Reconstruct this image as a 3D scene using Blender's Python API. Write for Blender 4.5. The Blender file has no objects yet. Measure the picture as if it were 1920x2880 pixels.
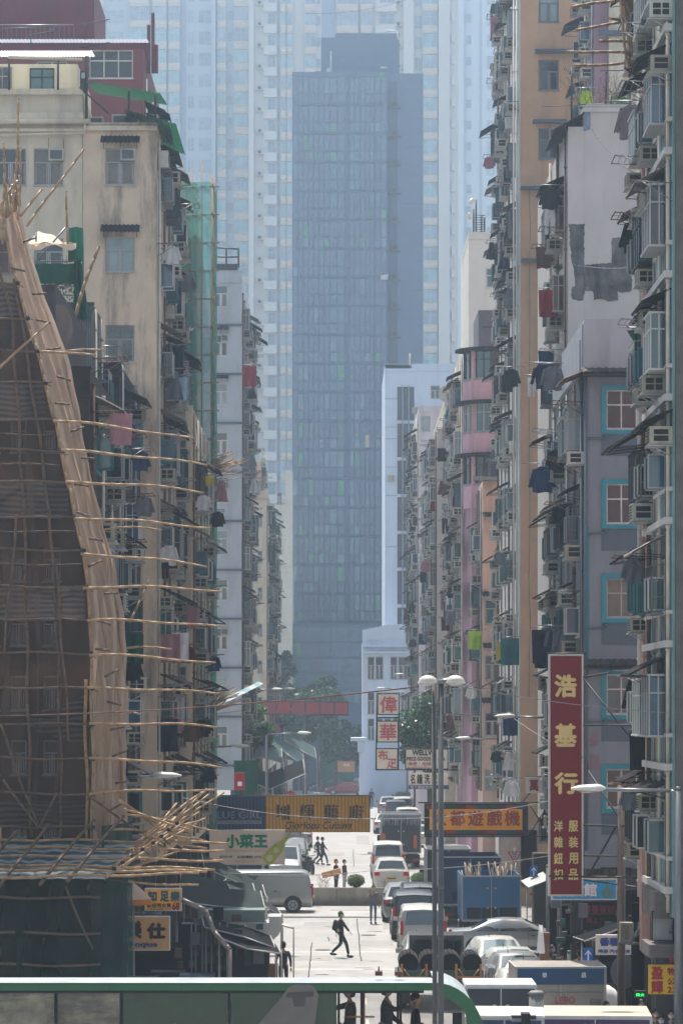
import bpy, math, random
from mathutils import Matrix, Vector
R = math.radians
S = bpy.context.scene
COL = S.collection
# ---------------------------------------------------------------- camera
cd = bpy.data.cameras.new('camera'); cam = bpy.data.objects.new('camera', cd); COL.objects.link(cam); S.camera = cam
cam.location = (0, 0, 9.5); cam.rotation_euler = (R(90), 0, 0)
cd.sensor_fit = 'VERTICAL'; cd.sensor_height = 36; cd.lens = 100; cd.shift_y = 560/2880; cd.shift_x = 15/2880
cd.clip_start = .5; cd.clip_end = 3000
# ---------------------------------------------------------------- sky, sun, exposure
SUN = Vector((-.085, .40, .90)).normalized()
w = bpy.data.worlds.new("World"); S.world = w; w.use_nodes = True
nt = w.node_tree; sky = nt.nodes.new('ShaderNodeTexSky'); sky.sky_type = 'NISHITA'; sky.sun_disc = False
sky.sun_elevation = math.asin(SUN.z); sky.sun_rotation = math.atan2(SUN.x, SUN.y); sky.air_density = 1.3; sky.dust_density = 2.0
hs = nt.nodes.new('ShaderNodeHueSaturation'); hs.inputs['Saturation'].default_value = .55; nt.links.new(sky.outputs[0], hs.inputs['Color']); nt.links.new(hs.outputs[0], nt.nodes['Background'].inputs[0]); nt.nodes['Background'].inputs[1].default_value = .12
ld = bpy.data.lights.new('sun', 'SUN'); ld.energy = 4.8; ld.angle = R(.5); ld.color = (1, .93, .83)
sun = bpy.data.objects.new('sun', ld); COL.objects.link(sun); sun.rotation_euler = SUN.to_track_quat('Z', 'Y').to_euler(); sun.location = (0, 60, 150)
S.view_settings.view_transform = 'Standard'; S.view_settings.look = 'None'; S.view_settings.exposure = 0.82
S.cycles.volume_bounces = 1; S.cycles.max_bounces = 6; S.cycles.transparent_max_bounces = 24
# ---------------------------------------------------------------- helpers
F = 6533.0; VX = 772.0; HY = 1633.0; H = 9.5
def at(x, y, Y): return Vector(((x-VX)*Y/F, Y, H-(y-HY)*Y/F))
def gx(x, Y): return (x-VX)*Y/F
def gz(y, Y): return H-(y-HY)*Y/F
def tag(o, label=None, cat=None, group=None, kind=None):
    if label: o['label'] = label
    if cat: o['category'] = cat
    if group: o['group'] = group
    if kind: o['kind'] = kind
    return o
def thing(name, label, cat, loc=(0, 0, 0), rz=0, group=None):
    o = bpy.data.objects.new(name, None); COL.objects.link(o); o.location = loc; o.rotation_euler = (0, 0, rz)
    o.empty_display_size = .3
    return tag(o, label, cat, group)
def put(name, me, parent=None, loc=(0, 0, 0), rz=0, sc=1, world=False):
    o = bpy.data.objects.new(name, me); COL.objects.link(o); o.location = loc; o.rotation_euler = (0, 0, rz)
    o.scale = (sc, sc, sc) if not hasattr(sc, '__len__') else sc
    if parent is not None:
        o.parent = parent
        if world:
            m = Matrix.Identity(4); p = parent
            while p is not None:
                m = Matrix.Translation(-Vector(p.location)) @ m if p.type == 'EMPTY' else m
                p = p.parent
            o.matrix_parent_inverse = m
    return o
class MB:
    def __init__(s): s.v = []; s.f = []; s.m = []; s.sm = []
    def face(s, pts, m=0, smooth=False):
        n = len(s.v); s.v += [tuple(p) for p in pts]; s.f.append(tuple(range(n, n+len(pts)))); s.m.append(m); s.sm.append(smooth); return s
    def box(s, x0, x1, y0, y1, z0, z1, m=0):
        n = len(s.v)
        s.v += [(x0,y0,z0),(x1,y0,z0),(x1,y1,z0),(x0,y1,z0),(x0,y0,z1),(x1,y0,z1),(x1,y1,z1),(x0,y1,z1)]
        for q in ((0,3,2,1),(4,5,6,7),(0,1,5,4),(1,2,6,5),(2,3,7,6),(3,0,4,7)): s.f.append(tuple(n+i for i in q)); s.m.append(m); s.sm.append(False)
        return s
    def tube(s, p0, p1, r0, r1=None, n=7, m=0, cap=True):
        r1 = r0 if r1 is None else r1; p0 = Vector(p0); p1 = Vector(p1); d = (p1-p0)
        if d.length < 1e-6: return s
        d.normalize(); a = d.orthogonal().normalized(); b = d.cross(a); k = len(s.v)
        for p, r in ((p0, r0), (p1, r1)):
            for i in range(n):
                t = 2*math.pi*i/n; s.v.append(tuple(p+a*(math.cos(t)*r)+b*(math.sin(t)*r)))
        for i in range(n):
            j = (i+1) % n; s.f.append((k+i, k+j, k+n+j, k+n+i)); s.m.append(m); s.sm.append(True)
        if cap:
            s.f.append(tuple(k+i for i in reversed(range(n)))); s.m.append(m); s.sm.append(False)
            s.f.append(tuple(k+n+i for i in range(n))); s.m.append(m); s.sm.append(False)
        return s
    def path(s, pts, r, n=6, m=0, r1=None):
        r1 = r if r1 is None else r1; N = len(pts)-1
        for i in range(N): s.tube(pts[i], pts[i+1], r+(r1-r)*i/N, r+(r1-r)*(i+1)/N, n, m)
        return s
    def grid(s, fn, nu, nv, m=0, smooth=True, thick=0):
        k = len(s.v)
        for j in range(nv+1):
            for i in range(nu+1): s.v.append(tuple(fn(i/nu, j/nv)))
        for j in range(nv):
            for i in range(nu):
                a = k+j*(nu+1)+i; s.f.append((a, a+1, a+nu+2, a+nu+1)); s.m.append(m); s.sm.append(smooth)
        return s
    def ball(s, c, r, n=10, m=0, sc=(1, 1, 1), lo=-90, hi=90):
        def fn(u, v):
            a = 2*math.pi*u; b = R(lo+(hi-lo)*v); return (c[0]+r*sc[0]*math.cos(a)*math.cos(b), c[1]+r*sc[1]*math.sin(a)*math.cos(b), c[2]+r*sc[2]*math.sin(b))
        return s.grid(fn, n, max(4, n//2), m)
    def mesh(s, name, mats, sharp=None):
        me = bpy.data.meshes.new(name); me.from_pydata(s.v, [], s.f)
        for q in (mats if isinstance(mats, (list, tuple)) else [mats]): me.materials.append(q)
        me.polygons.foreach_set('material_index', s.m); me.polygons.foreach_set('use_smooth', s.sm); me.update()
        if sharp: me.set_sharp_from_angle(angle=R(sharp))
        return me
    def build(s, name, mats, parent=None, world=True, **k):
        sh = k.pop('sharp', None)
        return put(name, s.mesh(name, mats, sh), parent, world=world, **k)
def wall(mb, x0, x1, z0, z1, Y, holes, depth=.2, m=0, mr=0):
    """camera-facing wall sheet at Y with recessed holes (x0,x1,z0,z1)"""
    hs = [(max(a, x0+.01), min(b, x1-.01), max(c, z0+.01), min(d, z1-.01)) for a, b, c, d in holes if a < x1-.05 and b > x0+.05 and c < z1 and d > z0]
    xs = sorted({x0, x1} | {h[0] for h in hs} | {h[1] for h in hs}); zs = sorted({z0, z1} | {h[2] for h in hs} | {h[3] for h in hs})
    for i in range(len(xs)-1):
        for j in range(len(zs)-1):
            cx = (xs[i]+xs[i+1])/2; cz = (zs[j]+zs[j+1])/2
            if any(a < cx < b and c < cz < d for a, b, c, d in hs): continue
            mb.face([(xs[i], Y, zs[j]), (xs[i+1], Y, zs[j]), (xs[i+1], Y, zs[j+1]), (xs[i], Y, zs[j+1])], m)
    for a, b, c, d in hs:
        y2 = Y+depth
        mb.face([(a, Y, c), (b, Y, c), (b, y2, c), (a, y2, c)], mr); mb.face([(a, Y, d), (a, y2, d), (b, y2, d), (b, Y, d)], mr)
        mb.face([(a, Y, c), (a, y2, c), (a, y2, d), (a, Y, d)], mr); mb.face([(b, Y, c), (b, Y, d), (b, y2, d), (b, y2, c)], mr)
        mb.face([(a, y2, c), (b, y2, c), (b, y2, d), (a, y2, d)], mr)
# ---------------------------------------------------------------- materials
def srgb(c): return tuple(((v/255)/12.92 if v/255 <= .04045 else ((v/255+.055)/1.055)**2.4) for v in c)
_M = {}
def mat(name, col, rough=.8, metal=0, var=.12, scale=1.5, grime=0, gcol=(.06, .055, .05), bump=0, spec=.4, trans=0, alpha=1, emis=0, stretch=(1, 1, .18), coat=0):
    if name in _M: return _M[name]
    m = bpy.data.materials.new(name); m.use_nodes = True; n = m.node_tree.nodes; l = m.node_tree.links; b = n['Principled BSDF']; out = n['Material Output']
    m.diffuse_color = (*col, 1)
    b.inputs['Roughness'].default_value = rough; b.inputs['Metallic'].default_value = metal; b.inputs['Specular IOR Level'].default_value = spec
    b.inputs['Base Color'].default_value = (*col, 1); b.inputs['Coat Weight'].default_value = coat
    if var or grime:
        g = n.new('ShaderNodeNewGeometry'); nz = n.new('ShaderNodeTexNoise'); nz.inputs['Scale'].default_value = scale; nz.inputs['Detail'].default_value = 5; nz.inputs['Roughness'].default_value = .65
        l.new(g.outputs['Position'], nz.inputs['Vector'])
        mr = n.new('ShaderNodeMapRange'); mr.inputs[1].default_value = .3; mr.inputs[2].default_value = .7; mr.inputs[3].default_value = 1-var; mr.inputs[4].default_value = 1+var
        l.new(nz.outputs[0], mr.inputs[0])
        mx = n.new('ShaderNodeMix'); mx.data_type = 'RGBA'; mx.blend_type = 'MULTIPLY'; mx.inputs[0].default_value = 1; mx.inputs[6].default_value = (*col, 1); l.new(mr.outputs[0], mx.inputs[7])
        last = mx.outputs[2]
        if grime:
            mp = n.new('ShaderNodeMapping'); mp.inputs['Scale'].default_value = stretch; l.new(g.outputs['Position'], mp.inputs[0])
            n2 = n.new('ShaderNodeTexNoise'); n2.inputs['Scale'].default_value = 1.1; n2.inputs['Detail'].default_value = 8; n2.inputs['Roughness'].default_value = .7; l.new(mp.outputs[0], n2.inputs['Vector'])
            m2 = n.new('ShaderNodeMapRange'); m2.inputs[1].default_value = .47; m2.inputs[2].default_value = .68; m2.inputs[3].default_value = 0; m2.inputs[4].default_value = grime; l.new(n2.outputs[0], m2.inputs[0])
            x2 = n.new('ShaderNodeMix'); x2.data_type = 'RGBA'; l.new(m2.outputs[0], x2.inputs[0]); l.new(last, x2.inputs[6]); x2.inputs[7].default_value = (*gcol, 1); last = x2.outputs[2]
        l.new(last, b.inputs['Base Color'])
        if bump:
            bp = n.new('ShaderNodeBump'); bp.inputs['Strength'].default_value = bump; bp.inputs['Distance'].default_value = .03; l.new(nz.outputs[0], bp.inputs['Height']); l.new(bp.outputs[0], b.inputs['Normal'])
    if trans:
        t = n.new('ShaderNodeBsdfTranslucent'); t.inputs[0].default_value = (*col, 1); x = n.new('ShaderNodeMixShader'); x.inputs[0].default_value = trans
        l.new(b.outputs[0], x.inputs[1]); l.new(t.outputs[0], x.inputs[2]); l.new(x.outputs[0], out.inputs[0])
    if alpha < 1:
        b.inputs['Alpha'].default_value = alpha
    if emis: b.inputs['Emission Color'].default_value = (*col, 1); b.inputs['Emission Strength'].default_value = emis
    _M[name] = m; return m
def C(name, rgb, **k): return mat(name, srgb(rgb), **k)
def glass(name, rgb, rough=.12, var=.3, scale=.9, **k): return C(name, rgb, rough=rough, var=var, scale=scale, spec=.9, **k)
def stripes(name, c1, c2, freq, axis=2, trans=.35, rough=.5, bw=.5):
    if name in _M: return _M[name]
    m = mat(name, c1, rough=rough, var=0, trans=trans); n = m.node_tree.nodes; l = m.node_tree.links
    g = n.new('ShaderNodeNewGeometry'); sp = n.new('ShaderNodeSeparateXYZ'); l.new(g.outputs['Position'], sp.inputs[0])
    nz = n.new('ShaderNodeTexNoise'); nz.inputs['Scale'].default_value = .8; l.new(g.outputs['Position'], nz.inputs['Vector'])
    a0 = n.new('ShaderNodeMath'); a0.operation = 'MULTIPLY_ADD'; l.new(nz.outputs[0], a0.inputs[0]); a0.inputs[1].default_value = .25; l.new(sp.outputs[axis], a0.inputs[2])
    a = n.new('ShaderNodeMath'); a.operation = 'MULTIPLY'; l.new(a0.outputs[0], a.inputs[0]); a.inputs[1].default_value = freq
    f = n.new('ShaderNodeMath'); f.operation = 'FRACT'; l.new(a.outputs[0], f.inputs[0])
    c = n.new('ShaderNodeMath'); c.operation = 'GREATER_THAN'; l.new(f.outputs[0], c.inputs[0]); c.inputs[1].default_value = bw
    x = n.new('ShaderNodeMix'); x.data_type = 'RGBA'; l.new(c.outputs[0], x.inputs[0]); x.inputs[6].default_value = (*c1, 1); x.inputs[7].default_value = (*c2, 1)
    l.new(x.outputs[2], n['Principled BSDF'].inputs['Base Color'])
    if trans: l.new(x.outputs[2], n['Translucent BSDF'].inputs[0])
    return m
# woven net: part of the light passes
def net(name, rgb, cover=.6, trans=.5, scale=3):
    if name in _M: return _M[name]
    m = mat(name, srgb(rgb), rough=.8, var=.15, scale=scale, trans=trans); n = m.node_tree.nodes; l = m.node_tree.links; out = n['Material Output']
    sh = out.inputs[0].links[0].from_socket; tr = n.new('ShaderNodeBsdfTransparent'); mx = n.new('ShaderNodeMixShader')
    g = n.new('ShaderNodeNewGeometry'); nz = n.new('ShaderNodeTexNoise'); nz.inputs['Scale'].default_value = .7; nz.inputs['Detail'].default_value = 4; l.new(g.outputs['Position'], nz.inputs['Vector'])
    mr = n.new('ShaderNodeMapRange'); mr.inputs[1].default_value = .3; mr.inputs[2].default_value = .7; mr.inputs[3].default_value = max(0, cover-.15); mr.inputs[4].default_value = min(1, cover+.15); l.new(nz.outputs[0], mr.inputs[0])
    l.new(mr.outputs[0], mx.inputs[0]); l.new(tr.outputs[0], mx.inputs[1]); l.new(sh, mx.inputs[2]); l.new(mx.outputs[0], out.inputs[0]); return m
metal = C('galvanised steel', (120, 122, 125), rough=.4, metal=.6, var=.15)
darkm = C('dark steel', (38, 36, 38), rough=.55, var=.3)
rust = C('rusted steel', (92, 62, 48), rough=.8, var=.35, scale=6)
white = C('white paint', (198, 198, 194), rough=.5, var=.06, grime=.25)
acw = C('aged white enamel', (186, 184, 174), rough=.5, var=.25, scale=.9, grime=.6)
acb = C('cream enamel', (160, 154, 136), rough=.5, var=.28, scale=.8, grime=.65)
black = C('black opening', (14, 14, 16), rough=.7, var=.2)
gteal = glass('teal tinted glass', (62, 92, 96)); gpale = glass('pale frosted glass', (130, 150, 154), rough=.3); gdark = glass('dark window glass', (34, 38, 44))
gcurt = glass('curtained glass', (94, 92, 82), rough=.25, scale=5); gblue = glass('blue tinted glass', (60, 88, 110))
alum = C('weathered aluminium', (164, 164, 164), rough=.5, metal=.1, var=.12)
tin = C('dark tin sheet', (38, 36, 38), rough=.9, var=.4, scale=5, grime=.4, spec=.15); tin2 = C('bleached tin sheet', (120, 112, 104), rough=.6, var=.4, scale=4, grime=.5)
bamboo = C('dry bamboo', (150, 120, 86), rough=.5, var=.3, scale=2.5); bamboo2 = C('weathered bamboo', (92, 72, 56), rough=.6, var=.35, scale=2.5)
rubber = C('tyre rubber', (22, 22, 23), rough=.8, var=.1); 
_T = {}
def text_mesh(body, bold=.02, shear=0):
    k = (body, bold, shear)
    cu = bpy.data.curves.new('lettering', 'FONT'); cu.body = body; cu.size = 1; cu.offset = 0; cu.shear = shear; cu.resolution_u = 3; cu.extrude = .02
    o = bpy.data.objects.new('lettering', cu); COL.objects.link(o); dg = bpy.context.evaluated_depsgraph_get()
    me = bpy.data.meshes.new_from_object(o.evaluated_get(dg)); bpy.data.objects.remove(o); bpy.data.curves.remove(cu)
    if bold < .015: return me
    vs = [v.co.copy() for v in me.vertices]; fs = [tuple(p.vertices) for p in me.polygons]; V = []; Fs = []; d = bold*.9
    for k, (dx, dy) in enumerate(((0, 0), (d, 0), (-d, 0), (0, d), (0, -d))):
        n = len(V); V += [(v.x+dx, v.y+dy, v.z+.006*k) for v in vs]; Fs += [tuple(i+n for i in f) for f in fs]
    me = bpy.data.meshes.new('lettering'); me.from_pydata(V, [], Fs); me.update(); return me
def lettering(body, x0, y0, x1, y1, Y, m, parent, bold=.025, shear=0, name='lettering'):
    """writing that fills the pixel rectangle, as raised letters facing the street end"""
    me = text_mesh(body, bold, shear); vs = me.vertices
    a0 = min(v.co.x for v in vs); a1 = max(v.co.x for v in vs); b0 = min(v.co.y for v in vs); b1 = max(v.co.y for v in vs)
    for v in vs:
        u = (v.co.x-a0)/(a1-a0); t = (v.co.y-b0)/(b1-b0); p = at(x0+(x1-x0)*u, y1+(y0-y1)*t, Y); v.co = (p.x, Y-.012-v.co.z*.25, p.z)
    me.materials.clear(); me.materials.append(m); return put(name, me, parent, world=True)
# ---------------------------------------------------------------- ground
asphalt = mat('worn asphalt', (.34, .325, .315), rough=.42, var=.24, scale=.5, grime=.3, gcol=(.2, .195, .19), stretch=(.8, .12, 1), bump=.15, spec=.6)
pav = mat('concrete paving', (.22, .21, .2), rough=.7, var=.2, scale=1.2, grime=.4)
g = MB(); g.box(-420, 420, -90, 820, -1, 0); tag(g.build('ground', pav), kind='structure')
g = MB(); g.face([(-7.0, 60, .004), (7.6, 60, .004), (7.6, 480, .004), (-7.0, 480, .004)]); g.face([(-200, 40, .004), (200, 40, .004), (200, 60, .004), (-200, 60, .004)])
tag(g.build('road', asphalt), kind='structure')
g = MB()
for s_, xa in ((-1, -4.6), (1, 6.9)):
    for ya, yb in ((62, 104), (150, 330)):
        x0, x1 = sorted((xa, xa+s_*8)); g.box(x0, x1, ya, yb, .0045, .14)
tag(g.build('pavement', pav), kind='structure')
g = MB(); dash = C('road paint', (205, 203, 196), rough=.6, var=.25, scale=3)
for k in range(6): y = 66+k*6.5; g.face([(.9, y, .009), (1.0, y, .009), (1.0, y+2, .009), (.9, y+2, .009)])
for yy in (104.5, 112.0, 141.5, 176):
    g.face([(-3.6, yy, .009), (3.4, yy, .009), (3.4, yy+.25, .009), (-3.6, yy+.25, .009)])
tag(g.build('road_marking', dash), kind='structure')
g = MB(); crk = C('tar crack seal', (40, 38, 38), rough=.9)
def crack(pts, wd):
    for i in range(len(pts)-1):
        a, b = pts[i], pts[i+1]; g.face([(a[0]-wd, a[1], .010), (a[0]+wd, a[1], .010), (b[0]+wd, b[1], .010), (b[0]-wd, b[1], .010)])
rnd = random.Random(4)
def gp(x, y): Y = F*H/(y-HY); return ((x-VX)*Y/F, Y)
for xa, ya, xb, yb, n in ((820, 2110, 829, 2208, 16), (716, 2165, 709, 2245, 14), (811, 1950, 812, 1990, 8), (753, 2152, 757, 2162, 3)):
    pts = [gp(xa+(xb-xa)*i/n+rnd.uniform(-1.1, 1.1), ya+(yb-ya)*i/n) for i in range(n+1)]
    crack(pts[::-1], .022)
for i in range(26):
    y = rnd.uniform(1950, 2240); x = rnd.uniform(700, 880); X, Y = gp(x, y); L = rnd.uniform(.15, .9)
    g.face([(X, Y, .0105), (X+L, Y, .0105), (X+L*.8, Y+rnd.uniform(.05, .3), .0105), (X+.05, Y+.12, .0105)])
tag(g.build('road_crack', crk), kind='structure')
g = MB(); rnd = random.Random(44)
for xa, ya, xb, yb in ((700, 2118, 800, 2126), (830, 2160, 905, 2172), (660, 2195, 760, 2206), (760, 2088, 850, 2092), (720, 1958, 790, 1966), (820, 1920, 848, 1940), (880, 2100, 906, 2135)):
    p = [gp(xa, ya), gp(xb, ya), gp(xb, yb), gp(xa, yb)]; g.face([(x+rnd.uniform(-.05, .05), y, .0075) for x, y in p][::-1])
tag(g.build('road_patch', mat('patched asphalt', (.25, .24, .235), rough=.55, var=.2, scale=.8)), kind='structure')
for x, y, lb in ((742, 2182, 'round iron manhole cover left of the striding person'), (846, 2148, 'round iron manhole cover behind the striding person'), (838, 1962, 'small iron manhole cover beyond the planter')):
    X, Y = gp(x, y); g = MB(); g.tube((X, Y, .002), (X, Y, .014), .33, .33, 20); tag(g.build('manhole_cover', [C('cast iron', (70, 66, 64), rough=.6, metal=.4, var=.2, scale=9)]), lb, 'manhole')
# ---------------------------------------------------------------- street-facade prototypes (wall at x=0, facing +x)
def m_ac(mt, grille):
    b = MB(); b.box(0, .55, -.33, .33, 0, .42, 0)
    for s_ in (-1, 1):
        y = s_*.334
        cells = [(.08, .24), (.28, .47)] if grille else [(.1, .45)]
        for a, c in cells: b.box(a, c, min(y, y-s_*.01), max(y, y-s_*.01)+0.001, .07, .35, 1)
        b.box(.08, .47, min(y, y+s_*.006), max(y, y+s_*.006), .2, .225, 0)
    for k in range(5): b.box(.551, .556, -.28, .28, .05+k*.07, .09+k*.07, 1)
    for s_ in (-.3, .3):
        b.tube((.02, s_, -.3), (.52, s_, -.03), .014, m=2, n=5); b.tube((0, s_, -.015), (.6, s_, -.015), .014, m=2, n=5)
    b.box(0, .6, -.38, .38, -.05, -.03, 2)
    return b.mesh('air_conditioner', [mt, black, alum])
AC = [m_ac(acw, True), m_ac(acb, False), m_ac(acw, False), m_ac(acb, True)]
def m_condenser():
    b = MB(); b.box(.06, .36, -.4, .4, 0, .56, 0); b.tube((.361, -.08, .28), (.366, -.08, .28), .22, n=16, m=1)
    b.box(.0, .42, -.42, .42, -.04, -.01, 2); b.tube((0, -.3, -.3), (.4, -.3, -.04), .014, m=2); b.tube((0, .3, -.3), (.4, .3, -.04), .014, m=2)
    return b.mesh('air_conditioner', [acw, darkm, metal])
AC.append(m_condenser())
def m_awning(mt, out=.85, drop=.38, w=.95):
    b = MB()
    for k, dz in ((0, 0), (1, -.025)):
        b.grid(lambda u, v: (out*v, -w+2*w*u, .35-drop*v**1.15+.018*math.sin(u*2*math.pi*11)+dz), 44, 3, 0, False)
    for y in (-w*.9, 0, w*.9): b.tube((0, y, -.12), (out*.92, y, .35-drop-.03), .012, m=1, n=5)
    b.tube((out*.95, -w, .35-drop-.03), (out*.95, w, .35-drop-.03), .014, m=1, n=5)
    return b.mesh('awning', [mt, darkm])
AW = [m_awning(tin), m_awning(tin, 1.0, .55, .8), m_awning(tin, .7, .3, 1.2), m_awning(tin2, .8, .4, .9)]
def m_bay(mt):
    b = MB(); X, W_, Z = .48, .8, 1.35
    b.box(0, X+.03, -W_-.03, W_+.03, -.05, 0); b.box(0, X+.03, -W_-.03, W_+.03, Z, Z+.05)
    for y in (-W_, -W_/3, W_/3, W_): b.box(X-.03, X, y-.022, y+.022, 0, Z)
    for x in (.02, .24): b.box(x, x+.035, -W_-.01, -W_+.03, 0, Z); b.box(x, x+.035, W_-.03, W_+.01, 0, Z)
    b.box(X-.035, X+.005, -W_, W_, .95, .985)
    for s_ in (-1, 1): b.box(.02, X, s_*W_-.015, s_*W_+.015, .95, .985)
    return b.mesh('bay_window', [mt])
def m_baypane(mt): b = MB(); b.box(.02, .455, -.78, .78, 0.002, 1.348); return b.mesh('pane', [mt])
BAY = [m_bay(alum), m_bay(white), m_bay(darkm)]; BPANE = [m_baypane(gteal), m_baypane(gpale), m_baypane(gdark), m_baypane(gblue)]
def m_sash(mt):
    b = MB(); W_, Z = .75, 1.3
    for y in (-W_, 0, W_): b.box(0, .05, y-.03, y+.03, 0, Z)
    for z in (0, .9, Z): b.box(0, .05, -W_, W_, z-.03, z+.03)
    for y in (-.42, .35):                       # casements standing open
        b.box(.05, .5, y-.015, y+.015, .02, .06); b.box(.05, .5, y-.015, y+.015, .82, .86); b.box(.05, .09, y-.015, y+.015, .02, .86); b.box(.46, .5, y-.015, y+.015, .02, .86)
    b.box(0, .12, -W_-.1, W_+.1, -.1, -.04)
    return b.mesh('window', [mt])
def m_sashpane(mt):
    b = MB(); b.box(.004, .02, -.74, .74, .01, 1.29)
    for y in (-.42, .35): b.box(.09, .46, y-.004, y+.004, .06, .82, 0)
    return b.mesh('pane', [mt])
SASH = [m_sash(alum), m_sash(white), m_sash(C('teal window paint', (60, 120, 125), rough=.5))]; SPANE = [m_sashpane(gteal), m_sashpane(gdark), m_sashpane(gblue)]
def m_cage():
    b = MB(); X, W_, Z = .42, .75, 1.2
    for z in (0, .4, .8, 1.2):
        b.tube((0, -W_, z), (X, -W_, z), .012, n=4); b.tube((0, W_, z), (X, W_, z), .012, n=4); b.tube((X, -W_, z), (X, W_, z), .012, n=4)
    for i in range(13): y = -W_+i*2*W_/12; b.tube((X, y, 0), (X, y, Z), .009, n=4)
    for i in range(4):
        x = X*i/4; b.tube((x, -W_, 0), (x, -W_, Z), .009, n=4); b.tube((x, W_, 0), (x, W_, Z), .009, n=4)
    b.box(0, X, -W_, W_, -.03, 0); b.box(0, X*.6, -.5, -.1, 0, .3, 1); b.box(.05, X*.7, .1, .35, 0, .45, 1)
    return b.mesh('window_cage', [metal, tin2])
CAGE = m_cage()
def m_rack(rusted):
    b = MB(); X = 1.0
    for y in (-.55, .55): b.tube((0, y, 0), (X, y, .05), .016, n=5); b.tube((0, y, -.45), (X*.75, y, .03), .012, n=5)
    for i in range(6): x = .18+i*.16; b.tube((x, -.6, x*.05+.02), (x, .6, x*.05+.02), .012, n=5)
    b.tube((X, -.55, .05), (X, .55, .05), .016, n=5)
    return b.mesh('drying_rack', [rust if rusted else metal])
RACK = [m_rack(False), m_rack(True), m_rack(False)]
hangm = metal
# garments: hang in the x-z plane, hook at origin
def garment(kind, mt, rnd, m2=None):
    b = MB(); ph = rnd.uniform(0, 6)
    def sheet(x0a, x1a, x0b, x1b, z0, z1, mi=0, nu=10, nv=8, amp=.03):
        for s_ in (-1, 1):
            def fn(u, v):
                x0 = x0a+(x0b-x0a)*v; x1 = x1a+(x1b-x1a)*v; x = x0+(x1-x0)*u; z = z0+(z1-z0)*v+.012*math.sin(u*9+ph)*v
                edge = min(1, 5*min(u, 1-u))
                return (x, s_*(.012+.035*edge)+amp*math.sin(u*11+ph+v*2)*(.3+v), z)
            b.grid(fn, nu, nv, mi)
    if kind == 'shirt':
        sheet(-.1, .1, -.23, .23, -.04, -.14); sheet(-.23, .23, -.25, .25, -.14, -.68)
        sheet(-.24, -.12, -.36, -.25, -.1, -.55, nu=5); sheet(.12, .24, .25, .36, -.1, -.55, nu=5)
    elif kind == 'trousers':
        sheet(-.2, .2, -.22, .22, -.04, -.3); sheet(-.22, -.01, -.2, -.06, -.28, -1.0, nu=6); sheet(.01, .22, .06, .2, -.28, -1.0, nu=6)
    elif kind == 'dress':
        sheet(-.12, .12, -.17, .17, -.04, -.3); sheet(-.17, .17, -.32, .32, -.3, -.95, amp=.05)
    elif kind == 'towel': sheet(-.3, .3, -.28, .28, -.02, -.85, amp=.045)
    elif kind == 'sheet': sheet(-.45, .45, -.42, .45, -.02, -1.3, amp=.07, nu=18)
    elif kind == 'strip': sheet(-.28, .28, -.1, .1, -.02, -.3, amp=.02); sheet(-.1, .1, -.2, .16, -.3, -1.75, amp=.05)
    b.tube((-.17, 0, -.09), (0, 0, 0), .008, n=4, m=1); b.tube((.17, 0, -.09), (0, 0, 0), .008, n=4, m=1); b.tube((0, 0, 0), (0, 0, .08), .006, n=4, m=1)
    return b.mesh(kind, [mt, hangm])
CLC = {'black': (24, 25, 30), 'navy': (32, 38, 60), 'grey': (105, 108, 116), 'white': (210, 210, 212), 'red': (128, 32, 40), 'pink': (160, 116, 126), 'blue': (42, 62, 100), 'green': (18, 76, 56), 'lime': (150, 180, 50), 'teal': (34, 98, 104), 'maroon': (92, 28, 44), 'brown': (96, 70, 56), 'yellow': (190, 170, 50), 'pale blue': (150, 175, 200)}
def cloth(c): return C('cloth '+c, CLC[c], rough=.9, var=.18, scale=4, trans=.15, spec=.1)
_GC = {}; _used = set(); _laun = 0
def laundry(kind, colour, loc, label, rz=0, sc=1, rnd=random.Random(8)):
    k = (kind, colour, int(rnd.random()*2))
    if k not in _GC: _GC[k] = garment(kind, cloth(colour), random.Random(len(_GC)))
    nm = {'strip': 'hanging_cloth', 'sheet': 'bed_sheet'}.get(kind, kind)
    o = put(nm, _GC[k], None, loc, rz, sc)
    assert label not in _used, label
    _used.add(label); return tag(o, label, 'laundry' if kind in ('strip', 'sheet', 'towel') else 'clothing', 'laundry hung out over the street')
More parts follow.
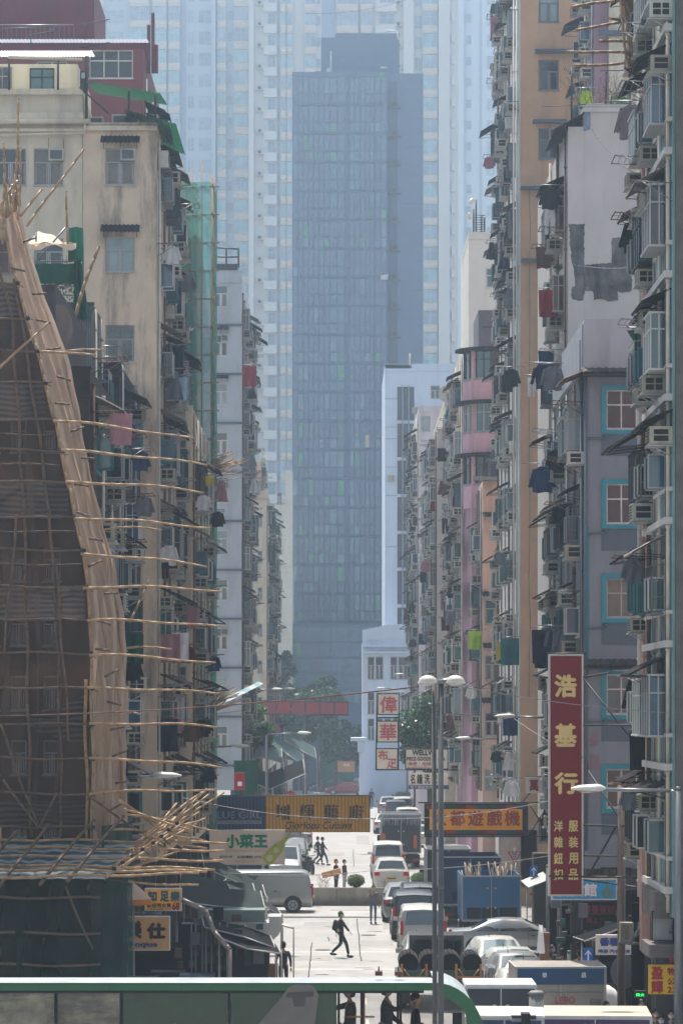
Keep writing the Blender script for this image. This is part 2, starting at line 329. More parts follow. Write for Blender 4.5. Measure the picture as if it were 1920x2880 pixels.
# ---------------------------------------------------------------- building builder
WK = {}
def window(B, x0, x1, z0, z1, Y, kind='std', frame=None, pane=None, ac=False, grille=False):
    """window set back .1 m inside the wall hole"""
    fr = frame or alum; b = MB(); t = .045 if Y < 130 else .07; ya, yb = Y+.07, Y+.12; W_ = x1-x0; Z = z1-z0
    for a, c in ((x0+.002, x0+t), (x1-t, x1-.002)): b.box(a, c, ya, yb, z0+.002, z1-.002)
    for a, c in ((z0+.002, z0+t), (z1-t, z1-.002)): b.box(x0+t, x1-t, ya, yb, a, c)
    zt = z0+Z*.62
    if kind == 'std':
        b.box(x0+t, x1-t, ya, yb, zt-t/2, zt+t/2); xm = (x0+x1)/2; b.box(xm-t*.7, xm+t*.7, ya, yb, z0+t, zt-t/2)
        for xa, xb in ((x0+t, xm-t*.7), (xm+t*.7, x1-t)):
            b.box(xa+.02, xa+.05, ya-.01, ya+.02, z0+t+.02, zt-t/2-.02); b.box(xb-.05, xb-.02, ya-.01, ya+.02, z0+t+.02, zt-t/2-.02)
    elif kind == 'wide':
        n = max(2, round(W_/.55))
        for i in range(1, n): x = x0+W_*i/n; b.box(x-t/2, x+t/2, ya, yb, z0+t, z1-t)
        b.box(x0+t, x1-t, ya-.003, yb, zt-t/2, zt+t/2)
    elif kind == 'sliding':
        xm = (x0+x1)/2; b.box(xm-t/2, xm+t/2, ya, yb, z0+t, z1-t)
    b.box(x0-.03, x1+.03, Y-.05, Y+.04, z0-.05, z0-.003)
    o = b.build('window', [fr], B)
    p = MB(); p.face([(x0+t*.5, yb-.02, z0+t*.5), (x1-t*.5, yb-.02, z0+t*.5), (x1-t*.5, yb-.02, z1-t*.5), (x0+t*.5, yb-.02, z1-t*.5)])
    q = put('pane', p.mesh('pane', [pane or gdark]), o); 
    if grille:
        gq = MB()
        for i in range(1, int(W_/.13)): x = x0+.13*i; gq.tube((x, Y-.02, z0+.02), (x, Y-.02, z1-.02), .008, n=4)
        for i in range(1, 6): z = z0+Z*i/6; gq.tube((x0, Y-.02, z), (x1, Y-.02, z), .008, n=4)
        put('window_grille', gq.mesh('window_grille', [metal]), o)
    if ac:
        xm = (x0+x1)/2; a = MB(); wd = min(.62, W_*.5); a.box(xm+.02, xm+.02+wd, Y-.14, ya-.005, zt+.04, z1-.03, 0)
        a.box(xm+.07, xm-.03+wd, Y-.15, Y-.139, zt+.1, z1-.09, 1)
        for s_ in (0, wd): a.tube((xm+.02+s_, Y-.1, z1), (xm+.02+s_, Y-.1, z1+.35), .012, m=2, n=4)
        a.build('air_conditioner', [acw, gdark, darkm], B)
    return o
def front_awning(B, x0, x1, z, Y, out=.45, mt=None):
    b = MB()
    for dz in (0, -.03): b.grid(lambda u, v: (x0+(x1-x0)*u, Y-out*v, z-.28*v+.02*math.sin(u*2*math.pi*9)+dz), 40, 2, 0, False)
    for x in (x0+.1, x1-.1): b.tube((x, Y, z-.45), (x, Y-out, z-.3), .012, m=1, n=5)
    return b.build('awning', [mt or tin, darkm], B)
def building(name, label, x0, x1, Y0, dep, z1, mt, wins=(), z0=0, cat='building', arcade=0, roofm=None, parapet=.9, group=None, dpx=True, setback=3.0, side=0):
    """x0,x1 metres; wins in pixels (x0,x1,y0,y1,kw) on the plane Y0. arcade: upper floors oversail the ground floor on the street side"""
    B = thing(name, label, cat, ((x0+x1)/2, Y0, 0), group=group)
    holes = []; spec = []
    for wn in wins:
        a, b, c, d, k = wn; h = (gx(a, Y0), gx(b, Y0), gz(d, Y0), gz(c, Y0)); holes.append(h); spec.append((h, k))
    m = MB(); za = max(z0, arcade); y1 = Y0+dep
    wall(m, x0, x1, za, z1, Y0, holes)
    m.face([(x1, Y0, za), (x1, y1, za), (x1, y1, z1), (x1, Y0, z1)]); m.face([(x0, y1, za), (x0, Y0, za), (x0, Y0, z1), (x0, y1, z1)]); m.face([(x1, y1, za), (x0, y1, za), (x0, y1, z1), (x1, y1, z1)])
    m.face([(x0, Y0, za), (x0, y1, za), (x1, y1, za), (x1, Y0, za)])
    m.build('wall', [mt], B)
    r = MB(); r.face([(x0, Y0, z1), (x1, Y0, z1), (x1, y1, z1), (x0, y1, z1)])
    if parapet:
        t = .15; p = parapet; r.box(x0-.02, x1+.02, Y0-.02, Y0+t, z1+.003, z1+p); r.box(x0-.02, x0+t, Y0+t, y1, z1+.003, z1+p); r.box(x1-t, x1+.02, Y0+t, y1, z1+.003, z1+p); r.box(x0-.06, x1+.06, Y0-.08, Y0-.0205, z1-.12, z1+.03)
        r.box(x0-.05, x1+.05, Y0-.05, Y0+t+.03, z1+p+.002, z1+p+.06)
    r.build('roof', [roofm or mt], B)
    if arcade:
        m = MB(); a, b = (x0, x1-setback) if side > 0 else (x0+setback, x1)
        m.box(a, b, Y0+.6, y1-.01, 0, za-.005); 
        for k in range(max(2, int(dep/5)+1)):
            y = Y0+.1+k*(dep-.7)/max(1, int(dep/5)); xx = x1-.5 if side > 0 else x0+.05; m.box(xx, xx+.45, y, y+.5, 0, za-.004)
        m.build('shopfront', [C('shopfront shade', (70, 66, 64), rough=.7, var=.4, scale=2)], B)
    for h, k in spec: window(B, *h, Y0, **k)
    return B
def pipe(B, x, Y, z0, z1, mt=None, r=.055):
    b = MB(); b.tube((x, Y, z0), (x, Y, z1), r, n=7)
    z = z0+.4
    while z < z1: b.tube((x, Y, z), (x, Y, z+.07), r*1.35, n=7); z += 3.05
    return b.build('drain_pipe', [mt or white], B)
ORD = ['ground', 'first', 'second', 'third', 'fourth', 'fifth', 'sixth', 'seventh', 'eighth', 'ninth', 'tenth', 'eleventh', 'twelfth', 'thirteenth', 'fourteenth', 'fifteenth', 'sixteenth', 'seventeenth']
def clutter(B, nice, side, X, Ya, Yb, za, zb, fh=3.05, seed=1, bw=2.7, laun=.3, dens=1.0, acs=(0, 1, 2, 3, 4), limit=96):
    rnd = random.Random(seed); nb = max(1, int((Yb-Ya)/bw)); bw = (Yb-Ya)/nb; rz = 0 if side > 0 else math.pi
    cnt = {}
    def add(nm, me, y, z, sub=None, sc=1):
        cnt[nm] = cnt.get(nm, 0)+1
        if cnt[nm] > limit: return None
        o = put(nm, me, B, (X+side*.004, y, z), rz, sc, world=True)
        if sub: put('pane', sub, o)
        return o
    f = 0; z = za
    floors = int(round((zb-za)/fh))
    for f in range(floors):
        z = za+f*fh
        for i in range(nb):
            y = Ya+(i+.5)*bw+rnd.uniform(-.12, .12); r = rnd.random()
            if r < .38: add('bay_window', rnd.choice(BAY), y, z+.85, rnd.choice(BPANE), rnd.uniform(.9, 1.1))
            elif r < .8*dens: add('window', rnd.choice(SASH), y, z+.9, rnd.choice(SPANE), rnd.uniform(.95, 1.05))
            else:
                add('window', rnd.choice(SASH), y, z+.9, rnd.choice(SPANE), 1); add('window_cage', CAGE, y, z+.85)
            if rnd.random() < .55*dens: add('awning', rnd.choice(AW), y+rnd.uniform(-.2, .2), z+2.42, None, rnd.uniform(.85, 1.2))
            if rnd.random() < .75*dens: add('air_conditioner', AC[rnd.choice(acs)], y+rnd.choice((-.95, .9))+rnd.uniform(-.1, .1), z+rnd.choice((.3, 1.95, 2.05)), None, rnd.uniform(.9, 1.15))
            if rnd.random() < .45*dens: add('air_conditioner', AC[rnd.choice(acs)], y+rnd.choice((-.3, .3)), z+.32, None, rnd.uniform(.9, 1.1))
            if rnd.random() < .42*dens:
                zz = z+rnd.choice((.75, 2.3)); yy = y-bw*.3; rk = add('drying_rack', rnd.choice(RACK), yy, zz)
                if rk and rnd.random() < laun:
                    kind = rnd.choice(('shirt', 'shirt', 'trousers', 'towel', 'dress')); colr = rnd.choice(('black', 'navy', 'grey', 'white', 'black', 'pink', 'blue', 'maroon', 'brown'))
                    fl = max(1, int((zz-1)/3.05)); lb = f"{colr} {kind} drying on {'an' if fl in (8, 11) else 'a'} {ORD[min(fl, 17)]} floor rack of {nice}"
                    if lb not in _used and abs(zz) > 3: laundry(kind, colr, (X+side*rnd.uniform(.45, .8), yy-.2, zz+.02), lb, rnd.uniform(-.3, .3))
    for i in range(nb+1):
        y = Ya+.15+(Yb-Ya-.3)*i/max(1, nb)
        pipe(B, X+side*.08, y, za-.5, zb+.3, rnd.choice((acb, metal, rust, acw)), rnd.uniform(.04, .065))
# ================================================================ buildings, left side
beige = C('stained beige plaster', (202, 184, 162), rough=.85, var=.12, scale=.9, grime=1, gcol=(.06, .05, .045), bump=.2)
beige2 = C('pale cream plaster', (206, 196, 176), rough=.85, var=.08, scale=.8, grime=.5, gcol=(.2, .17, .14), bump=.15)
maroon = C('maroon wall paint', (112, 60, 66), rough=.7, var=.12, scale=1, grime=.35)
pebble = C('dark pebble dash', (50, 48, 52), rough=.95, var=.6, scale=14, bump=.8)
greyclad = C('grey sheet cladding', (84, 84, 92), rough=.6, var=.3, scale=2, grime=.6)
paleblue = C('pale blue grey tile', (172, 180, 188), rough=.6, var=.05, scale=1, grime=.25)
creamt = C('cream tile wall', (200, 190, 168), rough=.7, var=.06, scale=1, grime=.35)
tanp = C('tan plaster', (198, 164, 134), rough=.85, var=.12, scale=.8, grime=.35, gcol=(.16, .12, .10), bump=.15)
offw = C('off white render', (190, 186, 182), rough=.85, var=.06, scale=.8, grime=.25, gcol=(.24, .23, .22))
stainw = C('black mould on bare render', (96, 94, 96), rough=.9, var=.6, scale=1.6, grime=1, gcol=(.012, .012, .014))
bluegrey = C('grey blue wall paint', (124, 132, 141), rough=.8, var=.08, scale=.7, grime=.3)
bluegrey2 = C('darker grey blue paint', (88, 99, 112), rough=.8, var=.08, scale=.7, grime=.3)
tealp = C('turquoise paint', (36, 134, 150), rough=.6, var=.1, scale=2)
lilac = C('lilac white paint', (164, 168, 176), rough=.8, var=.06, grime=.35)
pinkp = C('pink wall paint', (190, 150, 164), rough=.8, var=.08, grime=.4)
peach = C('peach wall paint', (204, 172, 156), rough=.8, var=.08, grime=.35)
tealf = C('pale teal sheet wall', (122, 160, 162), rough=.6, var=.12, grime=.5)
pinkf = C('faded pink plaster', (190, 152, 148), rough=.85, var=.12, grime=.6)
conc = C('weathered dark concrete', (92, 90, 86), rough=.9, var=.3, scale=2, grime=.7, bump=.3)
roofd = C('dark roof felt', (60, 58, 60), rough=.9, var=.3)
std = lambda **k: dict(kind='std', **k)
# near beige tenement
ws = []
for i in range(8):
    y = 340+i*203.2; ws.append((243, 310, y, y+(84 if i != 1 else 80), std(ac=(i in (0, 4, 6)), pane=(gcurt, gpale, gteal, gdark, gdark, gteal, gdark, gdark)[i], grille=(i in (2,)))))
ws += [(78, 146, 340, 424, std(ac=True, pane=gcurt)), (-12, 61, 340, 424, std(pane=gdark)), (78, 146, 547, 627, std(pane=gdark)), (-12, 61, 547, 627, std())]
B = building('tenement_building', 'weathered beige plaster tenement with one column of windows beside the bamboo scaffold', gx(191, 100), gx(360, 100), 100, 13, gz(292, 100), beige, [q for q in ws if q[0] > 200], arcade=4.2, side=1, parapet=.1)
for y in (318, 522): front_awning(B, gx(233, 100), gx(322, 100), gz(y, 100)+.1, 100, .35)
m = MB(); xa, xb = gx(-300, 100), gx(190, 100); zt = gz(212, 100); wl = [(gx(a, 100), gx(b, 100), gz(d, 100), gz(c, 100), k) for a, b, c, d, k in ws if a < 200]
wall(m, xa, xb, 4.2, zt, 100.05, [q[:4] for q in wl]); m.face([(xb, 100.05, 4.2), (xb, 112, 4.2), (xb, 112, zt), (xb, 100.05, zt)]); m.box(xa, xb, 112, 112.1, 4.2, zt); m.face([(xa, 100.05, zt), (xb, 100.05, zt), (xb, 112, zt), (xa, 112, zt)])
m.build('wall', [beige2], B)
for q in wl: window(B, *q[:4], 100.05, **q[4])
m = MB()
for y, t in ((212, .1), (268, .12), (282, .07), (300, .05)): m.box(xa, xb+.04, 99.86, 100.045, gz(y, 100)-t, gz(y, 100)+t)
m.box(gx(191, 100)+.1, gx(362, 100), 99.84, 99.995, gz(292, 100)-.14, gz(292, 100)+.02)
m.build('cornice', [beige2], B)
m = MB(); m.path([(gx(0, 100), 99.8, gz(282, 100)), (gx(205, 100), 99.8, gz(281, 100))], .09); m.path([(gx(0, 100), 99.8, gz(313, 100)), (gx(196, 100), 99.8, gz(308, 100)), (gx(198, 100), 99.8, gz(288, 100))], .045)
m.build('drain_pipe', [beige2], B)
m = MB(); z0, z1 = gz(211, 100)+.01, gz(138, 100); m.box(gx(-200, 100), gx(176, 100), 100.6, 106, z0, z1); m.build('rooftop_room', [creamt], B)
window(B, gx(65, 100), gx(122, 100), z0+.1, z1-.15, 100.48, 'wide', darkm, gteal); window(B, gx(-20, 100), gx(24, 100), z0+.1, z1-.1, 100.48, 'wide', tin2, gdark); window(B, gx(178, 100)+.05, gx(197, 100), z0+.1, z1-.25, 100.5, 'std', darkm, gpale)
m = MB(); m.grid(lambda u, v: (gx(-200, 100)+(gx(217, 100)-gx(-200, 100))*u, 99.2+1.3*v, gz(130, 100)+.02+.1*v+.02*math.sin(u*400)), 300, 2, 0, False); m.tube((gx(25, 100), 99.4, gz(140, 100)), (gx(193, 100), 99.4, gz(146, 100)), .06, m=1)
m.build('corrugated_roof', [C('translucent corrugated sheet', (220, 228, 226), rough=.35, var=.1, trans=.75), creamt], B)
m = MB()
for x in (24, 136, 200): m.tube((gx(x, 100), 99.7, z0), (gx(x, 100), 99.7, z1), .04)
m.build('post', [darkm], B)
# terrace canopy
gcan = C('green corrugated sheet', (12, 78, 50), rough=.5, var=.3, scale=2, trans=.45)
m = MB(); m.grid(lambda u, v: (gx(203, 100)+(gx(372, 100)-gx(203, 100))*u, 99.0+4.5*v, gz(196, 100)-.42*u-.55*(1-v)+.8*.6+.02*math.sin(u*160)), 120, 2, 0, False)
m.build('canopy', [gcan], B)
m = MB(); m.grid(lambda u, v: (gx(290, 100)+(gx(408, 100)-gx(290, 100))*u, 99.2+6*v, gz(262, 100)-.5*u+.1*v+.02*math.sin(u*100)), 80, 2, 0, False); m.build('canopy', [gcan], B)
m = MB()
for i in range(9): y = 240+i*11; m.grid(lambda u, v: (gx(330+i*3, 100+i)+.9*u, 100.2+i*1.2+1.3*v, gz(226+i*12, 100)-.5*u+.02*math.sin(v*30)), 2, 10, 0, False)
m.tube((gx(297, 100), 99.9, gz(205, 100)), (gx(297, 100), 99.9, gz(272, 100)), .04, m=1); m.tube((gx(358, 100), 99.9, gz(212, 100)), (gx(358, 100), 99.9, gz(280, 100)), .04, m=1); m.tube((gx(185, 100), 99.8, gz(203, 100)), (gx(250, 100), 99.9, gz(262, 100)), .03, m=1)
m.tube((gx(200, 100), 99.9, gz(130, 100)), (gx(200, 100), 99.9, gz(290, 100)), .05, m=1); m.build('canopy_frame', [tin, darkm], B)
for x, wd, h in ((204, .5, .42), (256, .7, .5), (283, .55, .46)):
    m = MB(); m.box(gx(x, 100), gx(x, 100)+wd, 100.3, 100.7, gz(292, 100)+.02, gz(292, 100)+.02+h); m.box(gx(x, 100)+.06, gx(x, 100)+wd-.06, 100.285, 100.3, gz(292, 100)+.08, gz(292, 100)-.04+h, 1); m.build('air_conditioner', [acw, greyclad], B)
clutter(B, 'the beige tenement', 1, gx(360, 100), 100.2, 113, 5.0, gz(292, 100)-.5, 3.11, 11, laun=.35)
# cream lower tenement stepping out behind it
B = building('tenement_building', 'low cream tenement crowded with air conditioners in front of the green scaffold', -8, gx(440, 113), 113.2, 13, gz(985, 113), creamt, [(412, 428, y, y+55, std(pane=gteal)) for y in range(1010, 1800, 130)], arcade=4.2, side=1)
clutter(B, 'the low cream tenement', 1, gx(440, 113), 113.4, 126, 5, gz(985, 113)+.4, 3.05, 12, laun=.5)
# dark pebble-dash block and grey clad block behind the scaffold
B = building('tenement_building', 'narrow dark pebble dash block with railed balcony roof behind the bamboo poles', gx(205, 90), gx(275, 90), 90, 9.6, gz(858, 90), pebble, [(216, 224, 900, 930, std())], arcade=4.2, side=1, parapet=.3)
m = MB(); z = gz(850, 90)+.05
for x in range(216, 276, 6): m.tube((gx(x, 90), 90, z), (gx(x, 90), 90, z+.72), .012, n=4)
for dz in (.05, .38, .72): m.tube((gx(214, 90), 90, z+dz), (gx(275, 90), 90, z+dz), .018, n=5); m.tube((gx(275, 90), 90, z+dz), (gx(275, 90), 93, z+dz), .018, n=5)
m.build('railing', [metal], B)
clutter(B, 'the pebble dash block', 1, gx(275, 90), 90.1, 96, 5.1, gz(858, 90), 3.0, 21, bw=3, laun=.5)
B = building('tenement_building', 'grey sheet clad block with green netted roof terrace behind the scaffold', gx(70, 87), gx(213, 87), 87, 2.8, gz(706, 87), greyclad, [(120, 145, 740, 780, std())], arcade=4.2, side=1, parapet=.1)
m = MB()
for x in range(150, 213, 5): m.box(gx(x, 87), gx(x, 87)+.03, 86.97, 86.995, 6, gz(716, 87))
m.build('cladding_rib', [metal], B)
clutter(B, 'the grey clad block', 1, gx(213, 87), 87.1, 89.7, 6, gz(730, 87), 3.0, 61, bw=1.4, laun=.3)
m = MB(); m.tube((gx(82, 87), 87.2, gz(706, 87)), (gx(82, 87), 87.2, gz(530, 87)), .035); m.tube((gx(190, 87), 87.2, gz(706, 87)), (gx(190, 87), 87.2, gz(525, 87)), .035)
for y in (598, 626, 656, 676): m.tube((gx(78, 87), 87.15, gz(y, 87)), (gx(193, 87), 87.15, gz(y, 87)), .022)
m.tube((gx(82, 87), 87.2, gz(600, 87)), (gx(150, 87), 87.2, gz(520, 87)), .03)
m.build('terrace_frame', [metal], B)
gnet = net('green debris net', (20, 130, 95), .85, .45); tnet = net('turquoise scaffold net', (74, 156, 150), .62, .5, 2)
m = MB(); m.grid(lambda u, v: (gx(158, 87)+(gx(192, 87)-gx(158, 87))*u, 86.9+.1*math.sin(u*9), gz(523, 87)+(gz(600, 87)-gz(523, 87))*v), 12, 6); m.grid(lambda u, v: (gx(82, 87)+(gx(190, 87)-gx(82, 87))*u, 86.95+.06*math.sin(u*22+v*3), gz(606, 87)+(gz(652, 87)-gz(606, 87))*v), 20, 5)
m.grid(lambda u, v: (gx(172, 87)+(gx(188+20*v, 87)-gx(172, 87))*u, 86.8+.08*math.sin(u*12), gz(600, 87)+(gz(735, 87)-gz(600, 87))*v), 10, 6)
m.build('terrace_net', [C('green tarpaulin', (12, 82, 62), rough=.6, var=.3, trans=.5)], B)
cream = C('sun bleached canvas', (226, 208, 188), rough=.8, var=.1, scale=2, trans=.45)
m = MB(); m.grid(lambda u, v: (gx(70, 87)+(gx(178, 87)-gx(70, 87))*u, 86.4+3*v, gz(566, 87)+.8*v*(1-.5*u)+.1*math.sin(u*5+1)*v-.04*math.sin(u*13)), 26, 8); m.grid(lambda u, v: (gx(72, 87)+(gx(180, 87)-gx(72, 87))*u, 86.4+.04*math.sin(u*30), gz(566, 87)-(gz(566, 87)-gz(582, 87))*v*(.6+.4*math.sin(u*9))), 26, 3)
m.build('awning', [cream], B)
m = MB(); rnd = random.Random(3)
for i in range(900):
    x = gx(rnd.uniform(100, 185), 87.3); y = 87.3+rnd.uniform(0, .6); z = gz(rnd.gauss(640, 20), 87.3); a = rnd.uniform(0, 6.3); s_ = rnd.uniform(.04, .1)
    m.face([(x, y, z), (x+s_*math.cos(a), y, z+s_*math.sin(a)), (x+s_*.6*math.cos(a+.7), y+.04, z+s_*.8*math.sin(a+.7))])
leafp = C('pot plant leaves', (52, 92, 44), rough=.5, var=.4, trans=.3)
tag(m.build('roof_plant', [leafp]), 'bushy green pot plants on the netted roof terrace', 'plant')
# maroon block behind
B = building('apartment_building', 'maroon painted block with lean-to roof above the beige tenement', gx(-300, 118), gx(331, 118), 118, 10, gz(112, 118), maroon, [(206, 306, 114, 179, dict(kind='wide', frame=white, pane=gdark)), (85, 155, 140, 175, dict(kind='wide', pane=gdark))], z0=20, parapet=0)
m = MB(); m.grid(lambda u, v: (gx(-300, 118)+(gx(343, 118)-gx(-300, 118))*u, 116.9+1.3*v, gz(103, 118)-.02+.16*v+.015*math.sin(u*500)), 300, 2, 0, False); m.build('lean_to_roof', [C('grey fibre sheet', (170, 178, 190), rough=.5, var=.2, grime=.3, trans=.5)], B)
m = MB(); m.box(gx(-300, 118), gx(203, 118), 121, 127, gz(112, 118), gz(-80, 118)); m.box(gx(203, 118), gx(336, 118), 120.4, 121, gz(112, 118), gz(62, 118)); m.build('roof_block', [maroon], B)
m = MB()
for x, y in ((331, 30), (341, 2), (349, 76)): m.box(gx(x, 118), gx(x+7, 118), 120, 120.3, gz(140, 118), gz(y, 118))
m.build('chimney_post', [maroon], B)
m = MB(); m.path([(gx(-10, 118), 119, gz(44, 118)), (gx(165, 118), 119, gz(44, 118))], .03); m.path([(gx(0, 118), 119, gz(52, 118)), (gx(100, 118), 119, gz(48, 118)), (gx(165, 118), 119, gz(44, 118))], .02)
for x in range(0, 166, 11): m.tube((gx(x, 118), 119, gz(46, 118)), (gx(x, 118), 119, gz(84, 118)), .012, n=4)
m.build('railing', [metal], B)
for i, (x, y) in enumerate(((205, 52), (205, 105), (80, 78))):
    m = MB(); m.tube((gx(x-8, 117), 117, gz(y+40, 117)), (gx(x-8, 117), 117, gz(y, 117)), .02); m.tube((gx(x-18, 117), 117, gz(y+4, 117)), (gx(x+48, 117), 117, gz(y-8, 117)), .02)
    for k in range(9): xx = x+k*5; yy = y+2-(xx-x)*.18; m.tube((gx(xx, 117), 117, gz(yy-2.5, 117)), (gx(xx+2, 117), 117, gz(yy+3, 117)), .014, n=4)
    tag(m.build('rooftop_antenna', [darkm]), ('upper fishbone antenna over the maroon block roof', 'lower fishbone antenna in front of the white framed window', 'antenna mast over the zinc roof at far left')[i], 'antenna')
clutter(B, 'the maroon block', 1, gx(331, 118), 118.2, 126, 26, 35.5, 3.05, 31, laun=0)
# green-netted scaffold tower
B = building('tenement_building', 'pale block wrapped in turquoise netting and bamboo', -14, gx(452, 128), 128, 6, gz(470, 128), creamt, [(425, 445, y, y+40, std()) for y in range(520, 1700, 110)], arcade=4.2, side=1)
T = thing('bamboo_scaffold', 'tall bamboo scaffold wrapped in turquoise netting on the left row', 'scaffold', (gx(486, 127), 127, 0))
xs_ = [gx(398, 127)+i*(gx(486, 127)-gx(398, 127))/4 for i in range(5)]; zt = gz(420, 127)
for x in xs_:
    m = MB(); m.tube((x, 126.9, 3), (x, 126.9, zt+random.Random(x).uniform(.2, 2.0)), .034, n=6); m.build('bamboo_pole', [bamboo], T)
for k in range(2):
    m = MB(); m.tube((xs_[-1]+.02, 127.8+k*1.2, 3), (xs_[-1]+.02, 127.8+k*1.2, zt+.4), .035, n=6); m.build('bamboo_pole', [bamboo], T)
for k in range(22):
    z = 6.6+k*1.25
    if z < zt: m = MB(); m.tube((xs_[0]-.5, 126.85, z), (xs_[-1]+.35, 126.85, z+.05), .035, n=6); m.tube((xs_[-1]+.06, 126.4, z+.08), (xs_[-1]+.06, 129.6, z+.08), .03, n=6); m.build('bamboo_ledger', [bamboo], T)
m = MB(); fr = lambda u, v: (xs_[0]+(xs_[-1]-xs_[0])*u, 126.8+.05*math.sin(u*25+v*20), 4+(zt-4)*v); sd = lambda u, v: (xs_[-1]+.12+.06*math.sin(v*40+u*9), 126.8+2.6*u, 4+(zt-4)*v)
m.grid(fr, 24, 50); m.grid(sd, 24, 50); m.build('netting', [tnet], T)
for (px, py, n, nm) in ((505, 1040, 22, 'upper'), (545, 1590, 24, 'lower')):
    rnd = random.Random(n)
    for k in range(2):
        for i in range(n):
            m = MB(); a = rnd.uniform(0, 1); x0 = gx(px-45+30*a, 126); p0 = Vector((xs_[-1]+rnd.uniform(-.2, .3), 126+rnd.uniform(-.5, 6), gz(py+(25 if k else 35), 126)+rnd.uniform(-.3, .3))); p1 = p0+Vector((rnd.uniform(.3, 1.3), rnd.uniform(-.4, .4), rnd.uniform(.1, .8)*(1 if k else .8)))
            m.tube(p0, p1, .02, n=5); m.build('catch_fan_bamboo', [bamboo], T)
m = MB(); m.grid(lambda u, v: (xs_[-1]+.1+2.0*u, 126.5+8*v, gz(1618, 126)+1.0*u+.05*math.sin(v*20)), 8, 12); m.build('tarpaulin', [stripes('pale striped tarpaulin', srgb((150, 190, 200)), srgb((210, 215, 215)), 4, 2, .5)], T)
# pale blue-grey block and the rest of the left row
B = building('apartment_building', 'pale blue grey tiled block with rooftop tank frame in the middle of the left row', gx(455, 180), gx(555, 180), 180, 20, gz(645, 180), paleblue, [(491, 524, 655+i*112.4, 655+i*112.4+50, std(frame=white, pane=(gteal, gdark, gpale)[i % 3], ac=(i % 3 == 1))) for i in range(10)], arcade=4.5, side=1, parapet=.6)
m = MB()
for a, b_ in (((492, 568), (492, 615)), ((548, 568), (548, 615)), ((492, 568), (548, 572)), ((492, 590), (548, 590)), ((520, 570), (520, 615))): m.tube((gx(a[0], 181), 181, gz(a[1], 181)), (gx(b_[0], 181), 181, gz(b_[1], 181)), .06)
m.box(gx(495, 181), gx(545, 181), 181.5, 184, gz(628, 181), gz(603, 181)); m.build('tank_frame', [darkm], B)
for i in range(11): y = 745+i*112.4; m = MB(); m.box(gx(486, 180), gx(556, 180)+.05, 179.86, 179.995, gz(y, 180)-.1, gz(y, 180)+.02); m.build('ledge', [bluegrey2], B)
for i in (0, 1): front_awning(B, gx(486, 180), gx(526, 180), gz(748+i*112, 180), 180, .5)
clutter(B, 'the pale blue grey block', 1, gx(555, 180), 180.3, 200, 5.5, gz(645, 180)-1, 3.05, 41, bw=3.2, laun=.15)
B = building('apartment_building', 'cream block with stepped roof behind the pale blue grey block', gx(560, 236), gx(612, 236), 236, 42, gz(1140, 236), creamt, [(592, 603, y, y+30, std()) for y in range(1180, 1700, 84)], arcade=4.5, side=1, parapet=.5)
m = MB(); m.box(gx(575, 236), gx(597, 236), 237, 245, gz(1140, 236), gz(1058, 236)); m.box(gx(575, 236), gx(613, 236), 235.7, 236.9, gz(1145, 236), gz(1138, 236)); m.build('roof_block', [peach], B)
clutter(B, 'the cream stepped block', 1, gx(612, 236), 236.3, 276, 6, gz(1140, 236)-1, 3.05, 42, bw=4.6, laun=.1)
clutter(B, 'the cream stepped block upper part', 1, gx(597, 236), 236.5, 244, gz(1130, 236)+.5, gz(1070, 236)+1, 2.6, 43, bw=3, laun=0)
B = building('apartment_building', 'hazy pale yellow block left of the dark glass tower', gx(618, 335), gx(671, 335), 335, 14, gz(1312, 335), C('pale yellow wall', (206, 202, 186), var=.05, grime=.2), [(636, 648, y, y+28, std()) for y in (1130, 1160, 1238, 1268, 1330, 1372)], parapet=.5)
m = MB(); m.box(gx(655, 335), gx(671, 335), 335.02, 342, gz(1312, 335), gz(1080, 335)); m.box(gx(632, 335), gx(655, 335), 335.02, 342, gz(1312, 335), gz(1158, 335)); m.build('roof_block', [C('pale yellow wall', (0, 0, 0))], B)
# ================================================================ the scaffolded corner building
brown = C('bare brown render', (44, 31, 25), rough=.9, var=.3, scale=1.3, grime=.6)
bx1 = gx(165, 74)
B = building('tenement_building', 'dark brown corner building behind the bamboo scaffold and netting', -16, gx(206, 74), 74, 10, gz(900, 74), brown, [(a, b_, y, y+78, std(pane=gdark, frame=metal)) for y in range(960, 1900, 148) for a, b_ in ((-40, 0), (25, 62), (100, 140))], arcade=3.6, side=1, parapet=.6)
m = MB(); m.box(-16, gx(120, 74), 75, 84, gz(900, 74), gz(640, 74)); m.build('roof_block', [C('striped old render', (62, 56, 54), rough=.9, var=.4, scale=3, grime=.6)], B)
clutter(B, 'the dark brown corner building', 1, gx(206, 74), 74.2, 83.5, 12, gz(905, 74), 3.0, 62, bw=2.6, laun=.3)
def edge(y, tab):
    for (y0, x0), (y1, x1) in zip(tab, tab[1:]):
        if y <= y1: return x0+(x1-x0)*(y-y0)/(y1-y0)
    return tab[-1][1]
EI = [(470, 2), (595, 23), (788, 80), (965, 127), (1121, 160), (1266, 192), (1426, 207), (1670, 213), (1930, 213)]
EO = [(480, 40), (588, 67), (801, 150), (955, 182), (1176, 230), (1326, 267), (1423, 288), (1560, 288), (1764, 292), (1935, 292)]
SC = thing('bamboo_scaffold', 'near corner scaffold of lashed bamboo poles with sheets of brown netting', 'scaffold', (gx(213, 70), 70, 0))
YS = 70.0
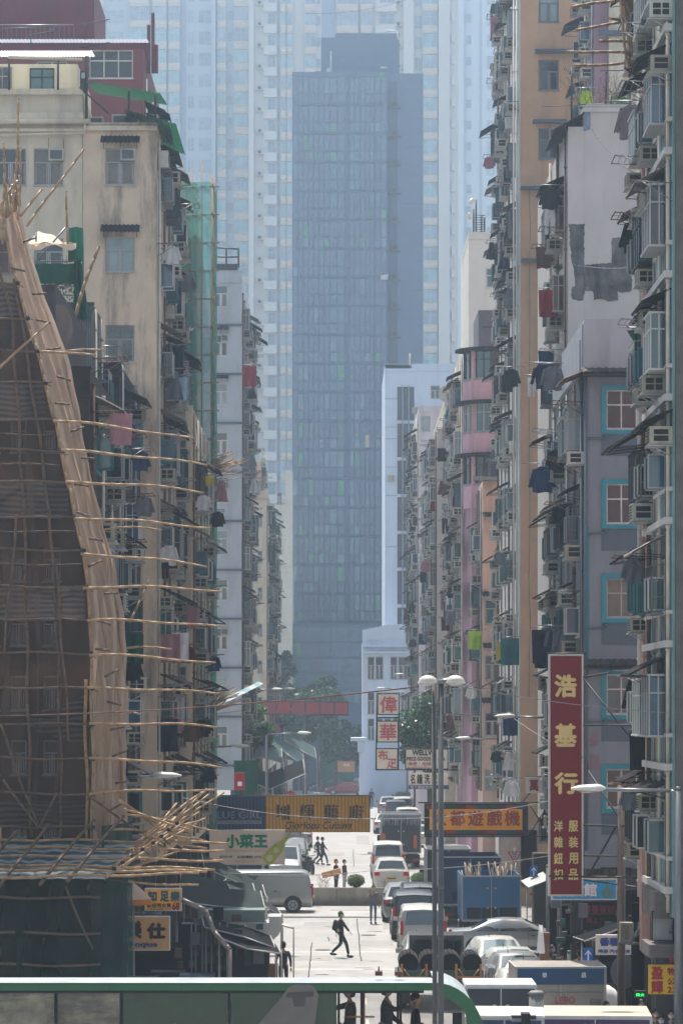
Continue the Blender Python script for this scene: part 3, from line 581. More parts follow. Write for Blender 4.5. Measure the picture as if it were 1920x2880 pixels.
def bam(name, p, q, r=.04, mt=bamboo2, par=SC, sag=0, r1=None):
    m = MB(); p = Vector(p); q = Vector(q); n = max(2, int((q-p).length/.35)); d = (q-p)/n; side_ = Vector((0, 0, 1)) if abs(d.z) < abs(d.x)+abs(d.y) else Vector((1, 0, 0))
    rn = random.Random(round(p.x*13+p.z*7, 2)); ph = rn.uniform(0, 6); pts = [p+d*i+side_*(.025*math.sin(i*.9+ph)-sag*4*(i/n)*(1-i/n)) for i in range(n+1)]; r1 = r*.8 if r1 is None else r1
    for i in range(n):
        ra = r+(r1-r)*i/n; m.tube(pts[i], pts[i+1], ra, ra*.98, 7); m.tube(pts[i+1]-d*.02, pts[i+1]+d*.02, ra*1.18, ra*1.18, 7)
    return m.build(name, [mt], par)
LED = [650, 731, 806, 880, 965, 1035, 1108, 1189, 1264, 1349, 1424, 1501, 1581, 1664, 1743, 1824, 1900]
for tab in ([(500, -60), (1176, -30), (1920, -20)], [(560, -15), (740, 30), (1176, 56), (1920, 72)], [(640, 35), (900, 76), (1176, 115), (1500, 135), (1920, 143)], EI):
    for (y0, x0), (y1, x1) in zip(tab, tab[1:]): bam('bamboo_pole', at(x0, y0, YS), at(x1, y1, YS), .04, bamboo if tab is EI else bamboo2)
bam('bamboo_pole', at(196, 1560, YS+.1), at(202, 1930, YS+.1), .045, bamboo)
for y in LED:
    bam('bamboo_ledger', at(-60, y-4, YS-.06), at(edge(y, EI)+6, y, YS-.06), .03)
    if 900 < y < 1300: bam('bamboo_ledger', at(-60, y+30, YS+1.2), at(edge(y, EI)-4, y+34, YS+1.2), .035)
for i, (x0, y0, x1, y1) in enumerate(((100, 806, 220, 817), (127, 965, 445, 1008), (145, 1035, 475, 1068), (155, 1108, 467, 1130), (175, 1189, 483, 1212), (190, 1272, 475, 1300), (195, 1349, 508, 1357), (205, 1425, 512, 1441), (210, 1503, 495, 1522), (205, 1581, 503, 1593), (210, 1664, 498, 1669), (210, 1743, 510, 1763), (210, 1822, 498, 1815), (150, 805, 240, 803), (243, 1217, 372, 1216), (287, 1491, 395, 1489), (288, 1640, 324, 1640))):
    far = i > 12; bam('projecting_bamboo', at(x0-4, y0, YS+(3 if far else -.14)), at(x1, y1, YS+(3.1 if far else -.5)), .038 if not far else .03, bamboo, sag=-.03-.01*(i % 4), r1=.022)
for i, (x0, y0, x1, y1) in enumerate(((-10, 856, 113, 738), (63, 520, 192, 342), (50, 497, 97, 435), (30, 500, 46, 228), (8, 560, 10, 330), (44, 505, 47, 340), (147, 801, 226, 566), (-4, 480, 30, 430), (155, 560, 155, 440), (0, 2085, 0, 1900), (300, 1430, 343, 1328))):
    bam('loose_bamboo', at(x0, y0, YS+(15 if i in (6, 10) else 3 if i == 8 else -.4)), at(x1, y1, YS+(15.2 if i in (6, 10) else 3 if i == 8 else -.3)), .034 if i != 6 else .06, bamboo)
for i in range(14): bam('loose_bamboo', at(15+i*2.4, 500-i*2, YS+.3+i*.05), at(10+i*2.8, 405+(i*37) % 60, YS+.3), .03, bamboo)
for (a, b_, c, d) in ((0, 1660, 85, 1890), (130, 1820, 90, 1900), (130, 1300, 160, 1700), (40, 1180, 10, 1500), (205, 1830, 390, 1955), (10, 1790, 86, 1900)): bam('brace_bamboo', at(a, b_, YS-.1), at(c, d, YS-.15), .032)
# gauze, striped sheets and the bright netting on the street side
gauze = net('brown scaffold gauze', (82, 58, 44), .5, .35, 4)
m = MB(); m.grid(lambda u, v: (gx(-80+(edge(500+1420*v, EI)+80)*u, YS), YS+.12+.1*math.sin(u*17+v*5)+.05*math.sin(v*60), gz(500+1420*v, YS)), 40, 90); m.build('netting', [gauze], SC)
rnd = random.Random(9); gz2 = net('pale hanging gauze', (104, 92, 86), .35, .5, 4)
for x, y0, y1, wd in ((75, 1170, 1900, 9), (125, 1290, 1890, 14), (10, 1180, 1640, 16), (140, 700, 860, 22), (60, 1010, 1400, 10)):
    m = MB(); m.grid(lambda u, v: (gx(x+(u-.5)*wd*(1+.6*math.sin(v*7))+14*math.sin(v*3), YS), YS-.02+.06*math.sin(u*9+v*13), gz(y0+(y1-y0)*v, YS)), 8, 40); m.build('loose_netting', [gz2], SC)
tarp = stripes('blue and white striped tarpaulin', srgb((46, 58, 68)), srgb((98, 98, 98)), 7.5, 2, .45)  # stripes darkened; the dimness behind the gauze is in the colour
for ya, yb in ((652, 722), (882, 962), (1108, 1180), (1349, 1420), (1840, 1898)):
    m = MB(); m.grid(lambda u, v: (gx(-80+(edge((ya+yb)/2, EI)+72)*u, YS+.5), YS+.5+.07*math.sin(u*14), gz(ya+(yb-ya)*v+6*math.sin(u*3)*v, YS+.5)), 30, 6); m.build('tarpaulin', [tarp], SC)
m = MB(); m.grid(lambda u, v: (gx(70+130*u, YS+.4), YS+.4+.05*math.sin(u*12), gz(1650+25*v-55*u*(1-v)-(-40)*v*(1-u)*0+40*v*u, YS+.4)), 20, 5); m.build('tarpaulin', [tarp], SC)
ncream = net('sunlit cream netting', (200, 174, 152), .86, .6, 2.2)
m = MB()
def strip(u, v):
    y = 480+1455*v; xi = edge(y, EI)+2; xo = edge(y, EO)+2.2*math.sin(v*27)+1.2*math.sin(v*83); Y = YS+.1+2.6*u; X0 = gx(xi, YS+.1); X1 = gx(xo, YS+2.7); X = X0+(X1-X0)*u
    fold = .17*math.sin(u*24+2.2*math.sin(v*9)+v*4)+.12*math.sin(u*51+3*math.sin(v*6)-v*5)+.07*math.sin(u*88+v*14)+.04*math.sin(v*60+u*21)
    return (X+fold*.35*min(1, 6*u)*min(1, 6*(1-u)), Y+fold*1.5*min(1, 8*u), gz(y, YS+2.7*u))
m.grid(strip, 90, 140); m.build('netting', [ncream], SC)
rnd = random.Random(2)
for i in range(22):
    y = 560+i*62; u = rnd.uniform(.15, .8); xi = edge(y, EI); xo = edge(y, EO); p = Vector(strip(u, (y-480)/1455)); bam('tie_bamboo', p+Vector((-.05, -.5, 0)), p+Vector((.28, -.35, rnd.uniform(-.1, .15))), .03, bamboo2)
for y in LED:
    p = at(edge(y, EI)+2, y, YS-.08); m = MB(); m.ball(p, .055, 8, 0); 
    for k in range(4): m.tube(p, p+Vector((rnd.uniform(-.16, .16), -.05, rnd.uniform(-.16, .1))), .01, n=4)
    m.build('lashing', [black], SC)
# bottom catch-platform
CP = thing('bamboo_canopy', 'low bamboo catch platform with bright striped sheeting above the green netting', 'canopy', (gx(150, 69), 69, 0))
ctarp = stripes('bright striped tarpaulin', srgb((58, 88, 106)), srgb((150, 158, 160)), 3.2, 1, .5, bw=.55)
m = MB(); m.grid(lambda u, v: (gx(-80+(318-72*v+80)*u, YS-2.2*v), YS-2.2*v, gz(1930+84*v, YS-2.2*v)-.05+.02*math.sin(u*50)*math.sin(v*9)), 60, 14); m.build('tarpaulin', [ctarp], CP)
for k, y in enumerate((1927, 1945, 1965, 1982, 1998, 2013)):
    v = (y-1927)/86; bam('bamboo_ledger', at(-80, y+rnd.uniform(-4, 4), YS-2.2*v-.1), at((525, 514, 512, 494, 476, 457)[k], (1935, 1953, 1977, 1996, 2001, 2006)[k], YS-2.2*v-.3), .038, bamboo, CP)
for a, b_, c, d in ((0, 2035, 112, 1893), (92, 2030, 216, 1881), (155, 2022, 284, 1873), (-60, 2020, 40, 1910)): bam('bamboo_rafter', at(a, b_, YS-2.5), at(c, d, YS-.5), .045, bamboo2, CP)
rnd = random.Random(12)
for i in range(14):
    t = i/13; bam('bamboo_fan', at(238+rnd.uniform(-6, 50)+30*t, 2020-60*t-rnd.uniform(0, 20), YS-1.8+.2*i), at(395+rnd.uniform(-40, 120)*t+20, 1895-rnd.uniform(0, 85)*t, YS-.6+.3*i), .032, bamboo, CP)
for a, b_, c, d in ((240, 2020, 476, 1815), (300, 1965, 514, 1818), (360, 1915, 472, 1878), (335, 1915, 475, 1812), (285, 1860, 440, 1905), (275, 1838, 420, 1945), (290, 1868, 500, 1908), (252, 2023, 455, 2034), (268, 2000, 430, 1950), (300, 2010, 330, 1980), (275, 1840, 372, 1895), (260, 1906, 443, 1910), (320, 1918, 475, 1948), (405, 1918, 480, 1935)): bam('bamboo_fan', at(a, b_, YS-.8), at(c, d, YS-.2+rnd.uniform(0, 2)), .03, bamboo, CP)
m = MB()
for i in range(9): t = i/8; p = at(245+165*t+rnd.uniform(-5, 5), 2010-120*t, YS-2.3+1.6*t); m.ball(p, .055, 7); m.tube(p, p+Vector((rnd.uniform(-.2, .2), 0, rnd.uniform(-.2, .2))), .014, n=4)
m.build('lashing', [black], CP)
dgreen = net('dark green site net', (5, 34, 32), .8, .15)
GN = thing('site_hoarding', 'dark green netting hung over bamboo at the foot of the scaffold', 'hoarding', (gx(150, 68.6), 68.6, 0))
m = MB(); m.grid(lambda u, v: (gx(-80+370*u, 68.6), 68.6+.16*math.sin(u*26+2*math.sin(v*5))+.12*math.sin(v*34+u*8)+.05*math.sin(u*70)+.9*max(0, u-.75)*4*.5, gz(2008+8*math.sin(u*20)*(1-v), 68.6)*(1-v)+.3*v), 70, 40); m.build('netting', [dgreen], GN)
m = MB(); m.grid(lambda u, v: (gx(238+(292-238)*u, 70), 69.5+2.5*u+.1*math.sin(u*18), gz(1895+380*v, 70)), 12, 30); m.build('netting', [net('mixed green net', (18, 66, 60), .85, .4)], GN)
for x in (10, 68, 115, 142, 205): bam('bamboo_pole', at(x, 2030, 68.9), at(x-rnd.uniform(-4, 24), 2300, 68.9), .045, bamboo2, GN)
for y in (2060, 2142, 2215): bam('bamboo_ledger', at(-80, y, 68.4), at(230, y+2, 68.4), .035, bamboo2, GN)
bam('brace_bamboo', at(150, 2035, 68.4), at(215, 2180, 68.4), .03, bamboo2, GN)
# ================================================================ right side
# teal and pink nearest facade
B = building('tenement_building', 'nearest tenement at the right edge with pale teal street front and dark concrete corner', 8.36, 22, 70, 5.6, 34, conc, [], arcade=4.35, side=-1, parapet=0)
m = MB(); m.box(8.30, 8.355, 70.25, 75.6, 4.4, 34); m.build('street_front', [tealf], B)
for z in [5.2+i*3.05 for i in range(10)]:
    m = MB(); m.box(8.1, 8.299, 70.3, 75.5, z-.22, z-.05); m.box(8.16, 8.299, 70.3, 75.5, z+.6, z+.7); m.build('floor_band', [offw], B)
for y in (70.6, 72.2, 73.4, 74.8): pipe(B, 8.2, y, 4.4, 33, (white, metal, rust, white)[int(y) % 4], .06)
clutter(B, 'the teal fronted tenement', -1, 8.30, 70.4, 75.5, 5.0, 33, 3.05, 51, bw=2.4, laun=.2, acs=(0, 1, 2, 3))
B = building('tenement_building', 'faded pink tenement front next to the teal one at the right edge', 8.42, 22, 75.8, 2.6, 36, pinkf, [], arcade=4.4, side=-1, parapet=0)
for y in (76.2, 77.2, 78.2): pipe(B, 8.32, y, 4.4, 35, (rust, pinkf, white, rust)[int(y) % 4], .06)
clutter(B, 'the faded pink tenement', -1, 8.42, 75.9, 78.3, 5.2, 35, 3.05, 52, bw=2.4, laun=.15, acs=(0, 1, 2, 3))
# grey-blue building with turquoise window surrounds
Y1 = 92; wy = [(895, 985), (1111, 1202), (1328, 1418), (1548, 1640), (1766, 1855)]
ws = [(1392, 1530, a, b_, dict(kind='wide', frame=white if i != 2 else alum, pane=(gdark, gdark, gcurt, gteal, gdark)[i])) for i, (a, b_) in enumerate(wy)]
B = building('tenement_building', 'grey blue corner building with turquoise painted window surrounds on the right', 8.02, 16, Y1, 12, gz(850, Y1), bluegrey, ws, arcade=4.4, side=-1, parapet=0)
for a, b_ in wy:
    m = MB(); x0, x1, z1_, z0_ = gx(1381, Y1), gx(1541, Y1), gz(a-10, Y1), gz(b_+12, Y1); t = gx(1391, Y1)-x0
    m.box(x0, x0+t, Y1-.06, Y1-.003, z0_, z1_); m.box(x0+t, x1, Y1-.06, Y1-.003, z1_-t, z1_); m.box(x0+t, x1, Y1-.06, Y1-.003, z0_, z0_+t); m.build('window_surround', [tealp], B)
m = MB(); m.box(8.0, 8.17, Y1-.03, Y1-.004, gz(1530, Y1), gz(1180, Y1)-.4); m.build('painted_edge', [tealp], B)
m = MB()
for a, b_ in wy: m.box(gx(1380, Y1), 15.9, Y1-.02, Y1-.002, gz(b_+62, Y1), gz(b_+14, Y1))
m.build('painted_panel', [bluegrey2], B)
m = MB(); m.path([(8.06, Y1-.08, 5), (8.06, Y1-.08, gz(855, Y1))], .05)
for y in (1008, 1226, 1443, 1660): m.path([(8.06, Y1-.08, gz(y, Y1)), (gx(1390, Y1), Y1-.08, gz(y-2, Y1)), (gx(1390, Y1), Y1-.08, gz(y-12, Y1))], .035)
m.build('drain_pipe', [bluegrey2], B)
m = MB(); x0, x1 = gx(1340, Y1), 16; z0, z1_ = gz(848, Y1), gz(733, Y1); m.box(x0, x1, Y1-.1, 101, z0+.02, z1_); m.box(7.9, x0-.003, Y1+.6, 104, z0+.02, gz(775, Y1)); m.box(7.95, 8.2, Y1+.2, Y1+.597, z0+.02, gz(742, Y1)); m.build('roof_block', [lilac], B)
def tiles(B, x0, x1, z, Y, nm='tile_canopy'):
    m = MB(); m.grid(lambda u, v: (x0+(x1-x0)*u, Y-.65*v, z-.22*v+.035*abs(math.sin(u*(x1-x0)*14))), int((x1-x0)*24), 2, 0, False); m.box(x0, x1, Y-.55, Y-.003, z-.3, z-.23); return m.build(nm, [C('dark roof tiles', (56, 52, 52), rough=.85, var=.4, scale=6)], B)
tiles(B, gx(1335, Y1), 16, gz(855, Y1)+.15, Y1); tiles(B, gx(1340, Y1), 16, gz(1522, Y1)+.1, Y1)
m = MB(); m.grid(lambda u, v: (gx(1290, Y1)+(gx(1348, Y1)-gx(1290, Y1))*u, Y1-.5+3*v, gz(874, Y1)+.32*u+.025*math.sin(v*60)+.1*v), 3, 60, 0, False); m.build('awning', [rust], B)
redf = C('faded red lettering', (150, 106, 118), rough=.8)
for ch, y in (('泰', 1680), ('昌', 1733), ('行', 1798)): lettering(ch, 1351, y, 1376, y+34, Y1, redf, B, .0)
clutter(B, 'the grey blue corner building', -1, 8.02, 92.1, 104, 5.0, gz(880, Y1), 3.05, 53, bw=2.5, laun=.45)
# white blank gable with mould
Y2 = 105.5
B = building('tenement_building', 'white rendered gable wall with dark mould patches on the right', gx(1341, Y2), 17, Y2, 16, gz(250, Y2), offw, [], arcade=4.4, side=0, parapet=.1)
m = MB(); m.box(gx(1304, Y2), gx(1340.8, Y2), Y2-.01, Y2+15.9, 5, gz(291, Y2)); m.build('wall', [offw], B)
m = MB(); m.grid(lambda u, v: (gx(1272, Y2)+(gx(1341, Y2)-gx(1272, Y2))*u, Y2-.4+5*v, gz(300, Y2)+.62*u+.1*v), 3, 8, 0, False); m.build('lean_to_roof', [tin], B)
def patch(B, pts, Y, mt, nm='mould_patch'):
    m = MB(); rj = random.Random(len(pts)); q = []
    for (xa, ya), (xb, yb) in zip(pts, pts[1:]+pts[:1]):
        n = max(2, int(math.hypot(xb-xa, yb-ya)/3)); q += [(xa+(xb-xa)*i/n+rj.uniform(-1.6, 1.6), ya+(yb-ya)*i/n+rj.uniform(-1.6, 1.6)) for i in range(n)]
    P = [at(x, y, Y) for x, y in q]; m.face([(p.x, Y-.014, p.z) for p in P]); return m.build(nm, [mt], B)
patch(B, [(1306, 514), (1322, 516), (1341, 513), (1341, 600), (1344, 652), (1340, 690), (1326, 692), (1312, 686), (1312, 660), (1320, 656), (1318, 625), (1312, 600), (1308, 560)], Y2, stainw)
patch(B, [(1341.5, 608), (1404, 604), (1404, 548), (1420, 545), (1450, 552), (1450, 668), (1428, 672), (1418, 668), (1418, 690), (1395, 692), (1380, 686), (1364, 688), (1362, 668), (1341.5, 668)], Y2, stainw)
patch(B, [(1338, 252), (1355, 250), (1355, 298), (1338, 302)], Y2-.012, C('blue grey mildew', (120, 132, 150), rough=.9, var=.4, scale=3))
clutter(B, 'the white gable building', -1, gx(1304, Y2), 105.7, 113.5, 5.4, gz(300, Y2), 3.05, 54, bw=2.6, laun=.5)
# cream building behind
Y3 = 128
B = building('apartment_building', 'cream building with pinkish edge at the top right behind the bare creeper', gx(1398, Y3), 24, Y3, 10, 46, beige2, [], z0=0, parapet=0)
m = MB(); m.box(gx(1366, Y3), gx(1397.5, Y3), Y3+.3, 136, 0, 46); m.build('side_wall', [C('mauve paint', (150, 120, 136), var=.12, grime=.4)], B)
m = MB(); m.box(gx(1372, Y3), 24, Y3-.4, Y3-.003, gz(78, Y3)-.1, gz(74, Y3)); m.build('ledge', [bluegrey2], B)
clutter(B, 'the cream top right building', -1, gx(1366, Y3), 128.5, 136, 24, 44, 3.05, 55, laun=0)
# tan tower
Y4 = 140; ws = [(1236, 1283, -20+157*i, 50+157*i, std(frame=bluegrey, pane=(gpale, gdark, gdark, gteal, gdark)[i % 5], ac=i in (2,))) for i in range(13)]
B = building('apartment_building', 'tall tan plaster tower on the right with white piped street side', gx(1195, Y4), gx(1380, Y4), Y4, 17, 50, tanp, ws, z0=0, parapet=0)
m = MB()
for x0_, x1_, y in ((1227, 1350, 120), (1222, 1300, 281), (1194, 1245, 434), (1195, 1242, 600)): m.box(gx(x0_, Y4), gx(x1_, Y4), Y4-.5, Y4-.003, gz(y+3, Y4), gz(y-3, Y4))
m.build('ledge', [bluegrey2], B)
m = MB(); m.box(gx(1195, Y4)-.08, gx(1195, Y4)-.004, Y4+.02, Y4+16.9, 4, 49.9); m.build('street_front', [C('painted sunlit side', (206, 204, 202), var=.06, grime=.4)], B)  # street side coloured paler to stand for sunlight on it
for x, r_ in ((1187, .06), (1180, .045)): pipe(B, gx(x, Y4), Y4+.3, 4, 49, white, r_)
m = MB()
for x in (1239, 1215): m.path([(gx(x+rnd.uniform(-2, 2), Y4), Y4-.05, gz(430+k*90, Y4)) for k in range(14)], .012, n=4)
m.build('cable', [black], B)
clutter(B, 'the tan tower', -1, gx(1195, Y4)-.08, 140.2, 157, 5.2, 47.5, 3.36, 56, bw=2.9, laun=.3)
# pink curved bays, peach block
Y5 = 166
B = building('tenement_building', 'pink building with rounded glazed corner bays under tin eaves', gx(1082, Y5), 14, Y5, 22, gz(800, Y5), pinkp, [], z0=0, parapet=0)
XL = gx(1068, Y5)
def curved(z0, z1_, out, mt, nm, n=14, mull=False):
    m = MB(); R_ = 1.5; xr = gx(1162, Y5)
    def P(u):
        if u < .35: a = math.pi/2*(1-u/.35); return (XL+R_-R_*math.sin(a)-out, Y5-.3+R_*math.cos(a)*0+ (R_*(1-math.cos(a)) if False else R_*(1-math.sin(math.pi/2-a)))-out)
        return (XL+R_+(xr-XL-R_)*(u-.35)/.65, Y5-.3-out)
    def Q(u):
        if u < .35:
            a = u/.35*math.pi/2; return (XL+R_-(R_+out)*math.cos(a), Y5-.3+R_-(R_+out)*math.sin(a))
        return (XL+R_+(xr-XL-R_)*(u-.35)/.65, Y5-.3-out)
    if mull:
        for i in range(n+1):
            x, y = Q(i/n); m.box(x-.03, x+.03, y-.03, y+.03, z0, z1_)
        for z in (z0, z0+(z1_-z0)*.68, z1_-.06): 
            for i in range(n): a = Q(i/n); c = Q((i+1)/n); m.tube((a[0], a[1], z+.03), (c[0], c[1], z+.03), .03, n=4)
    else:
        for i in range(24): a = Q(i/24); c = Q((i+1)/24); m.face([(a[0], a[1], z0), (c[0], c[1], z0), (c[0], c[1], z1_), (a[0], a[1], z1_)], 0, True)
        if nm == 'eaves' or out > 0:
            for z in (z0, z1_):
                pts = [(*Q(i/24), z) for i in range(25)]; m.face(pts+[(xr, Y5+.5, z), (XL+.2, Y5+1.6, z)])
    return m.build(nm, mt, B)
for i in range(3):
    zt = gz(806+i*121, Y5); zb = gz(872+i*121, Y5); zp = gz(872+i*121+52, Y5)
    q = curved(zb, zt, 0, [gteal if i != 2 else gdark], 'bay_glazing'); curved(zb, zt, .03, [darkm if i != 1 else alum], 'window_frame', mull=True)
    curved(zp, zb, .06, [pinkp], 'parapet'); curved(zb-.02, zb+.1, .1, [bluegrey], 'sill'); curved(zt, zt+.18, .55, [tin], 'eaves')
m = MB(); m.box(gx(1098, 170), gx(1165, 170), 170, 176, gz(800, 170), gz(712, 170)); m.build('rooftop_room', [greyclad], B)
window(B, gx(1110, 170), gx(1130, 170), gz(750, 170), gz(728, 170), 169.95, 'std', darkm, gdark)
clutter(B, 'the pink bay building', -1, XL-.05, 167.5, 188, 5.5, gz(806, Y5), 3.05, 57, bw=2.9, laun=.3)
Y5b = 160
ws = [(1136, 1160, 1256, 1310, std(pane=gdark)), (1113, 1160, 1376, 1433, std(pane=gblue, ac=True)), (1113, 1147, 1504, 1561, std(pane=gcurt)), (1113, 1147, 1636, 1690, std(pane=gdark)), (1113, 1147, 1768, 1815, std(pane=gpale))]
B = building('tenement_building', 'peach walled block with stepped awnings below the pink bays', gx(1108, Y5b), 14, Y5b, 5.5, gz(1104, Y5b), peach, ws, z0=0, parapet=0)
for y, a in ((1098, 1085), (1180, 1108), (1362, 1105), (1480, 1108), (1606, 1105)): front_awning(B, gx(a, Y5b), gx(1165, Y5b), gz(y, Y5b)+.1, Y5b, .7)
clutter(B, 'the peach block', -1, gx(1108, Y5b)-.01, 160.2, 165.4, 5.5, gz(1130, Y5b), 3.05, 58, bw=2.6, laun=.5)
Y6 = 195
B = building('apartment_building', 'pale cream tower with antenna mast on its roof behind the pink building', gx(1076, Y6), 16, Y6, 12, gz(545, Y6), C('pale cream render', (214, 210, 196), var=.05, grime=.25), [(1115, 1160, 615, 660, std(frame=white, pane=gteal)), (1115, 1160, 735, 780, std(pane=gdark))], parapet=.3)
A = thing('antenna_mast', 'cluster of panel antennas on the roof of the pale cream tower', 'antenna', (gx(1090, 196), 196, gz(540, 196)))
m = MB(); 
for x, y0, y1 in ((1087, 540, 480), (1093, 540, 459), (1105, 540, 493), (1112, 540, 500)): m.tube((gx(x, 196), 196, gz(y0, 196)), (gx(x, 196), 196, gz(y1, 196)), .06)
for k in range(8): m.tube((gx(1085, 196), 196, gz(535-6*k, 196)), (gx(1114, 196), 196, gz(530-5*k, 196)), .03)
m.build('mast', [darkm], A)
for x, y in ((1078, 470), (1074, 490)):
    m = MB(); p = at(x, y, 195.8); q = at(x+8, y-13 if y < 480 else y+14, 195.8); m.tube(p, q, .16, .16, 10); m.build('antenna_panel', [white], A)
B = building('tenement_building', 'lilac painted block with cluttered street windows left of the white blocks', gx(962, 232), gx(1016, 232), 232, 26, gz(942, 232), C('lilac paint', (200, 190, 200), var=.06, grime=.35), [(966, 988, 955+i*108, 990+i*108, dict(kind='wide', pane=(gpale, gdark, gteal)[i % 3])) for i in range(8)], arcade=0, side=-1, parapet=.3)
clutter(B, 'the lilac block', -1, gx(962, 232), 232.3, 257, 5.5, gz(955, 232), 3.05, 60, bw=3.8, laun=.15)
B = building('tenement_building', 'white and beige block with a satellite dish on its roof on the right row', gx(1022, 203), gx(1090, 203), 203, 24, gz(928, 203), creamt, [(1050, 1068, 990+i*98, 1030+i*98, std()) for i in range(9)], side=-1, parapet=.4)
m = MB(); m.box(gx(1004, 203), gx(1021.7, 203), 203.4, 226, 4, gz(985, 203)); m.build('side_wall', [offw], B)
clutter(B, 'the white and beige block', -1, gx(1004, 203), 203.5, 226, 5.5, gz(1000, 203), 3.05, 61, bw=3.0, laun=.3)
A = thing('satellite_dish', 'white satellite dish on the roof of the white and beige block', 'satellite dish', (gx(1026, 204), 204, gz(928, 204)))
m = MB(); c = at(1026, 905, 203.5); m.grid(lambda u, v: (c.x+.62*v*math.cos(6.283*u), c.y-.25*(1-v*v)*-1-.25, c.z+.62*v*math.sin(6.283*u)), 20, 5); m.build('dish', [white], A)
m = MB(); m.tube(c, (c.x, 204, gz(940, 204)), .05); m.tube(c, (c.x+.1, c.y-.8, c.z-.1), .03); m.build('bracket', [darkm], A)
# pale blue-white office block in front of the dark tower
Y7 = 292; pb = C('pale blue white cladding', (196, 208, 226), rough=.6, var=.03, grime=.12)
ws = [(912+14*i, 923+14*i, 888+84.5*k, 888+84.5*k+76, dict(kind='std', frame=bluegrey2, pane=gdark)) for i in range(3) for k in range(7)] + [(988, 1010, 885, 915, std()), (1026, 1050, 885, 915, std())]
B = building('office_building', 'pale blue white block with grouped dark window strips in front of the dark tower', gx(884, Y7), gx(1100, Y7), Y7, 20, gz(850, Y7), pb, ws, parapet=.6)
m = MB(); m.box(gx(884, Y7), gx(944, Y7), Y7-.02, Y7+12, gz(846, Y7), gz(836, Y7)); m.box(gx(978, Y7), gx(1003, Y7), Y7+1, Y7+6, gz(850, Y7), gz(835, Y7), 1); m.tube((gx(941, Y7), Y7, gz(840, Y7)), (gx(941, Y7), Y7, gz(812, Y7)), .08, m=1); m.build('roof_block', [pb, creamt], B)
m = MB()
for y in (915, 980, 1007, 1072, 1137, 1255): m.box(gx(884, Y7), gx(912, Y7), Y7-.03, Y7-.004, gz(y+1, Y7), gz(y, Y7))
for x in (925, 939): m.box(gx(x-1.5, Y7), gx(x, Y7), Y7-.25, Y7-.004, gz(1475, Y7), gz(886, Y7))
m.build('facade_rib', [bluegrey], B)
for k in range(7):
    for x in (888, 944):
        if x == 888 and k != 2: continue
        m = MB(); x0 = gx(x+2, Y7); z = gz(950+k*78, Y7); m.box(x0, x0+.7, Y7-.5, Y7-.004, z, z+.6); m.build('air_conditioner', [acb], B)
ws = [(844, 860, 1508, 1560, std()), (862, 880, 1508, 1560, std()), (896, 912, 1508, 1560, std()), (914, 938, 1508, 1560, std()), (846, 852, 1452, 1470, std()), (862, 868, 1452, 1470, std())]+[(844+19*i, 860+19*i, y, y+50, std()) for i in range(5) for y in (1590, 1650)]
B = building('office_building', 'low pale blue wing with a sloping parapet at the foot of the dark tower', gx(832, 286), gx(960, 286), 286, 5.8, gz(1478, 286), pb, ws, parapet=0)
m = MB(); z = gz(1478, 286); m.face([(gx(832, 286), 286, z), (gx(960, 286), 286, z), (gx(960, 286), 286, gz(1430, 286)), (gx(884, 286), 286, gz(1436, 286)), (gx(832, 286), 286, gz(1447, 286))]); m.box(gx(830, 286), gx(960, 286), 285.6, 285.997, gz(1486, 286), gz(1480, 286)); m.box(gx(830, 286), gx(960, 286), 285.3, 285.997, gz(1500, 286), gz(1496, 286)); m.build('parapet', [pb], B)
m = MB(); m.box(gx(806, 280), gx(840, 280), 279, 285.2, gz(1702, 280), gz(1694, 280)); m.box(gx(822, 280), gx(840, 280), 280, 285.2, gz(1727, 280), gz(1703, 280)); m.box(gx(826, 280), gx(833, 280), 280, 285.2, 0, gz(1728, 280)); m.build('entrance_porch', [pb], B)
# ---------------------------------------------------------------- dark glass tower
Y8 = 350; gtow = [glass('dark tower glass', (84, 103, 128), rough=.2, var=.2, scale=.3), glass('blind behind tower glass', (102, 128, 144), rough=.3), glass('green blind behind glass', (78, 138, 118), rough=.3), glass('teal tower glass', (84, 114, 130), rough=.2), C('lit beige blind', (180, 170, 150), rough=.6)]
tcl = C('slate blue cladding', (90, 108, 134), rough=.6, var=.06, scale=.2); tcl2 = C('slate tile cladding', (94, 110, 136), rough=.6, var=.05, scale=.3)  # lightened tower tones carry some haze and sky reflection in their colour
B = thing('office_tower', 'dark slate glass tower closing the end of the street', 'tower', (gx(780, Y8), Y8, 0))
xa, xb, xc = gx(671, Y8), gx(889, Y8), gx(972, Y8); zt = gz(165, Y8)
m = MB(); m.box(xa, xb, Y8, Y8+24, 0, zt); m.build('wall', [tcl], B)
m = MB(); m.box(xb+.003, xc, Y8+.6, Y8+22, 0, gz(166, Y8)); m.build('wall', [tcl2], B)
m = MB(); m.box(gx(737, Y8), gx(918, Y8), Y8+3, Y8+18, zt+.003, gz(73, Y8)); m.box(gx(770, Y8), gx(918, Y8)+.02, Y8+2.98, Y8+18.1, gz(73, Y8)+.003, gz(63, Y8)); m.box(gx(724, Y8), gx(737, Y8), Y8+3, Y8+9, zt+.003, gz(151, Y8)); m.build('penthouse', [tcl], B)
m = MB(); m.path([(gx(760, Y8), Y8+2.5, zt), (gx(760, Y8), Y8+2.5, gz(107, Y8))], .12); m.build('roof_rail', [white], B)
m = MB(); m.path([(gx(888, Y8), Y8+2.6, gz(63, Y8)), (gx(890, Y8), Y8+2.6, gz(58, Y8)), (gx(912, Y8), Y8+2.6, gz(60, Y8)), (gx(916, Y8), Y8+2.6, gz(80, Y8))], .1); m.build('roof_rail', [white], B)
m = MB(); m.box(gx(750, Y8), gx(758, Y8), Y8+2.4, Y8+2.6, gz(160, Y8), gz(146, Y8)); m.build('roof_rail', [white], B)
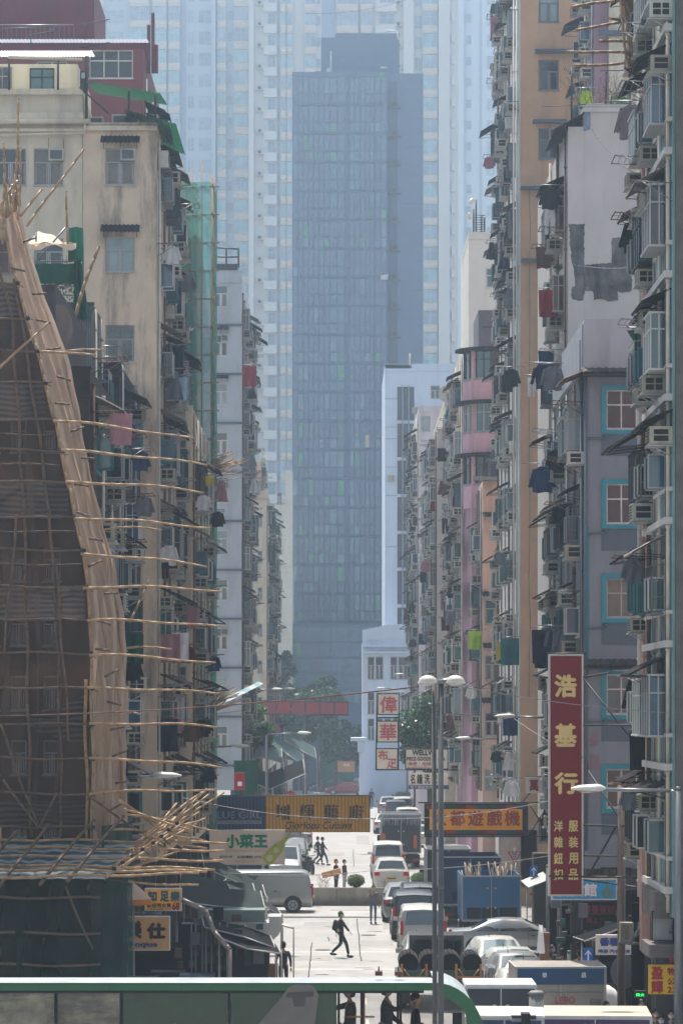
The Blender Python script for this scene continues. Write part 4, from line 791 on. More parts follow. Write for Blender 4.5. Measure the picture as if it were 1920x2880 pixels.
m = MB(); m.box(gx(875, Y8), gx(890, Y8), Y8+2.9, Y8+2.97, gz(145, Y8), gz(140, Y8)); m.build('roof_rail', [white], B)
rnd = random.Random(77); pit = 66.0; panes = []; cols = [(673, 684), (685, 696), (697, 708), (709, 720), (721, 732), (733, 744), (745, 757), (758, 774), (775, 791), (803, 813), (814, 826), (827, 838), (839, 849), (850, 859), (862, 874), (875, 887)]
lines = MB()
for k in range(26):
    y0 = 190+k*pit
    lines.box(xa, xb, Y8-.14, Y8-.1, gz(y0-14, Y8), gz(y0-15, Y8)); lines.box(gx(930, Y8), xc, Y8+.5, Y8+.59, gz(y0+12, Y8), gz(y0+11, Y8))
    for ci, (c0, c1) in enumerate(cols):
        for hh, (ya, yb) in enumerate(((y0-12, y0+24), (y0+26, y0+48))):
            r = rnd.random(); low = .03+.05*(k > 8)
            mi = 1 if r < low*1.5 else 2 if r < low*2.1 else 3 if (r < .25 or ci in (7, 8) and r < .5) else 0
            panes.append((c0, c1, ya, yb, mi))
special = [(870, 882, 165, 184, 2), (838, 848, 998, 1028, 4)]
panes = [p for p in panes if p[3] < 1430]
show = [p for p in panes if p[4] in (1, 2)][:98]; rest = [p for p in panes if p not in show]
for c0, c1, ya, yb, mi in show+special:
    m = MB(); m.box(gx(c0, Y8)+.04, gx(c1, Y8)-.04, Y8-.08, Y8-.05, gz(yb, Y8)+.04, gz(ya, Y8)-.04); m.build('window_pane', [gtow[mi]], B)
m = MB()
for c0, c1, ya, yb, mi in rest: m.box(gx(c0, Y8)+.04, gx(c1, Y8)-.04, Y8-.07, Y8-.05, gz(yb, Y8)+.04, gz(ya, Y8)-.04, 1 if mi == 3 else 0)
o = m.build('window_pane', [gtow[0], gtow[3]], B); o['kind'] = 'stuff'
for c0, c1 in cols: lines.box(gx(c0, Y8)-.05, gx(c0, Y8), Y8-.12, Y8-.09, 12, zt-.5)
lines.build('mullion', [C('tower mullion', (106, 124, 148), rough=.5)], B)
for k in range(20):
    m = MB(); x0 = gx(898, Y8); z = gz(245+k*pit, Y8); m.box(x0, x0+.9, Y8+.1, Y8+.59, z, z+.7); m.tube((x0+.4, Y8+.09, z+.35), (x0+.4, Y8+.1, z+.35), .28, n=10, m=1); m.box(x0-.6, x0+1.2, Y8+.05, Y8+.58, z-.1, z-.02); m.build('air_conditioner', [greyclad, darkm], B)
m = MB(); m.box(gx(893, Y8), gx(913, Y8), Y8+.55, Y8+.597, 20, zt-1); m.build('recess_shade_strip', [C('recess shade', (76, 90, 114))], B)  # flat strip, not recessed; the recess's shade is put into its colour
# flag of torn sheeting
m = MB(); m.grid(lambda u, v: (gx(874, Y8)+(.9)*u, Y8-.3-.2*math.sin(u*6), gz(644-6*u, Y8)+.5*v-.2*u*(1-v)), 6, 3); m.build('torn_sheet', [white], B)
Y9 = 341
B = thing('podium_block', 'dark slate podium building below the glass tower behind the trees', 'building', (gx(760, Y9), Y9, 0))
m = MB(); m.box(gx(649, Y9), gx(900, Y9), Y9, Y9+8.8, 0, gz(1432, Y9)); m.build('wall', [tcl], B)
pan = [(652+i*13.5, 664+i*13.5, 1440+k*36, 1472+k*36) for i in range(18) for k in range(9)]
grn = {(2, 1), (13, 1), (1, 3), (5, 4), (6, 4), (13, 7), (8, 8)}
n = 0
for i in range(18):
    for k in range(5):
        c0 = 652+i*13.5; y0 = 1440+k*36; m = MB(); m.box(gx(c0, Y9)+.03, gx(c0+12.5, Y9), Y9-.06, Y9-.03, gz(y0+32, Y9), gz(y0, Y9)); m.build('window_pane', [gtow[2] if (i, k) in grn else gtow[3] if rnd.random() < .2 else gtow[0]], B)
m = MB()
for k in range(12): m.box(gx(649, Y9), gx(900, Y9), Y9-.1, Y9-.07, gz(1438+k*36, Y9)-.03, gz(1438+k*36, Y9)+.03)
m.build('floor_band', [_M['tower mullion']], B)
# ---------------------------------------------------------------- hazy housing towers
wt = C('white tower tiles', (214, 214, 212), rough=.7, var=.04, scale=.2); wt2 = C('pale blue tower tiles', (192, 204, 216), rough=.7, var=.04, scale=.2); cr = C('cream rounded sill', (208, 200, 188), rough=.7, var=.04); rec = C('painted recess shade', (160, 176, 194), rough=.8)
tg = [glass('aqua tower window', (148, 182, 190), rough=.3), glass('slate tower window', (142, 158, 174), rough=.3), glass('grey blue tower window', (156, 174, 188), rough=.3)]  # panes kept pale so their colour carries part of the haze
def tower(label, x0, x1, Y, dep, ztop, base, cols, pitch, off, seed, ylow=1500):
    B = thing('housing_tower', label, 'tower', (gx((x0+x1)/2, Y), Y, 0), group='hazy housing towers at the end of the street'); rnd = random.Random(seed)
    m = MB(); m.box(gx(x0, Y), gx(x1, Y), Y, Y+dep, 0, ztop); m.build('wall', [base], B)
    W = []; sill = MB(); extra = MB(); ac = []
    for c0, c1, kind in cols:
        X0, X1 = gx(c0, Y), gx(c1, Y)
        if kind == 'rec': extra.box(X0, X1, Y-.05, Y-.01, 8, ztop-.5, 1); continue  # no hollow here; the strip's colour paints the recess shade
        if kind == 'pier': extra.box(X0, X1, Y-1.3, Y-.01, 8, ztop, 0); continue
        if kind == 'teeth':
            y = off % pitch-pitch
            while y < ylow: extra.box(X0, X1, Y-1.0, Y-.02, gz(y+20, Y), gz(y, Y), 0); y += pitch
            continue
        y = off % pitch-pitch
        while y < ylow:
            za = gz(y+pitch, Y); zb = gz(y, Y); h = zb-za
            if kind == 'bay':
                W.append((X0+.1, X1-.1, Y-.7, za+h*.38, zb, rnd.choice((0, 0, 2, 1)), 2, h))
            elif kind == 'flat': W.append((X0, X1, Y-.04, za+h*.3, zb-h*.12, rnd.choice((1, 2, 2)), 2))
            elif kind == 'small': W.append((X0, X1, Y-.04, za+h*.45, zb-h*.15, 1, 1))
            elif kind == 'balc':
                extra.box(X0-.4, X1+.3, Y-1.0, Y-.02, za+.05, za+h*.42, 0); W.append((X0+.3, X1, Y-.04, za+h*.42, zb-.1, 1, 2))
            elif kind == 'ac': ac.append((X0, X1, Y, za+h*.35, h))
            y += pitch
    sill.build('window_sill', [cr], B) if sill.f else None
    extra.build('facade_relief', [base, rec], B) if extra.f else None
    def wb(m, w):
        a, b, y, z0, z1, mi, n = w[:7]; m.box(a, b, y-.03, y, z0, z1, mi)
        if len(w) > 7: h = w[7]; m.grid(lambda u, v: (a-.1+(b-a+.2)*u, y-.05-.25*math.sin(v*math.pi), z0-h*.36+h*.36*v), 1, 5, 4, True); m.box(a-.1, b+.1, y-.05, y+.69, z0-h*.36, z0, 4)
        for i in range(n+1): x = a+(b-a)*i/n; m.box(x-.04, x+.04, y-.07, y-.031, z0, z1, 3)
        m.box(a, b, y-.07, y-.032, z1-.35*(z1-z0), z1-.32*(z1-z0), 3)
    rnd.shuffle(W)
    for w_ in W[:96]: m = MB(); wb(m, w_); m.build('window', tg+[wt2, cr], B)
    if len(W) > 96:
        m = MB()
        for w_ in W[96:]: wb(m, w_)
        o = m.build('window', tg+[wt2, cr], B); o['kind'] = 'stuff'
    for a, b, y, z, h in ac[:40]:
        m = MB(); m.box(a, b, y-.6, y-.02, z, z+.75); m.tube((a+(b-a)*.4, y-.61, z+.38), (a+(b-a)*.4, y-.6, z+.38), .28, n=10, m=1); m.build('air_conditioner', [white, darkm], B)
    return B
tower('white housing tower with cream rounded sills directly behind the dark tower', 571, 1052, 440, 18, 125, wt, [(574, 583, 'pier'), (590, 606, 'ac'), (612, 632, 'balc'), (636, 642, 'rec'), (645, 657, 'bay'), (659, 672, 'bay'), (700, 726, 'bay'), (728, 736, 'small'), (739, 771, 'rec'), (774, 822, 'bay'), (828, 855, 'bay'), (868, 905, 'balc'), (908, 924, 'ac'), (926, 949, 'pier'), (953, 966, 'flat'), (970, 1004, 'bay'), (1006, 1032, 'pier'), (1036, 1044, 'teeth')], 49, 30, 1)
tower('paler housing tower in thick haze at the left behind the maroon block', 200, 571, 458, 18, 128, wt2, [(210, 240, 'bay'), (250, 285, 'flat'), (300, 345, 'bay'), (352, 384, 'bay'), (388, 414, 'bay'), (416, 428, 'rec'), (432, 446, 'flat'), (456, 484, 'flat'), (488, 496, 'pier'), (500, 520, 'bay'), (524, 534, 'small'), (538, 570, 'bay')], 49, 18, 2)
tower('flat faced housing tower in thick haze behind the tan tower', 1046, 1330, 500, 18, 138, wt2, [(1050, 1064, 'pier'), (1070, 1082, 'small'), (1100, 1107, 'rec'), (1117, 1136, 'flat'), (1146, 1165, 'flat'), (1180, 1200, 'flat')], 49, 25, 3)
# ================================================================ trees
def tree(label, cx, cyt, Y, rx, rz, cz, seed, n=5200, leaf=.16, shine=.35, group='trees lining the far end of the street', base=0, lobes=13, tone=(46, 72, 38)):
    rnd = random.Random(seed); T = thing('tree', label, 'tree', (cx, Y, base), group=group)
    bark = C('tree bark', (84, 72, 60), rough=.9, var=.3, scale=5); lf = [C('leaf green %d %d %d' % tone, tone, rough=.22, var=.35, scale=.8, trans=.3, spec=.9), C('leaf light %d' % tone[0], tuple(int(v*1.5) for v in tone), rough=.3, var=.3, scale=.8, trans=.4, spec=.6)]
    m = MB(); zc = cz; m.path([(cx, Y, base), (cx+.1, Y, base+(zc-base)*.4), (cx-.05, Y+.1, zc)], .28, 8, 0, .14)
    L = []
    for i in range(lobes):
        a = rnd.uniform(0, 6.28); rr = rnd.uniform(.25, .75); c = Vector((cx+rx*rr*math.cos(a), Y+rx*rr*math.sin(a)*.8, cz+rz*rnd.uniform(-.6, .7))); L.append((c, rnd.uniform(.2, .4)))
        m.tube((cx, Y, max(base+1, zc-rz*.7)), c, .1, .03, 6)
    m.build('trunk', [bark], T)
    m = MB()
    for i in range(n):
        c, s_ = rnd.choice(L); d = Vector((rnd.gauss(0, 1), rnd.gauss(0, 1), rnd.gauss(0, 1))).normalized()*(rnd.random()**.45)
        p = c+Vector((d.x*rx*s_*1.15, d.y*rx*s_, d.z*rz*s_*1.15)); t = rnd.uniform(.5, 1.5)*leaf; a = Vector((rnd.gauss(0, 1), rnd.gauss(0, 1), rnd.gauss(0, .6))).normalized(); b = a.orthogonal().normalized(); b.rotate(Matrix.Rotation(rnd.uniform(0, 3), 3, a))
        m.face([p-a*t, p+b*t*.5, p+a*t, p-b*t*.5], 0 if rnd.random() < .65 else 1)
    m.build('crown', lf, T); return T
tree('rounded dusty tree behind the red lettered vertical signboards', gx(985, 186), 0, 186, 2.7, 3.1, 7.7, 1, 13000, .13, lobes=20, tone=(54, 84, 56), group=None)
tree('small bright leafed tree against the left row above the teal stall roof', gx(590, 195), 0, 195, 1.5, 1.5, 7.6, 2, 4200, .13, group=None, tone=(70, 104, 52))
tree('slender leafy tree high beside the cream stepped block', gx(596, 205), 0, 205, .8, .9, 9.4, 3, 1600, .11, group=None, tone=(74, 104, 58))
for i, (x, y, wd, ht, Y, lb) in enumerate(((648, 1550, 34, 60, 330, 'dark hazy tree standing tallest left of the podium block'), (700, 1640, 70, 75, 325, 'broad hazy tree behind the row of red lanterns boards'), (770, 1690, 75, 80, 328, 'wide low hazy tree in front of the green hoarding'), (735, 1600, 60, 45, 332, 'hazy tree crown rising just over the red sign boards'), (655, 1690, 50, 70, 322, 'hazy tree nearest the left row at the street end'))):
    tree(lb, gx(x, Y), 0, Y, wd*Y/F, ht*Y/F, gz(y, Y), 10+i, 3600, .36, group='hazy trees at the end of the street', tone=(44, 66, 46))
# ================================================================ signs
def bars(m, pts, r, mi=0):
    for a, b in pts: m.tube(at(*a), at(*b), r, n=5, m=mi)
def sign(label, x0, y0, x1, y1, Y, panel, frame, texts=(), thick=.14, fr=.05, ribs=0, name='shop_sign', ham=None, group=None):
    T = thing(name, label, 'sign', tuple(at((x0+x1)/2, y1, Y)), group=group)
    a, b, c, d = gx(x0, Y), gx(x1, Y), gz(y1, Y), gz(y0, Y)
    m = MB(); m.box(a+fr, b-fr, Y, Y+thick, c+fr, d-fr); m.build('panel', [panel], T)
    m = MB(); m.box(a, a+fr, Y-.02, Y+thick+.02, c, d); m.box(b-fr, b, Y-.02, Y+thick+.02, c, d); m.box(a+fr, b-fr, Y-.02, Y+thick+.02, d-fr, d); m.box(a+fr, b-fr, Y-.02, Y+thick+.02, c, c+fr)
    if frame: m.build('frame', [frame], T)
    if ribs:
        m = MB(); n = int((b-a)/ribs)
        for i in range(n+1): m.box(a+ribs*i, a+ribs*i+ribs*.3, Y-.045, Y-.003, c+.03, d-.03)
        m.build('rib', [ribs_m], T)
    if ham: m = MB(); bars(m, ham[0], ham[1]); m.build('hanger', [rust if len(ham) < 3 else ham[2]], T)
    for t in texts: lettering(t[0], *t[1:5], Y, t[5], T, *(t[6:] if len(t) > 6 else ()))
    return T
gold = C('faded gold lettering', (222, 196, 128), rough=.5); dred = C('deep red sign board', (120, 8, 24), rough=.5, var=.06); wframe = C('white sign frame', (200, 196, 188), rough=.5)
ribs_m = darkm
# tall red vertical
tx = [('浩', 1272, 1548, 1324, 1602, gold, .045), ('基', 1272, 1661, 1324, 1715, gold, .045), ('行', 1272, 1773, 1327, 1824, gold, .045)]
for i, ch in enumerate('洋雜鈕扣'): tx.append((ch, 1271, 1884+i*37, 1292, 1910+i*37, gold, .03))
for i, ch in enumerate('服装用品'): tx.append((ch, 1305, 1884+i*37, 1327, 1910+i*37, gold, .03))
Y = 80
sign('tall crimson vertical signboard with large gold characters projecting from the right', 1259, 1502, 1339, 2058, Y, dred, wframe, tx, .16, .05, ham=([((1256, 1501, Y), (1345, 1501, Y)), ((1339, 1555, Y), (1400, 1545, 78)), ((1339, 1665, Y), (1500, 1665, 78)), ((1339, 1895, Y), (1500, 1899, 78)), ((1339, 1965, Y), (1500, 1967, 78)), ((1260, 2012, Y), (1500, 2015, 78)), ((1348, 2015, Y), (1520, 1710, 79)), ((1340, 1560, Y), (1500, 1760, 79)), ((1350, 1770, Y), (1500, 2000, 79)), ((1339, 2020, Y), (1535, 2048, 78))], .028, darkm))
# three box sign
Y = 150; redt = C('pale red lettering', (190, 96, 100), rough=.6); ivory = C('ivory sign acrylic', (224, 214, 200), rough=.4, var=.04)
T = sign('upper square ivory board of the vertical red lettered sign', 866, 1592, 917, 1642, Y, ivory, darkm, [('偉', 872, 1599, 912, 1637, redt, .025)], group=None, ham=([((866, 1592, Y), (863, 1768, Y)), ((917, 1592, Y), (914, 1768, Y)), ((866, 1648, Y), (917, 1648, Y))], .04, darkm))
sign('middle square ivory board of the vertical red lettered sign', 865, 1655, 915, 1705, Y, ivory, darkm, [('華', 872, 1662, 910, 1700, redt, .025)])
sign('lowest square ivory board of the vertical red lettered sign', 863, 1718, 914, 1768, Y, ivory, darkm, [('布', 868, 1722, 891, 1746, redt, .025), ('疋', 888, 1742, 911, 1765, redt, .025)], ham=([((863, 1719, Y), (1040, 1719, Y)), ((863, 1768, Y), (1040, 1768, Y)), ((914, 1648, Y), (968, 1718, Y))], .03, darkm))
inkd = C('dark ink lettering', (40, 40, 52), rough=.6)
sign('ivory piece goods signboard with black capitals half hidden by the lamp post', 930, 1719, 1029, 1767, Y, ivory, darkm, [('WELLW', 946, 1722, 998, 1735, inkd, .05), ('PIECE GOODS', 934, 1738, 989, 1747, inkd, .04), ('CO.', 1005, 1738, 1023, 1747, inkd, .04), ('海虎・毛絨', 936, 1750, 990, 1758, redt, .02), ('Artificial Fur F', 934, 1760, 996, 1766, redt, .01)])
navy = C('navy sign strip', (48, 66, 120), rough=.5); wl = C('white lettering', (222, 222, 222), rough=.5)
sign('small white laundry sign with black characters and a blue strip below', 938, 1773, 1030, 1812, 152, ivory, None, [('名', 942, 1777, 953, 1800, inkd, .03), ('鐘', 957, 1777, 970, 1800, inkd, .03), ('洗', 974, 1777, 987, 1800, inkd, .03), ('衣', 991, 1777, 1004, 1800, inkd, .03)])
m = MB(); m.box(gx(938, 152), gx(1030, 152), 151.95, 151.99, gz(1812, 152), gz(1803, 152)); T = m.build('sign_strip', [navy]); tag(T, 'thin blue strip with tiny white characters under the laundry sign', 'sign'); lettering('地下電話洗衣', 942, 1804, 992, 1811, 151.94, wl, T, .01)
# ribbed ochre and navy signs
Y = 133; ochre = C('ochre ribbed sign', (214, 158, 36), rough=.6, var=.08); ochr2 = C('ochre rib', (160, 114, 28), rough=.6); brn = C('brown lettering', (52, 28, 20), rough=.7)  # ochre panel brightened to stand in for light shining through
ribs_m = ochr2
tx = [(ch, x, 1847, x+36, 1883, brn, .03) for ch, x in zip('增輝藝廚', (632, 687, 743, 800))]+[('Glorious Cuisine', 655, 1886, 808, 1904, brn, .03, .3)]
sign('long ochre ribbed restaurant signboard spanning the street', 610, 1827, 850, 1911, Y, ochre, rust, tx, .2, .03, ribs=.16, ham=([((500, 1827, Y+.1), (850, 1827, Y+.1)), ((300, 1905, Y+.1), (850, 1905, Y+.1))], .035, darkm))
ribs_m = C('navy rib', (58, 74, 112), rough=.6); grl = C('grey blue lettering', (128, 138, 158), rough=.6)
sign('dark blue ribbed beer signboard left of the ochre one', 483, 1828, 609.5, 1907, Y, C('dark navy sign', (34, 46, 82), rough=.6), None, [('BLUE GIRL', 485, 1863, 601, 1880, grl, .02)], .2, .02, ribs=.16)
m = MB(); m.box(gx(485, Y), gx(601, Y), Y-.075, Y-.047, gz(1892, Y), gz(1884, Y)); o = m.build('sign_strip', [grl]); tag(o, 'pale strip of small dark letters on the dark blue beer sign', 'sign'); lettering('SUPPER CUISINE AND SEAFOOD', 488, 1885.5, 598, 1890.5, Y-.07, _M['dark navy sign'], o, .01)
# 小菜王
Y = 112; warm = C('warm white sign panel', (226, 208, 190), rough=.4, var=.08, scale=.6); grn_ = C('green lettering', (20, 130, 92), rough=.5); org = C('faint orange lettering', (222, 170, 120), rough=.5); btl = C('yellow green bottle', (168, 176, 60), rough=.4)
T = sign('cream signboard with three green characters and a tilted bottle', 481, 1906, 655, 1986, Y, warm, wframe, [('小菜王', 517, 1915, 616, 1948, grn_, .06), ('歡迎外賣', 505, 1965, 534, 1970, inkd, .01), ('訂座電話 2776 8380', 546, 1965, 622, 1971, inkd, .015), ('生啤海鮮 特色小菜 各式炒粉麵飯', 518, 1952, 628, 1956, org, 0), ('藍妹啤酒 有限公司', 541, 1975, 594, 1980, org, .01)], .18, .04)
m = MB(); c0 = at(611, 1980, Y); ax = (at(652, 1932, Y)-c0).normalized(); pr = Vector((-ax.z, 0, ax.x))
prof = [(0, .2), (.05, .22), (.75, .22), (1.0, .09), (1.42, .07), (1.45, .09)]
for s_ in (1,):
    P = [c0+ax*a+pr*b for a, b in prof]+[c0+ax*a-pr*b for a, b in reversed(prof)]; m.face([(p.x, Y-.03, p.z) for p in P][::-1])
m.build('bottle_picture', [btl], T)
m = MB()
for a, r_ in ((.62, .11), (.22, .14)): c = c0+ax*a; m.face([(c.x+r_*math.cos(t*.5236), Y-.034, c.z+r_*math.sin(t*.5236)) for t in range(12)])
m.build('bottle_label', [C('pale label', (206, 204, 150))], T)
# game centre
Y = 118; orange = C('orange sign panel', (250, 168, 40), rough=.4, var=.06); rdl = C('red brown lettering', (170, 74, 44), rough=.5)  # orange raised so the colour holds the backlit acrylic glow
T = sign('orange games signboard with a patchwork coloured border', 974, 1845, 1212, 1919, Y, C('dark sign back', (30, 36, 40)), darkm, [(ch, x, 1861, x+36, 1897, rdl, .035) for ch, x in zip('大都遊戲機', (990, 1032, 1074, 1117, 1158))], .16, .04, ham=([((960, 1843, Y), (1270, 1843, Y)), ((974, 1921, Y), (1270, 1921, Y)), ((1212, 1843, Y), (1262, 1921, Y)), ((1262, 1843, Y), (1212, 1921, Y)), ((1270, 1760, Y+.5), (1130, 1920, Y))], .03, darkm))
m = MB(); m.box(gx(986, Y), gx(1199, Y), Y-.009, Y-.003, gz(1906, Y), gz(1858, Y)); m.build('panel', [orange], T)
cs = [C('sign patch '+n_, c_, rough=.5) for n_, c_ in (('red', (150, 52, 44)), ('blue', (40, 74, 112)), ('green', (26, 78, 56)), ('maroon', (96, 28, 40)))]
for ya, yb, o_ in ((1849, 1857, 0), (1907, 1915, 2)):
    m = MB()
    for i in range(10): m.box(gx(978+i*23, Y), gx(978+(i+1)*23, Y)-.001, Y-.009, Y-.003, gz(yb, Y), gz(ya, Y), (i+o_) % 4)
    m.build('patchwork_border', cs, T)
# row of six red boards
Y = 230
for i in range(6):
    sign(['first from the left', 'second from the left', 'third from the left', 'third from the right', 'second from the right', 'rightmost'][i]+' of six red boards hung in a row', 603+i*33, 1609+i*.6, 635+i*33, 1640+i*.3, Y, C('faded red board %d' % (i % 2), ((150, 74, 84), (160, 70, 74))[i % 2], rough=.6, var=.1), darkm, (), .15, .04, group='six red boards in a row', ham=([((603, 1609, Y), (800, 1612, Y)), ((603, 1640, Y), (800, 1642, Y)), ((500, 1608, Y), (603, 1609, Y))], .04, darkm) if i == 0 else None)
# left low signs
Y = 86; amber = C('amber sign panel', (250, 180, 70), rough=.4, var=.05); tl = C('teal ink lettering', (20, 84, 104), rough=.5); wine = C('wine lettering', (130, 40, 52), rough=.5)  # amber brightened; its backlight is painted into the panel colour
sign('small amber signboard with teal characters beside the bent lamp arm', 333, 2040, 418, 2092, Y, amber, wframe, [('知', 340, 2046, 361, 2071, tl, .05), ('足', 368, 2046, 389, 2071, tl, .05), ('樂', 392, 2046, 414, 2071, tl, .05), ('歡迎男女賓', 338, 2074, 394, 2084, brn, .02), ('68', 396, 2072, 413, 2090, wine, .05), ('上海足浴電話 2778', 338, 2086, 393, 2090.5, brn, .01)], .2, .03, ham=([((333, 2039, Y+.1), (333, 2000, Y+.1)), ((418, 2039, Y+.1), (418, 2010, Y+.1))], .02, darkm))
tanb = C('tan fabric sign', (196, 150, 96), rough=.7, var=.12, scale=1.2, grime=.2)
sign('larger tan signboard with two bold black characters over blue letters', 285, 2104, 391, 2183, Y-.5, tanb, wframe, [('樂', 288, 2113, 327, 2157, black, .06), ('仕', 337, 2118, 382, 2157, black, .07), ('Roqiue', 297, 2162, 363, 2178, navy, .06)], .18, .03, ham=([((330, 2096, Y), (372, 2096, Y)), ((300, 2095, Y), (372, 2099, Y)), ((331, 2104, Y-.5), (331, 2092, Y-.5)), ((369, 2104, Y-.5), (369, 2092, Y-.5))], .02, metal))
# right low signs
Y = 90; cyan = C('cyan sign panel', (24, 150, 204), rough=.4, var=.05)
T = sign('cyan hotel signboard with a flask picture behind the crimson one', 1266, 2018, 1416, 2067, Y, cyan, wframe, [('舍賓館', 1278, 2028, 1370, 2059, wl, .04)], .2, .04)
m = MB(); c = at(1394, 2050, Y); m.face([(c.x+.17*math.cos(t*.45), Y-.02, c.z+.17*math.sin(t*.45)) for t in range(14)]); m.face([(c.x-.04, Y-.016, c.z+.1), (c.x+.04, Y-.016, c.z+.1), (c.x+.03, Y-.016, c.z+.42), (c.x-.03, Y-.016, c.z+.42)]); m.build('flask_picture', [C('flask green', (90, 130, 120))], T)
sign('dark signboard with dull red characters under the cyan one', 1336, 2070, 1416, 2136, Y+1, C('near black sign', (26, 20, 26)), darkm, [('豪景賓館', 1339, 2078, 1411, 2101, wine, .03), ('請上二樓', 1346, 2108, 1402, 2120, wine, .02)], .2, .03)
sign('white food stall signboard with blue characters below the dark street awning', 1368, 2147, 1468, 2193, 84, C('white acrylic', (206, 206, 204), rough=.4, var=.05), wframe, [('番薯', 1376, 2153, 1420, 2173, C('blue lettering', (52, 72, 140)), .07), ('啤酒 汽水 零食 紙', 1373, 2180, 1461, 2189, _M['blue lettering'], .03)], .15, .02)
sign('faint green and red lettered dark sign above the cyan hotel sign', 1378, 1992, 1450, 2016, Y+2, C('dusky sign', (44, 40, 48)), darkm, [('高博足', 1384, 1995, 1430, 2010, C('olive lettering', (90, 92, 70)), .02)], .15, .03)
Y = 72; yel = C('yellow sign panel', (226, 186, 36), rough=.4, var=.05); rl = C('red lettering', (176, 40, 44), rough=.5)
sign('bright yellow signboard with red characters at the right edge', 1487, 2214, 1600, 2285, Y, yel, None, [('盈', 1494, 2220, 1522, 2249, rl, .05), ('輝', 1494, 2252, 1522, 2282, rl, .05), ('物業', 1531, 2222, 1572, 2240, rl, .03), ('公司', 1531, 2246, 1572, 2262, rl, .03), ('2319 8', 1531, 2266, 1592, 2280, rl, .03)], .15, .02)
sign('small white sign with a red character beside the crimson signboard', 1207, 1784, 1248, 1822, 112, ivory, None, [('萬', 1215, 1790, 1236, 1817, C('dark red lettering', (150, 40, 60)), .04)], .1, .01, ham=([((1207, 1783, 112), (1260, 1783, 112))], .02, darkm))
sign('grey weathered panel with black scrawl on the right edge wall', 1496, 2092, 1545, 2160, 71.2, C('grey sign board', (150, 150, 150), rough=.7, var=.1, grime=.5), darkm, [('上', 1538, 2122, 1543, 2134, inkd, .03), ('908', 1534, 2138, 1545, 2144, inkd, .02)], .3, .02)
sign('small green lit sign low beside the yellow signboard', 1457, 2275, 1483, 2292, 73, black, darkm, [('男女', 1459, 2281, 1479, 2288, C('green led', (30, 220, 90), emis=1.5, var=0), .02)], .1, .02)
sign('small red shop board under the yellow signboard top right', 1536, 2196, 1570, 2212, 73.5, C('red board', (190, 20, 36)), None, (), .1, .02)
# road signs
def roadsign(label, kind, x, y, r, Y, ybase=None, pole=True):
    T = thing('road_sign', label, 'road sign', tuple(at(x, y, Y))); c = at(x, y, Y); R_ = r*Y/F; bl = C('road sign blue', (10, 98, 180), rough=.4, var=.03); rd = C('road sign red', (190, 40, 44), rough=.4, var=.03)
    if pole: m = MB(); m.tube((c.x, Y+.06, 0), (c.x, Y+.06, c.z+R_*1.3), .045); m.build('pole', [metal], T)
    if kind == 'arrow':
        m = MB(); m.box(c.x-R_, c.x+R_, Y-.015, Y+.015, c.z-R_*1.45, c.z+R_*1.45); m.build('plate', [bl], T)
        m = MB(); q = lambda pts: m.face([(c.x+a*R_, Y-.019, c.z+b*R_) for a, b in pts])
        q([(-.16, -1.15), (.16, -1.15), (.16, .5), (-.16, .5)]); q([(-.16, .5), (.16, .5), (.16, .8), (.62, .2), (.62, .5), (0, 1.15), (-.62, .5), (-.62, .2), (-.16, .8)]) if False else q([(-.65, .25), (0, 1.15), (.65, .25), (.65, .0), (.14, .5), (-.14, .5), (-.65, 0)])
        m.build('arrow_mark', [wl], T)
    elif kind == 'giveway':
        m = MB(); m.face([(c.x-R_, Y-.01, c.z+.8*R_), (c.x, Y-.01, c.z-R_), (c.x+R_, Y-.01, c.z+.8*R_)]); m.box(c.x-R_*.9, c.x+R_*.9, Y, Y+.02, c.z+.6*R_, c.z+.8*R_); m.build('plate', [rd], T)
        m = MB(); m.face([(c.x-R_*.7, Y-.014, c.z+.64*R_), (c.x, Y-.014, c.z-.66*R_), (c.x+R_*.7, Y-.014, c.z+.64*R_)]); m.build('plate_face', [wl], T)
        lettering('GIVE', x-r*.4, y-r*.58, x+r*.4, y-r*.3, Y-.004, inkd, T, .03); lettering('WAY', x-r*.3, y-r*.22, x+r*.3, y+r*.05, Y-.004, inkd, T, .03); lettering('讓', x-r*.14, y+r*.12, x+r*.14, y+r*.38, Y-.004, inkd, T, .02)
    else:
        m = MB(); m.tube((c.x, Y-.01, c.z), (c.x, Y+.02, c.z), R_, n=24); m.build('plate', [rd], T); m = MB(); m.box(c.x-R_*.7, c.x+R_*.7, Y-.016, Y-.0105, c.z-R_*.14, c.z+R_*.14); m.build('bar_mark', [wl], T)
    return T
roadsign('blue ahead arrow plate high on a pole beside the give way sign', 'arrow', 1225, 2001, 9, 113)
roadsign('blue ahead arrow plate low on a steel post beside the person in lime', 'arrow', 1350, 2194, 11.5, 82)
roadsign('red edged give way triangle behind the blue skip lorry', 'giveway', 1181, 1968, 16, 126)
roadsign('red no entry disc on a thin pole by the far stalls', 'noentry', 687, 1771, 11, 215)
roadsign('red no entry disc just above the ochre restaurant signboard', 'noentry', 667, 1829, 13, 185)
roadsign('small red no entry disc half hidden at the far left stalls', 'noentry', 627, 1774, 6, 230)
